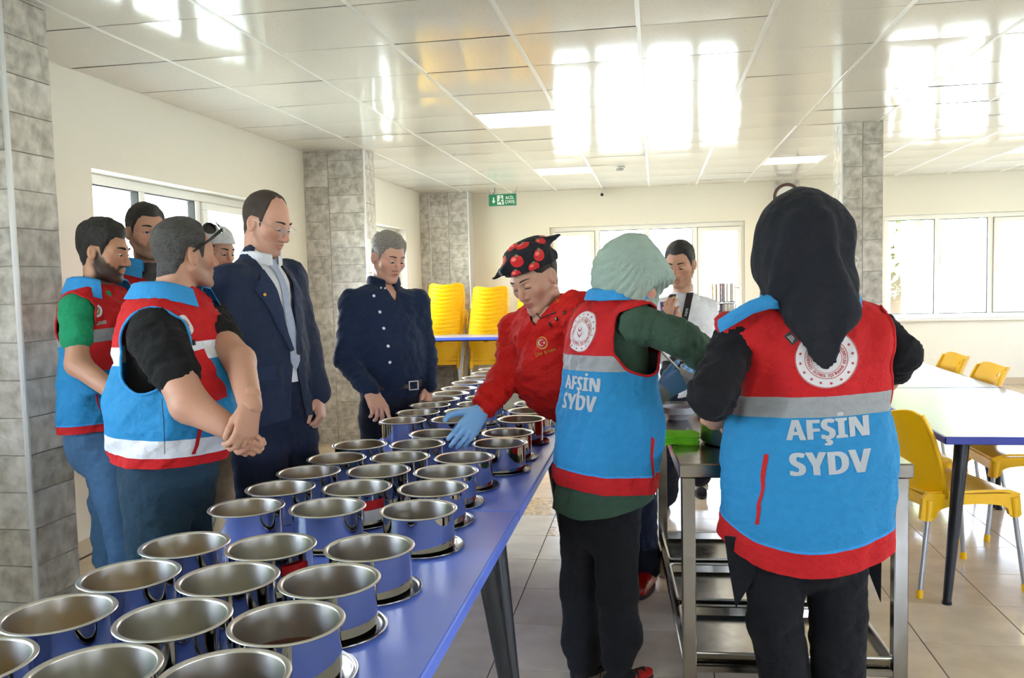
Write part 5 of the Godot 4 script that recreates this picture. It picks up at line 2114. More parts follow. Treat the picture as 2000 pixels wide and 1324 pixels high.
# armhole with piping; returns what is left of the garment
func armhole(root: Node3D, mesh: Dictionary, c: Vector3, axis: Vector3, r: float, m: Material, tall := 1.0) -> Dictionary:
	var o: Array = FieldTools.opening(mesh, c, axis, r, tall)
	if o[1].size() > 8:
		var q := Soup.new()
		q.tube(o[1], 0.0045, 8, false, true)
		part(root, "armhole_edge", q.mesh(), m)
	return o[0]

# V shaped opening at the throat with skin behind it; returns the garment without it
func neckline(root: Node3D, m: Dictionary, at: Vector3, F: Vector3, w: float, deep: float, skin: Color) -> Dictionary:
	var vt := Transform3D(Basis(-beside(F), Vector3.UP, F), at).affine_inverse()
	var o: Array = FieldTools.cut(m, func(p):
		var q: Vector3 = vt * p
		return (w * clampf((q.y + deep) / (deep + 0.005), 0.0, 1.6) - absf(q.x)) if q.z > 0.0 else -0.05)
	if o[0].i.size():
		FieldTools.push(o[0], func(_p, _n): return -0.010)
		part(root, "neckline", FieldTools.mesh(o[0], func(_p): return skin), skin_mat("skin"), "bare skin in the open collar")
	return o[1]

# shirt worn under a vest: trunk and upper arms in one
func undershirt(root: Node3D, called: String, chest: Vector3, waist: Vector3, F: Vector3, w: float, flat: float, SR: Vector3, SL: Vector3, neck: Vector3, m: Material) -> void:
	var f := Field.new()
	f.cap(chest, waist, w, w, 0.05, F, flat)
	f.cap(SR, SL, 0.052, 0.052, 0.05)
	f.cap(neck, chest, 0.062, w * 0.7, 0.05)
	part(root, called, FieldTools.mesh(f.net(0.016)), m)

func sleeve(root: Node3D, pts: Array, radii: Array, m: Material, sd: int, called := "sleeve", amp := 0.006, cell := 0.010) -> void:
	var f := Field.new()
	for k in pts.size() - 1:
		f.cap(pts[k], pts[k + 1], radii[k], radii[k + 1], 0.02)
	var mesh: Dictionary = f.net(cell)
	FieldTools.push(mesh, folds(amp, 22.0, (pts[1] - pts[0]).cross(Vector3(0.2, 0.3, 1)), sd))
	part(root, called, FieldTools.mesh(mesh), m)

func beside(F: Vector3) -> Vector3:
	return F.cross(Vector3.UP).normalized()

func flat3(v: Vector3) -> Vector3:
	return Vector3(v.x, 0, v.z).normalized()

# woman in black headscarf, seen from behind
func person_black_scarf() -> void:
	var root := person("person in black headscarf, seen from behind at the steel work table", Vector3.ZERO)
	var F := flat3(Vector3(0.2389, 0.0000, -0.9710))
	var R := beside(F)
	var blk := cloth("black_cloth")
	var skin := Color(0.50, 0.29, 0.20)
	var neck: Vector3 = Vector3(0.423, 1.320, -2.405)
	var hips: Vector3 = Vector3(0.402, 0.666, -2.387)
	var t := frame(Vector3(0.414, 1.453, -2.393), (F + Vector3(0, -0.45, 0)).normalized())
	var SL: Vector3 = Vector3(0.220, 1.253, -2.356)
	var SR: Vector3 = Vector3(0.590, 1.248, -2.399)
	var EL: Vector3 = Vector3(0.147, 1.103, -2.262)
	var ER: Vector3 = Vector3(0.647, 1.193, -2.384)
	var WL: Vector3 = Vector3(0.168, 0.994, -2.502)
	var WR: Vector3 = Vector3(0.683, 1.086, -2.637)
	var hd := body(root, t, 1.0, {"cell": 0.007}, skin, neck, hips, [[SL, EL, WL, 0.044, 0.034, {"dir": Vector3(0.249, 0.970, -2.677) - WL, "palm": Vector3(0.3, -1, 0), "side": -1.0, "curl": [0.5, 0.5, 0.5, 0.5, 0.5]}], [SR, ER, WR, 0.042, 0.03, {"dir": Vector3(0.635, 0.996, -2.775) - WR, "palm": Vector3(-0.3, -1, 0), "side": 1.0, "curl": [0.6, 0.6, 0.6, 0.6, 0.5]}]])
	# trousers
	legs(root, "trousers", blk, hips + Vector3(0, 0.06, 0), F, Vector2(0.16, 0.12), [Vector3(0.320, 0.597, -2.368), Vector3(0.315, 0.459, -2.347), Vector3(0.337, 0.303, -2.340), Vector3(0.30, 0.06, -2.27)], [Vector3(0.491, 0.593, -2.397), Vector3(0.485, 0.455, -2.376), Vector3(0.488, 0.299, -2.366), Vector3(0.47, 0.06, -2.27)], [0.080, 0.077, 0.069, 0.05], 3, 0.006, 0.010, 0.012)
	shoe(F, Vector3(0.30, 0, -2.22), 0.25, blk, root)
	shoe(F, Vector3(0.47, 0, -2.22), 0.25, blk, root)
	# apron corners hanging below the vest
	for e in [[Vector3(0.209, 0.638, -2.321), Vector3(0.211, 0.484, -2.311), 0.022], [Vector3(0.583, 0.616, -2.424), Vector3(0.613, 0.487, -2.421), 0.02]]:
		var q := Soup.new()
		q.plate(PackedVector2Array([Vector2(-0.03, 0.06), Vector2(0.045, 0.06), Vector2(0.055, -0.04), Vector2(0.0, -0.14), Vector2(-0.02, -0.02)]) if e[2] > 0.021 else PackedVector2Array([Vector2(-0.05, 0.05), Vector2(0.03, 0.05), Vector2(0.028, -0.125), Vector2(0.0, -0.05)]), 0.004, frame(e[0], -F))
		part(root, "apron_end", q.mesh(), blk)
	# sleeves
	sleeve(root, [SL - Vector3(0, 0.008, 0), EL, EL.lerp(WL, 0.2)], [0.060, 0.061, 0.058], blk, 5)
	sleeve(root, [SR, ER, ER.lerp(WR, 0.6)], [0.056, 0.050, 0.046], blk, 6)
	undershirt(root, "shirt", Vector3(0.417, 1.159, -2.393), Vector3(0.411, 0.900, -2.374), F, 0.185, 1.9, SR, SL, neck, blk)
	# vest
	var f := Field.new()
	f.cap(Vector3(0.414, 1.159, -2.393), Vector3(0.408, 0.900, -2.374), 0.208, 0.213, 0.06, F, 1.75)
	f.cap(Vector3(0.408, 0.900, -2.374), Vector3(0.391, 0.585, -2.369), 0.213, 0.240, 0.06, F, 1.6)
	f.cap(SL - R * 0.01, SR + R * 0.01, 0.066, 0.066, 0.07)
	f.cap(Vector3(0.423, 1.306, -2.404), Vector3(0.417, 1.180, -2.395), 0.09, 0.15, 0.06, F, 1.2)
	var mesh: Dictionary = f.net(0.011)
	FieldTools.push(mesh, folds(0.0075, 7.0, Vector3(0.2, 1, 0), 8))
	FieldTools.push(mesh, folds(0.003, 20.0, Vector3(0.8, 0.5, 0), 9))
	var full := mesh
	mesh = armhole(root, mesh, SL - Vector3(0, 0.095, 0) - R * 0.015, -R - F * 0.05, 0.085, cloth("vest_red"), 1.6)
	mesh = armhole(root, mesh, SR - Vector3(0, 0.06, 0) + R * 0.012, R - F * 0.05, 0.085, cloth("vest_red"), 1.6)
	var org: Vector3 = Vector3(0.384, 1.060, -2.259)
	vest(root, mesh, {"org": org, "hem": 0.6228, "hem_h": 0.062, "band0": 1.0388, "band1": 1.0915, "band_tilt": Vector2(0.055, 0), "wobble": func(p): return 0.055 * pow((p - hips).dot(R) / 0.22, 2.0)})
	# red pocket openings at the left side
	var side := frame(Vector3(0.169, 0.847, -2.227), -F.rotated(Vector3.UP, -0.9))
	part(root, "pocket_edge", lay_on(mesh, flat_poly(PackedVector2Array([Vector2(-0.004, 0.09), Vector2(0.008, 0.09), Vector2(0.0, -0.10), Vector2(-0.010, -0.10)])), side), cloth("vest_red"))
	var tb := Transform3D(Basis(R, Vector3.UP, -F), Vector3(0.433, 1.192, -2.256))
	emblem_round(root, mesh, tb, 0.076, "TÜRKİYE CUMHURİYETİ AİLE VE SOSYAL HİZMETLER BAKANLIĞI ")
	var print_m := mat("print_grey")
	var tt := Transform3D(Basis(R, Vector3.UP, -F).rotated(F, -0.075), Vector3(0.435, 1.011, -2.244))
	part(root, "lettering", lay_on(mesh, flat_text("AFŞİN", 0.050), tt), print_m, "grey printed word AFŞİN")
	tt.origin = Vector3(0.438, 0.923, -2.238)
	part(root, "lettering", lay_on(mesh, flat_text("SYDV", 0.058), tt), print_m, "grey printed word SYDV")
	# collar
	part(root, "vest_collar", collar(frame(Vector3(0.416, 1.315, -2.404), F), 0.105, 0.10, 0.045, 0.5, 0.03, 0.01), cloth("collar_blue"))
	var cq := Soup.new()
	_shell(cq, [[Vector3(0.355, 1.359, -2.356), Vector3(0.299, 1.362, -2.285), Vector3(0.247, 1.343, -2.285), Vector3(0.202, 1.317, -2.296), Vector3(0.168, 1.292, -2.319)], [Vector3(0.355, 1.340, -2.339), Vector3(0.295, 1.342, -2.263), Vector3(0.246, 1.328, -2.254), Vector3(0.202, 1.301, -2.264), Vector3(0.166, 1.277, -2.297)], [Vector3(0.356, 1.321, -2.343), Vector3(0.295, 1.325, -2.272), Vector3(0.252, 1.313, -2.274), Vector3(0.207, 1.285, -2.285), Vector3(0.171, 1.262, -2.307)]], 0.006)
	part(root, "collar_flap", cq.mesh(), cloth("collar_blue"), "blue collar turned over the left shoulder")
	# scarf
	f = Field.new()
	var B := Basis(R, Vector3.UP, F)
	f.ell(Vector3(0.400, 1.513, -2.395), Vector3(0.124, 0.131, 0.138), 0.03, B)
	f.ell(Vector3(0.372, 1.434, -2.405), Vector3(0.100, 0.085, 0.115), 0.05, B)
	f.cap(Vector3(0.410, 1.500, -2.355), Vector3(0.424, 1.311, -2.273), 0.100, 0.082, 0.05, F, 1.7)
	f.cap(Vector3(0.425, 1.312, -2.263), Vector3(0.423, 1.202, -2.229), 0.082, 0.032, 0.03, F, 2.6)
	f.cap(Vector3(0.423, 1.202, -2.229), Vector3(0.422, 1.168, -2.222), 0.03, 0.006, 0.02, F, 2.0)
	f.cap(Vector3(0.478, 1.376, -2.317), Vector3(0.484, 1.303, -2.283), 0.045, 0.03, 0.04)
	f.cap(Vector3(0.358, 1.558, -2.274), Vector3(0.309, 1.367, -2.287), 0.010, 0.016, 0.035)
	f.cap(Vector3(0.431, 1.561, -2.271), Vector3(0.473, 1.325, -2.241), 0.010, 0.016, 0.035)
	f.cap(Vector3(0.402, 1.363, -2.385), Vector3(0.408, 1.294, -2.370), 0.10, 0.085, 0.05)
	var sm: Dictionary = f.net(0.009)
	var axis := R
	FieldTools.push(sm, func(p, n):
		var q: Vector3 = p - t.origin
		var a := q.dot(axis) * 34.0 + q.y * 9.0 + 2.5 * sin(q.y * 9.0)
		return 0.0055 * sin(a) * smoothstep(0.08, -0.12, q.y) * maxf(0.0, -n.dot(F) + 0.4))
	FieldTools.push(sm, folds(0.006, 9.0, Vector3(0.25, 1, 0), 14))
	part(root, "headscarf", FieldTools.mesh(sm), cloth("scarf_black"))
	var tg := part(root, "care_label", box_mesh(Vector3(0.02, 0.032, 0.0015)), mat("rubber_black"), "small black woven label", Vector3(0.338, 1.251, -2.198), Vector3(0, 0, 0.7))
	for k in 3:
		part(tg, "print", box_mesh(Vector3(0.002, 0.020 - 0.004 * k, 0.0004)), mat("print_grey"), "", Vector3(-0.004 + 0.0042 * k, 0, 0.001))
	settle(root, Vector3(0.39, 0, -2.25))

# woman in sage headscarf
func person_sage_scarf() -> void:
	var root := person("person in sage green headscarf and vest, stretching an arm over the work table", Vector3.ZERO)
	var F := flat3(Vector3(0.6260, 0.0000, -0.7798))
	var R := beside(F)
	var blk := cloth("black_trousers")
	var grn := cloth("shirt_green")
	var neck: Vector3 = Vector3(-0.114, 1.332, -2.883)
	var hips: Vector3 = Vector3(-0.184, 0.645, -2.824)
	var fh: Vector3 = Vector3(0.8513, -0.3746, -0.3675)
	var t := frame(Vector3(-0.073, 1.409, -2.876), fh)
	var SL: Vector3 = Vector3(-0.233, 1.273, -2.981)
	var SR: Vector3 = Vector3(-0.049, 1.264, -2.748)
	var EL: Vector3 = Vector3(-0.108, 0.976, -3.165)
	var WL: Vector3 = Vector3(0.019, 0.994, -3.086)
	var ER: Vector3 = Vector3(0.150, 1.163, -2.775)
	var WR: Vector3 = Vector3(0.281, 1.025, -2.930)
	var skin := Color(0.56, 0.34, 0.26)
	var hl := {"dir": Vector3(0.088, 1.042, -3.061) - WL, "palm": Vector3(0.2, 0.3, -1), "side": 1.0, "curl": [0.45, 0.45, 0.5, 0.55, 0.3]}
	body(root, t, 0.98, {"ears": false, "lid": 1.0}, skin, neck, hips, [[SL, EL, WL, 0.04, 0.028], [SR, ER, WR, 0.04, 0.028, {"dir": Vector3(0.346, 0.965, -2.978) - WR, "palm": Vector3(0, -1, 0.2), "side": -1.0, "curl": [0.5, 0.5, 0.5, 0.5, 0.4]}]])
	eyes(root, t, 0.98, Color(0.2, 0.16, 0.14), 0.7)
	var g := Field.new()
	hand_prims(g, WL, hl.dir, hl.palm, hl.side, hl.curl, 1.05)
	part(root, "glove", FieldTools.mesh(g.net(0.0045)), mat("glove_blue"), "blue disposable glove")
	sleeve(root, [WL - (hl.dir as Vector3).normalized() * 0.07, WL + (hl.dir as Vector3).normalized() * 0.004], [0.042, 0.038], cloth("cuff_grey"), 31, "cuff", 0.003, 0.007)
	sleeve(root, [SL, EL, EL.lerp(WL, 0.5)], [0.058, 0.05, 0.045], grn, 32)
	sleeve(root, [Vector3(-0.080, 1.248, -2.802), SR, Vector3(0.080, 1.217, -2.726), ER, ER.lerp(WR, 0.8)], [0.06, 0.060, 0.056, 0.054, 0.045], grn, 33, "sleeve", 0.006)
	legs(root, "trousers", blk, hips, F, Vector2(0.132, 0.11), [Vector3(-0.255, 0.603, -2.870), Vector3(-0.274, 0.322, -2.887), Vector3(-0.273, 0.133, -2.895), Vector3(-0.267, 0.064, -2.891)], [Vector3(-0.144, 0.629, -2.789), Vector3(-0.136, 0.378, -2.752), Vector3(-0.125, 0.224, -2.743), Vector3(-0.139, 0.148, -2.736)], [0.085, 0.068, 0.066, 0.058], 34, 0.004, 0.011)
	# slides with red flowers
	for e in [[Vector3(-0.306, 0.048, -2.873), 0.20], [Vector3(-0.181, 0.131, -2.687), 0.245]]:
		var heel := Vector3(e[0].x, 0, e[0].z)
		var o := shoe(F, heel, e[1], cloth("slide_black"), root, "slide")
		if e[1] > 0.22:
			for fl in [0.45, 0.62, 0.78]:
				var q := Soup.new()
				q.lathe([Vector2(0, 0.006), Vector2(0.02, 0.004), Vector2(0.024, 0.0)], 12, Transform3D(Basis(R, 0.5), heel + F * e[1] * fl + Vector3(0, 0.075 - 0.018 * fl, 0) + R * 0.02))
				part(o, "red_patch", q.mesh(), mat("slide_red"))
	# shirt tail under the vest
	var f := Field.new()
	f.cap(Vector3(-0.167, 0.827, -2.839), Vector3(-0.196, 0.514, -2.812), 0.178, 0.192, 0.05, F, 1.35)
	var sm: Dictionary = f.net(0.012)
	FieldTools.push(sm, folds(0.006, 10.0, Vector3.UP, 36))
	var low: float = 0.6232
	sm = FieldTools.cut(sm, func(p): return p.y - low - 0.5 * pow(maxf(0.0, (p - hips).dot(Vector3(0.98, 0, 0.17)) + 0.06), 1.5))[0]
	part(root, "shirt", FieldTools.mesh(sm), grn)
	undershirt(root, "shirt", Vector3(-0.153, 1.158, -2.865), Vector3(-0.159, 0.914, -2.847), F, 0.146, 1.5, SR, SL, neck, grn)
	f = Field.new()
	f.cap(Vector3(-0.153, 1.158, -2.865), Vector3(-0.159, 0.914, -2.847), 0.185, 0.190, 0.05, F, 1.42)
	f.cap(Vector3(-0.159, 0.914, -2.847), Vector3(-0.191, 0.601, -2.819), 0.190, 0.212, 0.05, F, 1.35)
	f.cap(SL, SR, 0.066, 0.072, 0.06)
	f.cap(neck, Vector3(-0.130, 1.175, -2.870), 0.075, 0.13, 0.05, F, 1.2)
	var mesh: Dictionary = f.net(0.011)
	FieldTools.push(mesh, folds(0.008, 8.0, Vector3(0.15, 1, 0.1), 37))
	FieldTools.push(mesh, folds(0.003, 22.0, Vector3(0.8, 0.6, 0), 38))
	mesh = armhole(root, mesh, SR - Vector3(0, 0.05, 0) - R * 0.05, R, 0.088, cloth("vest_red"), 1.35)
	mesh = armhole(root, mesh, SL - Vector3(0, 0.04, 0) + R * 0.03, -R, 0.080, cloth("vest_red"), 1.2)
	var org: Vector3 = Vector3(-0.166, 0.992, -2.688)
	vest(root, mesh, {"org": org, "hem": 0.7187, "hem_h": 0.055, "band0": 1.1114, "band1": 1.1628, "tilt": Vector2(-0.03, 0.0), "band_tilt": Vector2(0.0, 0.03)})
	var tb := Transform3D(Basis(R, Vector3.UP, -F), Vector3(-0.248, 1.238, -2.793))
	emblem_round(root, mesh, tb, 0.068, "TÜRKİYE CUMHURİYETİ AİLE VE SOSYAL HİZMETLER BAKANLIĞI ")
	var print_m := mat("print_grey")
	tb.origin = Vector3(-0.254, 1.066, -2.760)
	part(root, "lettering", lay_on(mesh, flat_text("AFŞİN", 0.044), tb), print_m, "grey printed word AFŞİN")
	tb.origin = Vector3(-0.265, 1.004, -2.753)
	part(root, "lettering", lay_on(mesh, flat_text("SYDV", 0.050), tb), print_m, "grey printed word SYDV")
	var sd := frame(Vector3(-0.012, 0.823, -2.703), R.lerp(-F, 0.2))
	part(root, "pocket_edge", lay_on(mesh, flat_poly(PackedVector2Array([Vector2(-0.008, 0.08), Vector2(0.008, 0.07), Vector2(0.006, -0.07), Vector2(-0.006, -0.07)])), sd), cloth("vest_red"))
	part(root, "vest_collar", collar(frame(Vector3(-0.126, 1.332, -2.881), F, (Vector3.UP + F * 0.25).normalized()), 0.088, 0.082, 0.045, 0.5, 0.02, 0.006), cloth("collar_blue"))
	# scarf
	f = Field.new()
	var B := frame(Vector3.ZERO, fh).basis
	f.ell(Vector3(-0.087, 1.428, -2.875), Vector3(0.102, 0.105, 0.124), 0.03, B)
	f.cap(Vector3(-0.065, 1.466, -2.871), Vector3(0.046, 1.413, -2.856), 0.096, 0.020, 0.06, R, 1.0)
	f.cap(Vector3(-0.057, 1.383, -2.836), Vector3(-0.029, 1.321, -2.836), 0.070, 0.045, 0.05)
	f.cap(Vector3(-0.127, 1.384, -2.885), Vector3(-0.099, 1.314, -2.885), 0.080, 0.07, 0.05)
	f.ell(Vector3(0.021, 1.330, -2.825), Vector3(0.035, 0.05, 0.07), 0.02, B, -1)
	var sm2: Dictionary = f.net(0.0075)
	var si := frame(Vector3(-0.090, 1.432, -2.874), fh).affine_inverse()
	FieldTools.push(sm2, func(p, _n):
		var q: Vector3 = si * p
		var an := atan2(q.z - 0.02, -q.y + 0.10) * 22.0 + 1.5 * sin(q.y * 20.0)
		return 0.0075 * (pow(absf(sin(an)), 0.6) - 0.6) * smoothstep(0.10, -0.01, q.y))
	FieldTools.push(sm2, folds(0.0018, 14.0, Vector3(0.3, 1, 0), 41))
	part(root, "headscarf", FieldTools.mesh(sm2), cloth("scarf_sage"))
	settle(root, Vector3(hips.x, 0, hips.z))

# cook in red jacket bending over the pots
func person_cook() -> void:
	var root := person("person in red chef jacket and tomato bandana, bending over the pots", Vector3.ZERO)
	var F := flat3(Vector3(-0.5062, 0.0000, 0.8624))
	var R := beside(F)
	var red := cloth("chef_red")
	var fh: Vector3 = Vector3(-0.4764, -0.4226, 0.7710)
	var up: Vector3 = (Vector3(-0.16, 1.0, 0.0)).normalized()
	var t := frame(Vector3(-0.447, 1.422, -3.138), fh, up)
	var neck: Vector3 = Vector3(-0.399, 1.285, -3.198)
	var hips := Vector3(-0.20, 0.86, -3.60)
	var SR: Vector3 = Vector3(-0.547, 1.209, -3.309)
	var SL: Vector3 = Vector3(-0.272, 1.289, -3.057)
	var ER: Vector3 = Vector3(-0.582, 1.048, -3.272)
	var WR: Vector3 = Vector3(-0.663, 0.918, -3.106)
	var EL: Vector3 = Vector3(-0.223, 1.050, -3.038)
	var WL: Vector3 = Vector3(-0.255, 0.916, -3.176)
	var skin := Color(0.46, 0.265, 0.19)
	var opt := {"lid": 1.0, "lip": Color(0.34, 0.09, 0.08), "width": 0.98, "nose": 0.85}
	var hd := body(root, t, 1.0, opt, skin, neck, hips, [[SR, ER, WR, 0.04, 0.027], [SL, EL, WL, 0.04, 0.027, {"dir": Vector3(-0.5, -0.5, 0.2), "palm": Vector3(0, -1, 0), "side": 1.0, "curl": [0.4, 0.4, 0.4, 0.4, 0.4]}]])
	eyes(root, t, 1.0, Color(0.06, 0.04, 0.035), 1.0, 0.75, true)
	# glove, fingers pointing into the pot
	var g := Field.new()
	var hdir: Vector3 = Vector3(-0.725, 0.819, -2.967) - WR
	hand_prims(g, WR, hdir, Vector3(-0.5, -0.3, -0.8), -1.0, [0.12, 0.16, 0.22, 0.28, 0.2], 1.12, 1.1)
	part(root, "glove", FieldTools.mesh(g.net(0.0042)), mat("glove_blue"), "blue disposable glove")
	# hair and bandana
	var hair: Dictionary = make_hair(hd, t, 1.0, {"front": 0.06, "hair": 0.012, "sideburn": 0.022})
	part(root, "hair", FieldTools.mesh(hair), hair_mat("hair_black"))
	var f := Field.new()
	f.at(t, 1.0)
	f.ell(Vector3(0, 0.040, -0.012), Vector3(0.093, 0.098, 0.114), 0.02)
	f.ell(Vector3(0.01, 0.108, -0.01), Vector3(0.082, 0.036, 0.096), 0.03)
	f.cap(Vector3(-0.035, 0.085, 0.080), Vector3(-0.075, 0.072, 0.122), 0.034, 0.008, 0.02, Vector3(0, 1, 0), 1.6)
	f.cap(Vector3(0.060, 0.105, -0.050), Vector3(0.108, 0.112, -0.098), 0.034, 0.008, 0.02, Vector3(0, 1, 0), 1.6)
	var bm: Dictionary = f.net(0.006)
	var inv := t.affine_inverse()
	bm = FieldTools.cut(bm, func(p): 
		var q: Vector3 = inv * p
		return q.y - 0.040 - 0.14 * q.z)[0]
	FieldTools.push(bm, folds(0.005, 16.0, Vector3(1, 0.2, 0), 51))
	var ban := part(root, "bandana", FieldTools.mesh(bm), cloth("bandana_black"))
	var tom := mat("tomato_print")
	var pink := mat("tomato_shine")
	var leafm := mat("tomato_leaf")
	var spots := [[70.0, 25.0, 0.024], [20.0, 30.0, 0.025], [-25.0, 36.0, 0.024], [45.0, 58.0, 0.026], [-10.0, 66.0, 0.026], [-60.0, 40.0, 0.022], [100.0, 45.0, 0.022], [8.0, 8.0, 0.020], [48.0, 9.0, 0.021], [-45.0, 12.0, 0.017], [-90.0, 30.0, 0.02], [140.0, 40.0, 0.022]]
	for s in spots:
		var a := deg_to_rad(s[0])
		var b := deg_to_rad(s[1])
		var d := t.basis * Vector3(sin(a) * cos(b), sin(b), cos(a) * cos(b))
		var pt := frame(t * Vector3(0, 0.045, -0.012), d, t.basis.y + t.basis.z * 0.01)
		var to := part(ban, "tomato_print", lay_on(bm, flat_poly(ellipse(s[2], s[2] * 0.82, 20)), pt, 0.0012, 0.008), tom)
		part(to, "shine", lay_on(bm, flat_poly(ellipse(s[2] * 0.4, s[2] * 0.25, 10, Vector2(-s[2] * 0.3, s[2] * 0.3))), pt, 0.002, 0.008), pink)
		part(to, "leaf", lay_on(bm, flat_poly(star(s[2] * 0.35, Vector2(s[2] * 0.2, s[2] * 0.7))), pt, 0.002, 0.008), leafm)
	var wt := frame(t * Vector3(0, 0.045, -0.012), t.basis * Vector3(sin(-0.35) * cos(0.45), sin(0.45), cos(-0.35) * cos(0.45)), t.basis.y)
	part(ban, "lettering", lay_on(bm, moved(flat_text("tomatoes", 0.011, 500), Vector2.ZERO, -1.25), wt, 0.0022, 0.006), mat("print_grey"))
	# earring
	var er := Soup.new()
	er.lathe([Vector2(0, -0.006), Vector2(0.0055, 0), Vector2(0, 0.006)], 10, Transform3D(Basis(), t * Vector3(0.085, -0.036, -0.006)))
	er.lathe([Vector2(0, -0.005), Vector2(0.004, 0), Vector2(0, 0.005)], 10, Transform3D(Basis(), t * Vector3(0.087, -0.036, -0.006) + Vector3(0, -0.02, 0)))
	part(root, "earring", er.mesh(), mat("rim_steel"))
	# jacket
	f = Field.new()
	f.cap(neck - Vector3(0, 0.06, 0), Vector3(-0.395, 1.069, -3.224), 0.135, 0.168, 0.06, F, 1.45)
	f.cap(Vector3(-0.395, 1.069, -3.224), hips, 0.168, 0.185, 0.06, F, 1.35)
	f.cap(hips, hips - Vector3(0, 0.10, 0), 0.185, 0.195, 0.05, F, 1.3)
	f.cap(SR, SL, 0.070, 0.074, 0.06)
	f.cap(SR, ER, 0.072, 0.060, 0.04)
	f.cap(ER, WR.lerp(ER, 0.22), 0.060, 0.052, 0.02)
	f.cap(SL, EL, 0.072, 0.06, 0.04)
	f.cap(EL, WL, 0.06, 0.048, 0.02)
	var jm: Dictionary = f.net(0.010)
	FieldTools.push(jm, folds(0.010, 10.0, Vector3(0.7, 0.5, 0.2), 53))
	FieldTools.push(jm, folds(0.005, 24.0, Vector3(0.9, 0.3, 0), 54))
	part(root, "chef_jacket", FieldTools.mesh(neckline(root, jm, neck + Vector3(0, 0.022, 0) - R * 0.012, F, 0.052, 0.065, skin)), red)
	var ct := frame(neck + Vector3(0, -0.012, 0), F, (t.origin - neck).normalized())
	part(root, "jacket_collar", collar(ct, 0.076, 0.076, 0.045, 0.45, 0.006, -0.01, 0.02), red)
	# black piping of the front flap, buttons, flag badge and stitched name
	var fp := frame(Vector3(-0.402, 1.190, -3.068), F)
	part(root, "piping", lay_on(jm, PackedVector2Array(), fp) if false else tube_mesh([Vector3(-0.433, 1.291, -3.070), Vector3(-0.416, 1.272, -3.056), Vector3(-0.372, 1.291, -3.040), Vector3(-0.314, 1.306, -3.010), Vector3(-0.300, 1.281, -2.991), Vector3(-0.292, 1.223, -2.978)], 0.0024, 6), mat("rubber_black"))
	for b in [Vector3(-0.426, 1.251, -2.967), Vector3(-0.374, 1.272, -2.977), Vector3(-0.323, 1.293, -2.987)]:
		var bt := frame(b, F)
		var bu := part(root, "button", lay_on(jm, flat_ring(0.0, 0.008, Vector2.ZERO, 14), bt, 0.004), mat("rubber_black"))
		part(bu, "stud", lay_on(jm, flat_ring(0.0, 0.0035, Vector2.ZERO, 10), bt, 0.0055), mat("rim_steel"))
	var gold := mat("thread_gold")
	var fb := frame(Vector3(-0.417, 1.180, -2.963), flat3(Vector3(-0.0010, 0.0000, 1.0000)))
	var fl := part(root, "flag_badge", lay_on(jm, flat_ring(0.0, 0.0225, Vector2.ZERO, 28), fb, 0.0018), mat("flag_red"), "round red flag badge with white crescent and star")
	part(fl, "gold_ring", lay_on(jm, flat_ring(0.0195, 0.0235, Vector2.ZERO, 28), fb, 0.003), gold)
	var cres := PackedVector2Array()
	for k in 17:
		cres.append(Vector2.from_angle(0.62 + (TAU - 1.24) * k / 16.0) * 0.0125)
	for k in 17:
		cres.append(Vector2.from_angle(TAU - 0.78 - (TAU - 1.56) * k / 16.0) * 0.0102 + Vector2(0.003, 0))
	part(fl, "crescent", lay_on(jm, flat_poly(moved(cres, Vector2(-0.003, 0))), fb, 0.0032, 0.006), mat("emblem_white"))
	part(fl, "star", lay_on(jm, flat_poly(star(0.0052, Vector2(0.009, 0), 0.3)), fb, 0.0032, 0.006), mat("emblem_white"))
	fb.origin = Vector3(-0.404, 1.146, -2.963)
	part(root, "stitched_name", lay_on(jm, moved(flat_text("Çiler  Ertekin", 0.0105, 400), Vector2.ZERO, 0.28), fb, 0.002, 0.008), gold, "gold embroidered lettering")
	part(root, "stitched_mark", lay_on(jm, moved(flat_text("əp", 0.016, 400), Vector2.ZERO, 0.35), frame(Vector3(-0.617, 1.162, -3.212), flat3(Vector3(0.1012, 0.0000, 0.9949))), 0.002, 0.008), gold)
	var cp := frame(Vector3(-0.355, 1.337, -2.985), flat3(Vector3(-0.0542, 0.0000, 0.9985)))
	part(root, "stitched_mark", lay_on(jm, moved(flat_text("ƒx", 0.012, 400), Vector2.ZERO, 0.2), cp, 0.002, 0.008), gold)
	# trousers and red clogs
	legs(root, "trousers", cloth("trousers_navy"), hips - Vector3(0, 0.08, 0), F, Vector2(0.165, 0.125), [hips + Vector3(-0.07, -0.15, -0.05), Vector3(-0.23, 0.45, -3.72), Vector3(-0.22, 0.10, -3.76)], [hips + Vector3(0.07, -0.15, 0.04), Vector3(-0.085, 0.45, -3.68), Vector3(-0.055, 0.10, -3.80)], [0.09, 0.075, 0.07], 57, 0.008)
	var clog := mat("clog_red")
	shoe(flat3(Vector3(-0.1977, 0.0000, 0.9803)), Vector3(-0.04, 0, -3.86), 0.24, clog, root, "clog")
	shoe(F, Vector3(-0.22, 0, -3.80), 0.24, clog, root, "clog")
	settle(root, Vector3(-0.1, 0, -3.75))

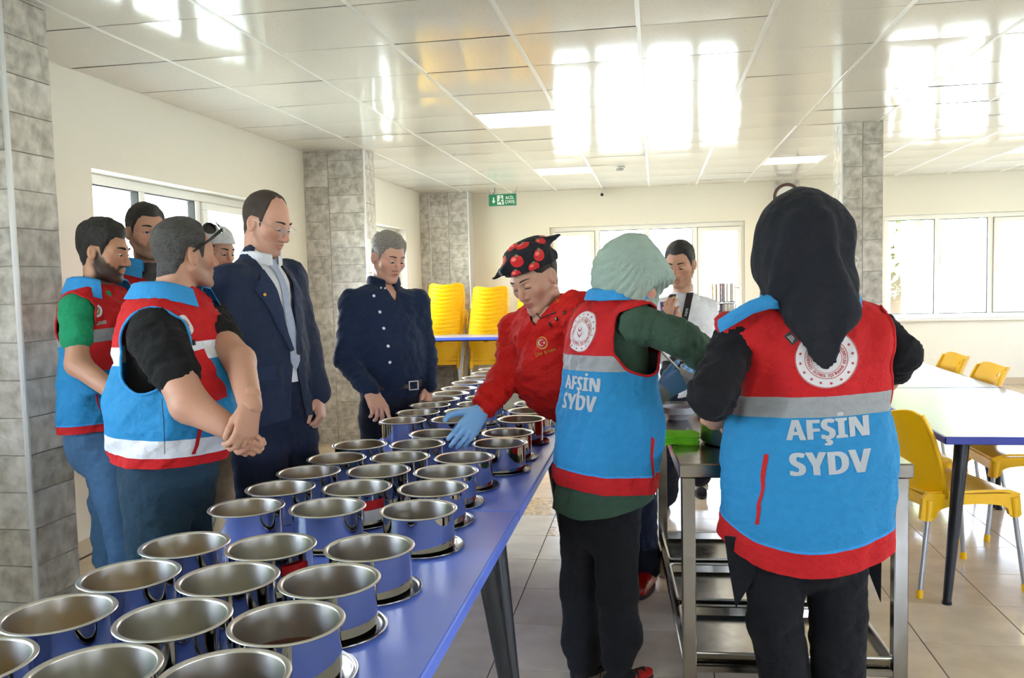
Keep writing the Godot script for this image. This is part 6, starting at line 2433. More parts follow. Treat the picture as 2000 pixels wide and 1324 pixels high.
# man in navy shirt
func person_navy_shirt() -> void:
	var root := person("person with short grey hair in navy shirt, pointing at the pots", Vector3.ZERO)
	var F := flat3(Vector3(0.6695, 0.0000, 0.7428))
	var R := beside(F)
	var navy := cloth("shirt_navy")
	var fh: Vector3 = Vector3(0.7480, -0.3090, 0.5874)
	var t := frame(Vector3(-1.347, 1.549, -4.151), fh, Vector3(0.06, 1, 0))
	var neck: Vector3 = Vector3(-1.385, 1.421, -4.177)
	var hips: Vector3 = Vector3(-1.351, 0.804, -4.139)
	var SR: Vector3 = Vector3(-1.500, 1.321, -4.048)
	var SL: Vector3 = Vector3(-1.244, 1.310, -4.254)
	var ER: Vector3 = Vector3(-1.516, 1.038, -3.945)
	var WR: Vector3 = Vector3(-1.355, 0.908, -3.821)
	var EL: Vector3 = Vector3(-1.195, 1.044, -4.265)
	var WL: Vector3 = Vector3(-1.170, 0.884, -4.197)
	var skin := Color(0.52, 0.295, 0.22)
	var opt := {"lid": 0.55, "open": 1.0, "width": 1.04, "stubble": 0.12, "neck_r": 0.06}
	var hd := body(root, t, 0.96, opt, skin, neck, hips, [
		[SR, ER, WR, 0.04, 0.03, {"dir": Vector3(-1.284, 0.808, -3.765) - WR, "palm": Vector3(-0.6, -0.3, -0.6), "side": 1.0, "curl": [0.15, 0.7, 0.8, 0.8, 0.6], "s": 1.15}],
		[SL, EL, WL, 0.04, 0.03, {"dir": Vector3(0, -1, 0.1), "palm": Vector3(-1, 0, 0), "side": -1.0, "curl": [0.4, 0.4, 0.4, 0.4, 0.4], "s": 1.1}]])
	eyes(root, t, 0.96, Color(0.30, 0.24, 0.20), 0.8)
	part(root, "hair", FieldTools.mesh(make_hair(hd, t, 0.96, {"front": 0.066, "hair": 0.016, "top": 1.2})), hair_mat("hair_grey"))
	var f := Field.new()
	f.cap(Vector3(-1.375, 1.229, -4.135), Vector3(-1.351, 1.034, -4.105), 0.182, 0.178, 0.06, F, 1.45)
	f.cap(Vector3(-1.351, 1.034, -4.105), Vector3(-1.338, 0.926, -4.120), 0.178, 0.170, 0.06, F, 1.3)
	f.cap(SR, SL, 0.068, 0.068, 0.06)
	f.cap(neck - Vector3(0, 0.02, 0), Vector3(-1.375, 1.229, -4.135), 0.068, 0.14, 0.05, F, 1.15)
	f.cap(SR, ER, 0.068, 0.058, 0.04)
	f.cap(ER, WR, 0.058, 0.046, 0.02)
	f.cap(SL, EL, 0.068, 0.058, 0.04)
	f.cap(EL, WL, 0.058, 0.046, 0.02)
	var m: Dictionary = f.net(0.012)
	FieldTools.push(m, folds(0.007, 10.0, Vector3(0.7, 0.6, 0.2), 61))
	FieldTools.push(m, folds(0.0025, 26.0, Vector3(0.9, 0.4, 0), 62))
	part(root, "shirt", FieldTools.mesh(neckline(root, m, neck + Vector3(0, -0.015, 0), F, 0.040, 0.085, skin)), navy)
	part(root, "shirt_collar", collar(frame(neck + Vector3(0, 0.004, 0), F, (Vector3.UP + F * 0.3).normalized()), 0.066, 0.066, 0.030, 0.3, 0.014, 0.018, 0.026), navy)
	for b in [Vector3(-1.234, 1.356, -3.852), Vector3(-1.216, 1.275, -3.850), Vector3(-1.200, 1.194, -3.847), Vector3(-1.184, 1.106, -3.843), Vector3(-1.183, 1.028, -3.838)]:
		part(root, "button", lay_on(m, flat_ring(0.0, 0.0075, Vector2.ZERO, 12), frame(b, F), 0.003), mat("button_white"))
	for b in [Vector3(-1.353, 1.396, -4.038), Vector3(-1.333, 1.393, -4.041)]:
		part(root, "button", box_mesh(Vector3(0.009, 0.009, 0.004), 0.002), mat("button_white"), "", b)
	legs(root, "trousers", cloth("trousers_black_navy"), hips, F, Vector2(0.172, 0.13), [hips + R * 0.09 - Vector3(0, 0.1, 0), hips + R * 0.10 - Vector3(0, 0.45, 0), hips + R * 0.10 - Vector3(0, 0.80, 0)], [hips - R * 0.09 - Vector3(0, 0.1, 0), hips - R * 0.10 - Vector3(0, 0.45, 0), hips - R * 0.10 - Vector3(0, 0.80, 0)], [0.09, 0.07, 0.06], 64)
	# belt
	var bel := []
	for k in 28:
		var a := TAU * k / 28
		bel.append(Vector3(-1.339, 0.904, -4.128) + R * cos(a) * 0.176 + F * sin(a) * 0.134)
	var q := Soup.new()
	var g := [[], []]
	for k in 29:
		g[0].append(bel[k % 28] + Vector3(0, -0.018, 0))
		g[1].append(bel[k % 28] + Vector3(0, 0.018, 0))
	_shell(q, g, 0.005)
	part(root, "belt", q.mesh(), mat("belt_leather"))
	q = Soup.new()
	var bf := frame(Vector3(-1.292, 0.903, -4.136) + F * 0.138, F)
	for e in [[0, 0.021, 0.05, 0.005], [0, -0.021, 0.05, 0.005], [0.024, 0, 0.005, 0.044], [-0.024, 0, 0.005, 0.044]]:
		q.box(Transform3D(bf.basis, bf * Vector3(e[0], e[1], 0)), Vector3(e[2], e[3], 0.006), 0.001)
	part(root, "belt_buckle", q.mesh(), mat("rim_steel"))
	q = Soup.new()
	var rd: Vector3 = (Vector3(-1.284, 0.808, -3.765) - WR)
	var rc := WR + rd.normalized() * 0.105 - R * 0.012
	q.lathe([Vector2(0.0100, -0.002), Vector2(0.0115, -0.002), Vector2(0.0115, 0.002), Vector2(0.0100, 0.002)], 16, frame(rc, R, rd.normalized()))
	part(root, "ring", q.mesh(), mat("rim_steel"))
	for s in [-1.0, 1.0]:
		shoe(F, Vector3(hips.x, 0, hips.z) + R * s * 0.10 - F * 0.06, 0.27, mat("leather_black"), root)
	settle(root, Vector3(hips.x, 0, hips.z))

# man in suit
func person_suit() -> void:
	var root := person("person in dark navy suit with light tie and rimless glasses", Vector3.ZERO)
	var F := flat3(Vector3(0.9398, 0.0000, 0.3416))
	var R := beside(F)
	var navy := cloth("suit_navy")
	var fh: Vector3 = Vector3(0.9187, -0.3420, 0.1975)
	var t := frame(Vector3(-1.421, 1.650, -2.946), fh, Vector3(0.03, 1, 0))
	var neck: Vector3 = Vector3(-1.460, 1.530, -2.951)
	var hips: Vector3 = Vector3(-1.422, 0.971, -2.939)
	var SR: Vector3 = Vector3(-1.505, 1.418, -2.793)
	var SL: Vector3 = Vector3(-1.420, 1.442, -3.094)
	var ER: Vector3 = Vector3(-1.527, 1.182, -2.753)
	var WR: Vector3 = Vector3(-1.457, 0.999, -2.752)
	var EL: Vector3 = Vector3(-1.368, 1.210, -3.107)
	var WL: Vector3 = Vector3(-1.295, 0.999, -3.044)
	var skin := Color(0.51, 0.285, 0.21)
	var opt := {"lid": 0.55, "width": 1.0, "stubble": 0.15, "neck_r": 0.058, "nose": 1.15}
	var hd := body(root, t, 0.92, opt, skin, neck, hips, [
		[SR, ER, WR, 0.04, 0.03, null],
		[SL, EL, WL, 0.04, 0.03, {"dir": Vector3(-1.269, 0.915, -3.022) - WL, "palm": Vector3(-0.9, 0, 0.1), "side": -1.0, "curl": [1.0, 1.1, 1.2, 1.2, 0.8], "s": 1.05}]])
	eyes(root, t, 0.92, Color(0.10, 0.07, 0.05), 0.8)
	part(root, "hair", FieldTools.mesh(make_hair(hd, t, 0.92, {"front": 0.112, "hair": 0.008, "recede": 0.75, "top": 0.8})), hair_mat("hair_brown"))
	# rimless glasses
	var gl := mat("lens_glass")
	gl.transparency = BaseMaterial3D.TRANSPARENCY_ALPHA
	var wire := mat("rim_steel")
	var gs := Soup.new()
	for e in [-1.0, 1.0]:
		gs.plate(ellipse(0.0235, 0.015, 20), 0.0015, Transform3D(t.basis * Basis(Vector3.UP, e * 0.18), t * (Vector3(e * 0.0325, -0.004, 0.108) * 0.92)))
	var go := part(root, "eyeglasses", gs.mesh(), gl)
	for e in [-1.0, 1.0]:
		part(go, "temple", tube_mesh([t * (Vector3(e * 0.055, 0.004, 0.104) * 0.92), t * (Vector3(e * 0.080, 0.008, 0.05) * 0.92), t * (Vector3(e * 0.088, 0.010, 0.0) * 0.92)], 0.0011, 6), wire)
	part(go, "bridge", tube_mesh([t * (Vector3(-0.011, 0.002, 0.112) * 0.92), t * (Vector3(0, 0.005, 0.114) * 0.92), t * (Vector3(0.011, 0.002, 0.112) * 0.92)], 0.0012, 6), wire)
	# jacket with open front
	var f := Field.new()
	f.cap(Vector3(-1.458, 1.320, -2.926), Vector3(-1.439, 1.120, -2.906), 0.186, 0.182, 0.06, F, 1.42)
	f.cap(Vector3(-1.439, 1.120, -2.906), Vector3(-1.424, 0.859, -2.910), 0.182, 0.198, 0.06, F, 1.38)
	f.cap(SR, SL, 0.072, 0.072, 0.06)
	f.cap(neck - Vector3(0, 0.012, 0), Vector3(-1.458, 1.320, -2.926), 0.072, 0.15, 0.05, F, 1.15)
	f.cap(SR, ER, 0.078, 0.066, 0.04)
	f.cap(ER, WR, 0.066, 0.055, 0.02)
	f.cap(SL, EL, 0.076, 0.064, 0.03)
	f.cap(EL, WL, 0.064, 0.052, 0.02)
	var m: Dictionary = f.net(0.011)
	FieldTools.push(m, folds(0.006, 9.0, Vector3(0.5, 0.8, 0.2), 71))
	var hemy: float = 0.9159
	m = FieldTools.cut(m, func(p): return p.y - hemy - 0.9 * pow(maxf(0.0, (p - hips).dot(F) - 0.09), 1.3))[0]
	# front opening: shirt shows in a narrow wedge from the collar, and below the button
	var ft := Transform3D(Basis(-R, Vector3.UP, F), Vector3(-1.437, 1.300, -2.919))
	var cutf := func(p):
		var q: Vector3 = ft.affine_inverse() * p
		if q.z < 0.0:
			return -1.0
		var top := 0.16
		var w: float = 0.004 + 0.046 * clampf((q.y + 0.12) / (top + 0.12), 0.0, 1.3)
		if q.y < -0.12:
			w = 0.004 + 0.06 * clampf((-0.14 - q.y) / 0.35, 0.0, 1.0)
		return w - absf(q.x - 0.01)
	var sp: Array = FieldTools.cut(m, cutf)
	part(root, "suit_jacket", FieldTools.mesh(sp[1]), navy)
	var sh: Dictionary = sp[0]
	FieldTools.push(sh, func(_p, _n): return -0.006)
	sh = FieldTools.cut(sh, func(p): return p.y - 1.0631)[0]
	part(root, "dress_shirt", FieldTools.mesh(sh), cloth("shirt_white"))
	part(root, "shirt_collar", collar(frame(neck + Vector3(0, -0.016, 0) + F * 0.008, F, (Vector3.UP + F * 0.4).normalized()), 0.063, 0.063, 0.030, 0.2, 0.006, 0.012, 0.014), cloth("shirt_white"))
	# lapels laid on the jacket
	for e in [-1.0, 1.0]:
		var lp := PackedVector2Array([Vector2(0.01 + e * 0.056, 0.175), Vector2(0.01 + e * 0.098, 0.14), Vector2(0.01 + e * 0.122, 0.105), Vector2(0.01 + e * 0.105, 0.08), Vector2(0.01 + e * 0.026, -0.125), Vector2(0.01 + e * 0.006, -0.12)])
		part(root, "lapel", lay_on(m, flat_poly(lp), ft, 0.007), cloth("suit_navy_lit"))
	# tie
	var tie := cloth("tie_blue")
	var tp := PackedVector2Array([Vector2(-0.014, 0.215), Vector2(0.034, 0.215), Vector2(0.024, 0.175), Vector2(0.036, -0.16), Vector2(0.012, -0.20), Vector2(-0.014, -0.16), Vector2(-0.004, 0.175)])
	var ts := Field.new()
	part(root, "tie", lay_on(m, flat_poly(tp), ft, 0.002), tie)
	part(root, "jacket_button", lay_on(m, flat_ring(0.0, 0.010, Vector2(0.028, -0.13), 14), ft, 0.004), mat("rubber_black"))
	part(root, "lapel_pin", lay_on(m, flat_ring(0.0, 0.006, Vector2(-0.078, 0.085), 12), ft, 0.012), mat("thread_gold"))
	part(root, "pocket_flap", lay_on(m, flat_poly(PackedVector2Array([Vector2(-0.07, 0.0), Vector2(0.07, 0.005), Vector2(0.068, -0.045), Vector2(-0.068, -0.048)])), frame(Vector3(-1.359, 1.129, -2.696), flat3(Vector3(0.5674, 0.0000, 0.8234))), 0.005), cloth("suit_navy_lit"))
	legs(root, "trousers", cloth("suit_trousers"), hips, F, Vector2(0.165, 0.125), [hips + R * 0.085 - Vector3(0, 0.1, 0), hips + R * 0.09 - Vector3(0, 0.48, 0), hips + R * 0.09 + Vector3(0, 0.08 - hips.y, 0)], [hips - R * 0.085 - Vector3(0, 0.1, 0), hips - R * 0.09 - Vector3(0, 0.48, 0), hips - R * 0.09 + Vector3(0, 0.08 - hips.y, 0)], [0.10, 0.085, 0.07], 74)
	for s in [-1.0, 1.0]:
		shoe(F, Vector3(hips.x, 0, hips.z) + R * s * 0.09 - F * 0.06, 0.28, mat("leather_black"), root)
	settle(root, Vector3(hips.x, 0, hips.z))

# stocky man in vest with clasped hands
func person_stocky_vest() -> void:
	var root := person("person with greying hair and sunglasses on head, in vest with clasped hands", Vector3.ZERO)
	var F := flat3(Vector3(0.9980, 0.0000, -0.0635))
	var R := beside(F)
	var fh: Vector3 = Vector3(0.5968, 0.0349, -0.8017)
	var t := frame(Vector3(-1.532, 1.527, -2.572), fh, Vector3(0.02, 1, 0))
	var neck: Vector3 = Vector3(-1.565, 1.380, -2.536)
	var hips: Vector3 = Vector3(-1.585, 0.850, -2.496)
	var SR: Vector3 = Vector3(-1.526, 1.272, -2.373)
	var SL: Vector3 = Vector3(-1.535, 1.314, -2.659)
	var ER: Vector3 = Vector3(-1.373, 1.069, -2.283)
	var WR: Vector3 = Vector3(-1.248, 1.004, -2.269)
	var EL: Vector3 = Vector3(-1.302, 1.181, -2.466)
	var WL: Vector3 = Vector3(-1.175, 1.064, -2.276)
	var skin := Color(0.43, 0.23, 0.155)
	var opt := {"lid": 0.4, "width": 1.06, "stubble": 0.3, "neck_r": 0.066, "beard": Color(0.16, 0.14, 0.13)}
	var hd := body(root, t, 0.925, opt, skin, neck, hips, [
		[SR, ER, WR, 0.056, 0.037, {"dir": Vector3(-1.202, 0.957, -2.264) - WR, "palm": Vector3(-0.2, 0.3, -0.9), "side": 1.0, "curl": [1.0, 1.05, 1.1, 1.1, 0.7], "s": 0.95, "out": 0.3}],
		[SL, EL, WL, 0.048, 0.035, {"dir": Vector3(-1.168, 0.980, -2.220) - WL, "palm": Vector3(-0.85, -0.1, -0.5), "side": -1.0, "curl": [0.8, 0.85, 0.9, 0.95, 0.6], "s": 1.0, "out": 0.4}]])
	eyes(root, t, 0.925, Color(0.10, 0.09, 0.08), 0.1)
	part(root, "hair", FieldTools.mesh(make_hair(hd, t, 0.925, {"front": 0.078, "hair": 0.014, "top": 0.9})), hair_mat("hair_salt"))
	# sunglasses pushed up
	var sg := part(root, "sunglasses", tube_mesh([t * Vector3(-0.088, 0.008, -0.012), t * Vector3(-0.090, 0.045, 0.045), t * Vector3(-0.074, 0.078, 0.096)], [0.0035, 0.0045, 0.006], 6), mat("plastic_black"))
	part(sg, "temple", tube_mesh([t * Vector3(0.088, 0.008, -0.012), t * Vector3(0.090, 0.045, 0.045), t * Vector3(0.074, 0.078, 0.096)], [0.0035, 0.0045, 0.006], 6), mat("plastic_black"))
	for e in [-1.0, 1.0]:
		var q := Soup.new()
		q.plate(ellipse(0.030, 0.021, 22), 0.004, Transform3D(t.basis * Basis(Vector3.RIGHT, -0.55) * Basis(Vector3.UP, e * 0.35), t * Vector3(e * 0.037, 0.088, 0.104)))
		part(sg, "lens", q.mesh(), mat("plastic_black"))
	# t-shirt sleeves
	var tee := cloth("tee_black")
	sleeve(root, [SR, SR.lerp(ER, 0.56)], [0.088, 0.072], tee, 81, "tee_sleeve", 0.007)
	sleeve(root, [SL, SL.lerp(EL, 0.5)], [0.08, 0.068], tee, 82, "tee_sleeve", 0.007)
	undershirt(root, "tee_shirt", Vector3(-1.566, 1.246, -2.516), Vector3(-1.552, 1.022, -2.483), F, 0.160, 1.25, SR, SL, neck - Vector3(0, 0.02, 0), tee)
	legs(root, "jeans", cloth("jeans_dark"), hips, F, Vector2(0.175, 0.15), [hips + R * 0.09 - Vector3(0, 0.05, 0), hips + R * 0.10 - Vector3(0, 0.40, 0), hips + R * 0.10 + Vector3(0, 0.08 - hips.y, 0)], [hips - R * 0.09 - Vector3(0, 0.05, 0), hips - R * 0.10 - Vector3(0, 0.40, 0), hips - R * 0.10 + Vector3(0, 0.08 - hips.y, 0)], [0.105, 0.088, 0.072], 84)
	var f := Field.new()
	f.cap(Vector3(-1.566, 1.246, -2.516), Vector3(-1.552, 1.022, -2.483), 0.190, 0.205, 0.06, F, 1.18)
	f.cap(Vector3(-1.552, 1.022, -2.483), Vector3(-1.573, 0.802, -2.484), 0.205, 0.192, 0.06, F, 1.08)
	f.ell(Vector3(-1.458, 1.031, -2.428), Vector3(0.15, 0.16, 0.14), 0.08, Basis(R, Vector3.UP, F))
	f.cap(SR.lerp(neck, 0.2) - Vector3(0, 0.008, 0), SL.lerp(neck, 0.2) - Vector3(0, 0.008, 0), 0.070, 0.070, 0.06)
	f.cap(neck - Vector3(0, 0.055, 0), Vector3(-1.564, 1.262, -2.518), 0.070, 0.155, 0.05)
	var m: Dictionary = f.net(0.011)
	FieldTools.push(m, folds(0.009, 9.0, Vector3(0.8, 0.4, 0.3), 85))
	FieldTools.push(m, folds(0.003, 24.0, Vector3(0.8, 0.6, 0), 86))
	m = armhole(root, m, SR - Vector3(0, 0.03, 0) - R * 0.06, R + Vector3(0, -0.1, 0), 0.104, cloth("collar_blue"), 1.2)
	m = armhole(root, m, SL - Vector3(0, 0.03, 0) + R * 0.05, -R, 0.09, cloth("collar_blue"), 1.15)
	var org: Vector3 = Vector3(-1.475, 1.041, -2.365)
	vest(root, m, {"org": org, "hem": 0.8689, "hem_h": 0.034, "low_band": 0.058, "band0": 1.1895, "band1": 1.2457, "bright": true, "tilt": Vector2(-0.02, 0.0), "band_tilt": Vector2(0.05, 0.0)})
	part(root, "vest_collar", collar(frame(neck + Vector3(0, 0.012, 0), F, (Vector3.UP + F * 0.35).normalized()), 0.090, 0.090, 0.045, 0.55, 0.050, 0.022, 0.03), cloth("collar_blue"))
	# chest emblems, pocket and zip
	var wh := mat("emblem_white")
	var e1 := part(root, "emblem", lay_on(m, flat_poly(ellipse(0.026, 0.032, 28)), frame(Vector3(-1.566, 1.246, -2.516) + R * 0.095 + Vector3(0, 0.055, 0), F.lerp(R, 0.25)), 0.002), wh, "oval white and orange emblem on the chest")
	part(e1, "mark", lay_on(m, flat_poly(ellipse(0.014, 0.019, 20)), frame(Vector3(-1.566, 1.246, -2.516) + R * 0.095 + Vector3(0, 0.055, 0), F.lerp(R, 0.25)), 0.0032), mat("emblem_orange"))
	part(root, "emblem", lay_on(m, flat_poly(ellipse(0.026, 0.032, 28)), frame(Vector3(-1.566, 1.246, -2.516) - R * 0.06 + Vector3(0, 0.065, 0), F), 0.002), wh, "oval white emblem by the zip")
	part(root, "name_strip", lay_on(m, flat_poly(PackedVector2Array([Vector2(-0.028, -0.008), Vector2(0.028, -0.008), Vector2(0.028, 0.010), Vector2(-0.028, 0.010)])), frame(Vector3(-1.354, 1.244, -2.359), flat3(Vector3(0.9648, 0.0000, 0.2631)), Vector3(-0.25, 1, 0)), 0.003), mat("rubber_black"))
	part(root, "pocket", lay_on(m, flat_poly(PackedVector2Array([Vector2(-0.055, 0.075), Vector2(0.055, 0.09), Vector2(0.06, -0.06), Vector2(-0.045, -0.075)])), frame(Vector3(-1.331, 1.134, -2.356), flat3(Vector3(0.9754, 0.0000, 0.2206))), 0.003), cloth("vest_red"))
	part(root, "pocket_edge", lay_on(m, flat_poly(PackedVector2Array([Vector2(0.006, 0.06), Vector2(0.018, 0.06), Vector2(0.004, -0.055), Vector2(-0.010, -0.055)])), frame(Vector3(-1.395, 0.964, -2.333), flat3(Vector3(0.8240, 0.0000, 0.5666))), 0.002), cloth("vest_red"))
	part(root, "seam", lay_on(m, flat_poly(PackedVector2Array([Vector2(-0.001, 0.10), Vector2(0.001, 0.10), Vector2(0.001, -0.07), Vector2(-0.001, -0.07)])), frame(Vector3(-1.490, 0.988, -2.318), flat3(Vector3(0.6068, 0.0000, 0.7949))), 0.001), mat("seam_dark"))
	for s in [-1.0, 1.0]:
		shoe(F, Vector3(hips.x, 0, hips.z) + R * s * 0.10 - F * 0.06, 0.27, mat("leather_black"), root)
	settle(root, Vector3(hips.x, 0, hips.z))

# bearded young man in vest over green polo shirt
func person_green_polo() -> void:
	var root := person("person with dark beard in green polo shirt and vest beside the column", Vector3.ZERO)
	var F := flat3(Vector3(0.9943, 0.0000, 0.1069))
	var R := beside(F)
	var fh: Vector3 = Vector3(0.9762, -0.1736, -0.1299)
	var t := frame(Vector3(-2.174, 1.570, -3.055), fh)
	var neck: Vector3 = Vector3(-2.213, 1.427, -3.059)
	var hips: Vector3 = Vector3(-2.204, 0.850, -3.020)
	var SR: Vector3 = Vector3(-2.214, 1.341, -2.930)
	var SL: Vector3 = Vector3(-2.170, 1.345, -3.142)
	var ER: Vector3 = Vector3(-2.176, 1.136, -2.862)
	var WR: Vector3 = Vector3(-1.962, 1.013, -2.808)
	var EL: Vector3 = Vector3(-2.099, 1.136, -3.099)
	var WL: Vector3 = Vector3(-1.959, 1.012, -2.931)
	var skin := Color(0.42, 0.22, 0.14)
	var opt := {"lid": 0.7, "width": 0.98, "stubble": 0.93, "beard": Color(0.022, 0.016, 0.013), "neck_r": 0.055}
	var hd := body(root, t, 0.94, opt, skin, neck, hips, [
		[SR, ER, WR, 0.045, 0.031, {"dir": Vector3(0.8, -0.3, 0.2), "palm": Vector3(0, 0.2, -1), "side": 1.0, "curl": [0.5, 0.5, 0.5, 0.5, 0.3]}],
		[SL, EL, WL, 0.043, 0.03, null]])
	eyes(root, t, 0.94, Color(0.025, 0.018, 0.015), 0.6, 1.3)
	var hr: Dictionary = make_hair(hd, t, 0.94, {"front": 0.066, "hair": 0.017, "top": 1.35})
	part(root, "hair", FieldTools.mesh(hr), hair_mat("hair_black"))
	var grn := cloth("polo_green")
	sleeve(root, [SR, SR.lerp(ER, 0.52)], [0.070, 0.064], grn, 91, "polo_sleeve", 0.004)
	sleeve(root, [SL, SL.lerp(EL, 0.5)], [0.07, 0.06], grn, 92, "polo_sleeve")
	undershirt(root, "polo_shirt", Vector3(-2.206, 1.267, -3.038), Vector3(-2.201, 1.020, -3.022), F, 0.122, 1.45, SR, SL, neck - Vector3(0, 0.05, 0), grn)
	part(root, "polo_collar", collar(frame(neck + Vector3(0, -0.025, 0), F, (Vector3.UP + F * 0.3).normalized()), 0.076, 0.074, 0.035, 0.35, 0.02, 0.012, 0.03), grn)
	legs(root, "jeans", cloth("jeans_blue"), hips, F, Vector2(0.155, 0.125), [Vector3(-2.169, 0.799, -2.982), Vector3(-2.079, 0.589, -2.921), Vector3(-2.038, 0.395, -2.895), Vector3(-2.02, 0.08, -2.92)], [Vector3(-2.245, 0.773, -3.109), Vector3(-2.255, 0.535, -3.111), Vector3(-2.257, 0.322, -3.096), Vector3(-2.18, 0.08, -3.10)], [0.092, 0.078, 0.066, 0.055], 94, 0.006)
	var f := Field.new()
	f.cap(Vector3(-2.206, 1.267, -3.038), Vector3(-2.201, 1.020, -3.022), 0.168, 0.170, 0.05, F, 1.35)
	f.cap(Vector3(-2.201, 1.020, -3.022), Vector3(-2.205, 0.772, -3.014), 0.170, 0.182, 0.05, F, 1.28)
	f.cap(SR.lerp(neck, 0.18), SL.lerp(neck, 0.18), 0.068, 0.068, 0.06)
	f.cap(neck - Vector3(0, 0.065, 0), Vector3(-2.206, 1.277, -3.039), 0.066, 0.13, 0.05)
	var m: Dictionary = f.net(0.011)
	FieldTools.push(m, folds(0.008, 10.0, Vector3(0.7, 0.5, 0.2), 95))
	FieldTools.push(m, folds(0.003, 24.0, Vector3(0.8, 0.6, 0), 96))
	m = armhole(root, m, SR - Vector3(0, 0.03, 0) - R * 0.05, R, 0.088, cloth("vest_red"), 1.15)
	m = armhole(root, m, SL - Vector3(0, 0.03, 0) + R * 0.05, -R, 0.08, cloth("vest_red"), 1.15)
	vest(root, m, {"org": Vector3(-2.094, 1.040, -2.869), "hem": 0.8732, "hem_h": 0.03, "band0": 1.2191, "band1": 1.2698, "tilt": Vector2(0.05, 0), "band_tilt": Vector2(0.10, 0)})
	part(root, "vest_collar", collar(frame(neck + Vector3(0, -0.002, 0), F, (Vector3.UP + F * 0.3).normalized()), 0.086, 0.084, 0.045, 0.75, 0.042, 0.035, 0.03), cloth("collar_blue"))
	var ef := frame(Vector3(-2.109, 1.340, -2.908), flat3(Vector3(0.8984, 0.0000, 0.4392)))
	var em := part(root, "emblem", lay_on(m, flat_ring(0.0, 0.027, Vector2.ZERO, 28), ef, 0.002), mat("emblem_white"), "round emblem with a landscape")
	part(em, "picture", lay_on(m, flat_ring(0.0, 0.020, Vector2.ZERO, 24), ef, 0.003), mat("emblem_sky"))
	part(em, "hill", lay_on(m, flat_poly(PackedVector2Array([Vector2(-0.017, -0.008), Vector2(-0.006, 0.004), Vector2(0.004, -0.001), Vector2(0.016, 0.008), Vector2(0.014, -0.012), Vector2(0, -0.019), Vector2(-0.012, -0.015)])), ef, 0.004), mat("emblem_ochre"))
	part(root, "name_strip", lay_on(m, flat_poly(PackedVector2Array([Vector2(-0.028, -0.009), Vector2(0.034, -0.001), Vector2(0.034, 0.013), Vector2(-0.028, 0.006)])), frame(Vector3(-2.100, 1.287, -2.905), flat3(Vector3(0.8973, 0.0000, 0.4414))), 0.003), mat("strip_grey"))
	part(root, "pocket", lay_on(m, flat_poly(PackedVector2Array([Vector2(-0.045, 0.05), Vector2(0.07, 0.06), Vector2(0.07, -0.055), Vector2(-0.045, -0.06)])), frame(Vector3(-2.080, 1.165, -2.900), flat3(Vector3(0.9238, 0.0000, 0.3828))), 0.003), cloth("vest_red"))
	part(root, "pocket_zip", tube_mesh([Vector3(-2.082, 1.026, -2.829), Vector3(-2.072, 0.998, -2.819), Vector3(-2.059, 0.963, -2.819), Vector3(-2.049, 0.998, -2.823), Vector3(-2.053, 1.021, -2.834)], 0.004, 6), cloth("zip_dark"))
	for e in [Vector3(-2.02, 0, -2.92), Vector3(-2.18, 0, -3.10)]:
		shoe(F, e - F * 0.06, 0.27, mat("leather_black"), root)
	settle(root, Vector3(-2.1, 0, -3.0))

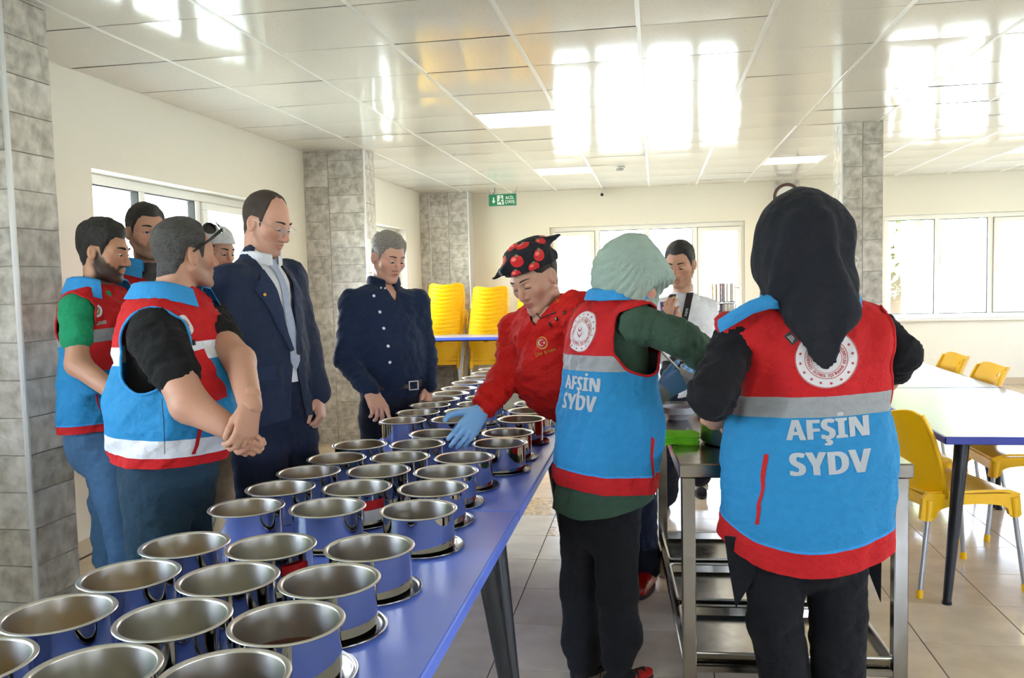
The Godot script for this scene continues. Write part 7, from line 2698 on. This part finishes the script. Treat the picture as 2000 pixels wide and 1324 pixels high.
# young man behind
func person_behind() -> void:
	var root := person("person with short dark hair in vest, standing behind the other two vests", Vector3.ZERO)
	var F := flat3(Vector3(0.8757, 0.0000, 0.4829))
	var R := beside(F)
	var t := frame(Vector3(-2.341, 1.685, -3.604), Vector3(0.7980, -0.0698, 0.5986))
	var neck: Vector3 = Vector3(-2.352, 1.513, -3.621)
	var hips: Vector3 = Vector3(-2.355, 0.923, -3.579)
	var SR: Vector3 = Vector3(-2.400, 1.431, -3.535)
	var SL: Vector3 = Vector3(-2.274, 1.426, -3.679)
	var skin := Color(0.44, 0.24, 0.16)
	var hd := body(root, t, 1.02, {"lid": 0.45, "stubble": 0.5, "beard": Color(0.05, 0.035, 0.03)}, skin, neck, hips, [[SR, Vector3(-2.401, 1.173, -3.487), Vector3(-2.334, 0.967, -3.433), 0.042, 0.03, null], [SL, Vector3(-2.233, 1.161, -3.616), Vector3(-2.207, 0.957, -3.505), 0.042, 0.03, null]])
	eyes(root, t, 1.02, Color(0.03, 0.02, 0.016), 0.2, 1.2)
	part(root, "hair", FieldTools.mesh(make_hair(hd, t, 1.02, {"front": 0.068, "hair": 0.010, "top": 1.3})), hair_mat("hair_black"))
	var str := cloth("tee_striped")
	sleeve(root, [neck + Vector3(0, -0.06, 0) + F * 0.03, neck + Vector3(0, -0.03, 0) + F * 0.01], [0.09, 0.075], str, 101, "tee_front", 0.003)
	sleeve(root, [SR, Vector3(-2.401, 1.173, -3.487)], [0.07, 0.06], str, 102, "tee_sleeve")
	sleeve(root, [SL, Vector3(-2.233, 1.161, -3.616)], [0.07, 0.06], str, 103, "tee_sleeve")
	legs(root, "trousers", cloth("trousers_black_navy"), hips, F, Vector2(0.155, 0.125), [hips + R * 0.09 - Vector3(0, 0.1, 0), hips + R * 0.10 + Vector3(0, 0.08 - hips.y, 0)], [hips - R * 0.09 - Vector3(0, 0.1, 0), hips - R * 0.10 + Vector3(0, 0.08 - hips.y, 0)], [0.092, 0.06], 104)
	var f := Field.new()
	f.cap(Vector3(-2.349, 1.332, -3.608), Vector3(-2.355, 0.875, -3.575), 0.172, 0.180, 0.05, F, 1.35)
	f.cap(SR.lerp(neck, 0.15), SL.lerp(neck, 0.15), 0.07, 0.07, 0.06)
	f.cap(neck - Vector3(0, 0.06, 0), Vector3(-2.349, 1.320, -3.607), 0.066, 0.13, 0.05)
	var m: Dictionary = f.net(0.014)
	FieldTools.push(m, folds(0.007, 10.0, Vector3(0.7, 0.5, 0.2), 105))
	vest(root, m, {"org": Vector3(-2.323, 1.096, -3.546), "hem": 0.8722, "hem_h": 0.03, "band0": 1.1965, "band1": 1.2428})
	part(root, "vest_collar", collar(frame(neck + Vector3(0, 0.0, 0), F, (Vector3.UP + F * 0.25).normalized()), 0.088, 0.086, 0.05, 0.7, 0.042, 0.04, 0.03), cloth("collar_blue"))
	part(root, "emblem", lay_on(m, flat_ring(0.0, 0.03, Vector2.ZERO, 28), frame(Vector3(-2.309, 1.418, -3.469), flat3(Vector3(0.7514, 0.0000, 0.6598))), 0.002), mat("emblem_white"), "round white emblem")
	for s in [-1.0, 1.0]:
		shoe(F, Vector3(hips.x, 0, hips.z) + R * s * 0.10 - F * 0.06, 0.27, mat("leather_black"), root)
	settle(root, Vector3(hips.x, 0, hips.z))

# kitchen worker with hair net, mostly hidden
func person_hairnet() -> void:
	var root := person("person with white hair net, half hidden behind the suited person", Vector3.ZERO)
	var F := flat3(Vector3(0.9338, 0.0000, 0.3578))
	var R := beside(F)
	var t := frame(Vector3(-2.294, 1.612, -4.146), Vector3(0.9329, -0.2419, 0.2669))
	var neck: Vector3 = Vector3(-2.323, 1.450, -4.160)
	var hips: Vector3 = Vector3(-2.293, 0.848, -4.123)
	var SR: Vector3 = Vector3(-2.362, 1.371, -4.067)
	var SL: Vector3 = Vector3(-2.244, 1.365, -4.208)
	var skin := Color(0.44, 0.25, 0.17)
	body(root, t, 1.0, {"lid": 0.7, "stubble": 0.35, "cell": 0.0055}, skin, neck, hips, [[SR, Vector3(-2.365, 1.131, -4.029), Vector3(-2.283, 0.925, -3.947), 0.042, 0.03, null], [SL, Vector3(-2.218, 1.118, -4.175), Vector3(-2.196, 0.904, -4.113), 0.042, 0.03, null]])
	eyes(root, t, 1.0, Color(0.04, 0.03, 0.025), 0.6)
	var f := Field.new()
	f.at(t, 1.0)
	f.ell(Vector3(0, 0.042, -0.012), Vector3(0.088, 0.095, 0.108), 0.02)
	var m: Dictionary = f.net(0.007)
	var inv := t.affine_inverse()
	m = FieldTools.cut(m, func(p): return (inv * p).y - 0.035 - 0.25 * (inv * p).z)[0]
	FieldTools.push(m, folds(0.006, 22.0, Vector3(0.3, 1, 0), 111))
	part(root, "hair_net", FieldTools.mesh(m), cloth("net_white"))
	f = Field.new()
	f.cap(Vector3(-2.320, 1.258, -4.147), Vector3(-2.304, 0.821, -4.119), 0.165, 0.175, 0.05, F, 1.35)
	f.cap(SR, SL, 0.07, 0.07, 0.06)
	f.cap(SR, Vector3(-2.365, 1.131, -4.029), 0.07, 0.06, 0.03)
	f.cap(SL, Vector3(-2.218, 1.118, -4.175), 0.07, 0.06, 0.03)
	var mm: Dictionary = f.net(0.014)
	FieldTools.push(mm, folds(0.008, 10.0, Vector3(0.7, 0.5, 0.2), 112))
	part(root, "jacket", FieldTools.mesh(mm), cloth("vest_red"))
	legs(root, "trousers", cloth("trousers_brown"), hips, F, Vector2(0.155, 0.125), [hips + R * 0.08 - Vector3(0, 0.1, 0), Vector3(-2.256, 0.563, -4.028), Vector3(-2.270, 0.282, -4.006)], [hips - R * 0.08 - Vector3(0, 0.1, 0), Vector3(-2.266, 0.543, -4.127), Vector3(-2.275, 0.282, -4.107)], [0.092, 0.08, 0.07], 113)
	for s in [-1.0, 1.0]:
		shoe(F, Vector3(hips.x, 0, hips.z) + R * s * 0.07 - F * 0.06, 0.27, cloth("sneaker_black"), root)
	settle(root, Vector3(hips.x, 0, hips.z))

# photographer in white shirt
func person_photographer() -> void:
	var root := person("person in white shirt with camera strap, looking down at a phone", Vector3.ZERO)
	var F := flat3(Vector3(-0.4021, 0.0000, 0.9156))
	var R := beside(F)
	var wht := cloth("shirt_offwhite")
	var t := frame(Vector3(0.142, 1.485, -4.860), Vector3(-0.2913, -0.2756, 0.9161))
	var neck: Vector3 = Vector3(0.158, 1.283, -4.900)
	var hips: Vector3 = Vector3(0.167, 0.654, -4.858)
	var SR: Vector3 = Vector3(0.050, 1.230, -4.817)
	var SL: Vector3 = Vector3(0.287, 1.220, -4.958)
	var ER: Vector3 = Vector3(0.012, 0.987, -4.773)
	var WR: Vector3 = Vector3(0.054, 1.155, -4.588)
	var EL: Vector3 = Vector3(0.310, 0.972, -4.904)
	var WL: Vector3 = Vector3(0.131, 1.138, -4.621)
	var skin := Color(0.42, 0.23, 0.15)
	var hd := body(root, t, 1.0, {"lid": 1.0, "stubble": 0.25, "beard": Color(0.08, 0.06, 0.05)}, skin, neck, hips, [
		[SR, ER, WR, 0.042, 0.03, {"dir": Vector3(0.1, 1, 0.1), "palm": Vector3(0.4, 0, -0.8), "side": -1.0, "curl": [0.5, 0.5, 0.5, 0.5, 0.4]}],
		[SL, EL, WL, 0.042, 0.03, {"dir": Vector3(-0.35, 0.9, 0.1), "palm": Vector3(-0.5, 0, -0.8), "side": 1.0, "curl": [0.5, 0.5, 0.5, 0.5, 0.4]}]])
	eyes(root, t, 1.0, Color(0.03, 0.02, 0.018), 0.9, 1.1)
	part(root, "hair", FieldTools.mesh(make_hair(hd, t, 1.0, {"front": 0.072, "hair": 0.012, "top": 1.1})), hair_mat("hair_black"))
	var f := Field.new()
	f.cap(Vector3(0.164, 1.123, -4.880), Vector3(0.168, 0.772, -4.856), 0.165, 0.168, 0.05, F, 1.4)
	f.cap(SR, SL, 0.066, 0.066, 0.06)
	f.cap(neck, Vector3(0.164, 1.123, -4.880), 0.07, 0.12, 0.05)
	f.cap(SR, ER, 0.066, 0.056, 0.03)
	f.cap(ER, WR, 0.056, 0.042, 0.02)
	f.cap(SL, EL, 0.066, 0.056, 0.03)
	f.cap(EL, WL, 0.056, 0.042, 0.02)
	var m: Dictionary = f.net(0.012)
	FieldTools.push(m, folds(0.008, 11.0, Vector3(0.7, 0.5, 0.2), 121))
	part(root, "shirt", FieldTools.mesh(m), wht)
	part(root, "shirt_collar", collar(frame(neck + Vector3(0, -0.01, 0), F, (Vector3.UP + F * 0.25).normalized()), 0.074, 0.07, 0.035, 0.4, 0.018, 0.012, 0.03), wht)
	legs(root, "trousers", cloth("trousers_black_navy"), hips, F, Vector2(0.155, 0.125), [hips + R * 0.08 - Vector3(0, 0.1, 0), Vector3(0.063, 0.342, -4.920), Vector3(0.054, 0.100, -5.054)], [hips - R * 0.08 - Vector3(0, 0.1, 0), Vector3(0.246, 0.376, -5.055), Vector3(0.263, 0.176, -5.248)], [0.092, 0.075, 0.066], 122)
	# slides
	var sl1 := shoe(flat3(Vector3(-0.0992, 0.0000, 0.9951)), Vector3(0.04, 0, -5.28), 0.27, cloth("slide_black"), root, "slide")
	var sl2 := shoe(flat3(Vector3(0.0341, 0.0000, 0.9994)), Vector3(0.27, 0, -5.62), 0.27, cloth("slide_black"), root, "slide")
	var q := Soup.new()
	var st := frame(Vector3(0.278, 0.066, -5.425), (flat3(Vector3(0.0341, 0.0000, 0.9994)) * 0.75 + Vector3(0, 0.6, 0)).normalized())
	q.box(st, Vector3(0.088, 0.045, 0.03), 0.008)
	part(sl2, "strap", q.mesh(), mat("strap_white"))
	part(sl2, "lettering", text_mesh("EXPECT", 0.020, 800, 0.001), mat("rubber_black"), "", st * Vector3(0, 0, 0.016), st.basis.get_euler())
	settle(root, Vector3(0.16, 0, -5.2))
	# his phone, strap and camera
	var ph := thing("phone", "blue phone held up by the person in white shirt", "phone", Vector3(0.069, 1.219, -4.575))
	ph.basis = frame(Vector3.ZERO, Vector3(0.1301, 0.5736, 0.8088)).basis
	part(ph, "case", box_mesh(Vector3(0.073, 0.15, 0.009), 0.004), mat("phone_blue"))
	for e in [Vector2(-0.02, 0.05), Vector2(0.004, 0.05)]:
		q = Soup.new()
		q.lathe([Vector2(0, 0.008), Vector2(0.008, 0.008), Vector2(0.009, 0.004)], 12, Transform3D(Basis(Vector3.RIGHT, PI / 2), Vector3(e.x, e.y, 0)))
		part(ph, "lens", q.mesh(), mat("lens_black"))
	var cam := thing("photo_camera", "black camera hanging from a neck strap on the white shirt", "camera", Vector3(0.101, 0.911, -4.610))
	cam.basis = frame(Vector3.ZERO, F).basis
	var blk := mat("camera_black")
	part(cam, "camera_body", box_mesh(Vector3(0.14, 0.095, 0.06), 0.012), blk)
	part(cam, "prism_housing", box_mesh(Vector3(0.055, 0.035, 0.055), 0.012), blk, "", Vector3(0, 0.058, 0))
	q = Soup.new()
	q.lathe([Vector2(0.036, 0), Vector2(0.038, 0.03), Vector2(0.036, 0.09), Vector2(0.030, 0.092), Vector2(0, 0.085)], 24, Transform3D(Basis(Vector3.RIGHT, PI / 2), Vector3(0, -0.005, 0.03)))
	part(cam, "camera_lens", q.mesh(), blk)
	for e in [[Vector3(0.206, 1.304, -4.808), Vector3(0.233, 1.354, -4.897), 1.0, [Vector3(0.196, 1.322, -4.828), Vector3(0.174, 1.245, -4.717), Vector3(0.155, 1.162, -4.688)]], [Vector3(0.093, 1.302, -4.788), Vector3(0.093, 1.302, -4.788), -1.0, [Vector3(0.099, 1.315, -4.811), Vector3(0.073, 1.234, -4.679), Vector3(0.049, 1.138, -4.647)]]]:
		var pts: Array = e[3]
		var g := [[], []]
		for p in pts:
			g[0].append(p - Vector3(0.019, 0, 0) - cam.position)
			g[1].append(p + Vector3(0.019, 0, 0) - cam.position)
		q = Soup.new()
		_shell(q, g, 0.004)
		var band := part(cam, "strap", q.mesh(), blk)
		band.basis = cam.basis.inverse()
		var cord := part(cam, "strap_cord", tube_mesh([pts[2] - cam.position, Vector3(0.103, 0.997, -4.647) - cam.position], 0.005, 6), blk)
		cord.basis = cam.basis.inverse()
		if e[2] > 0:
			var mid: Vector3 = (pts[1] + pts[2]) * 0.5 + Vector3(0, 0, 0.004) - cam.position
			var tx := part(band, "lettering", text_mesh("Canon", 0.018, 700, 0.001), mat("print_grey"))
			tx.transform = Transform3D(Basis(Vector3(0, 0, 1), 1.35), mid)

func build_people() -> void:
	palette()
	var jobs := [person_black_scarf, person_sage_scarf, person_cook, person_navy_shirt, person_suit, person_stocky_vest, person_green_polo, person_behind, person_hairnet, person_photographer]
	for j in jobs:
		var t := Time.get_ticks_msec()
		j.call()
		print("person ", Time.get_ticks_msec() - t)
	# ladle in the gloved hand
	single("ladle", "thin steel ladle handle above the blue glove with the bowl", "ladle", tube_mesh([Vector3(0.010, 1.160, -3.035), Vector3(0.049, 1.117, -3.039), Vector3(0.092, 1.070, -3.043), Vector3(0.124, 1.025, -3.045)], [0.004, 0.0042, 0.0045, 0.005], 8), mat("rim_steel"))

func _ready() -> void:
	rng.seed = 3
	light_setup()
	build_room()
	build_floor()
	build_ceiling()
	build_outdoors()
	build_tables()
	build_pots()
	build_chairs()
	build_steel_table()
	build_wall_things()
	build_people()
	print("place ", Time.get_ticks_msec())
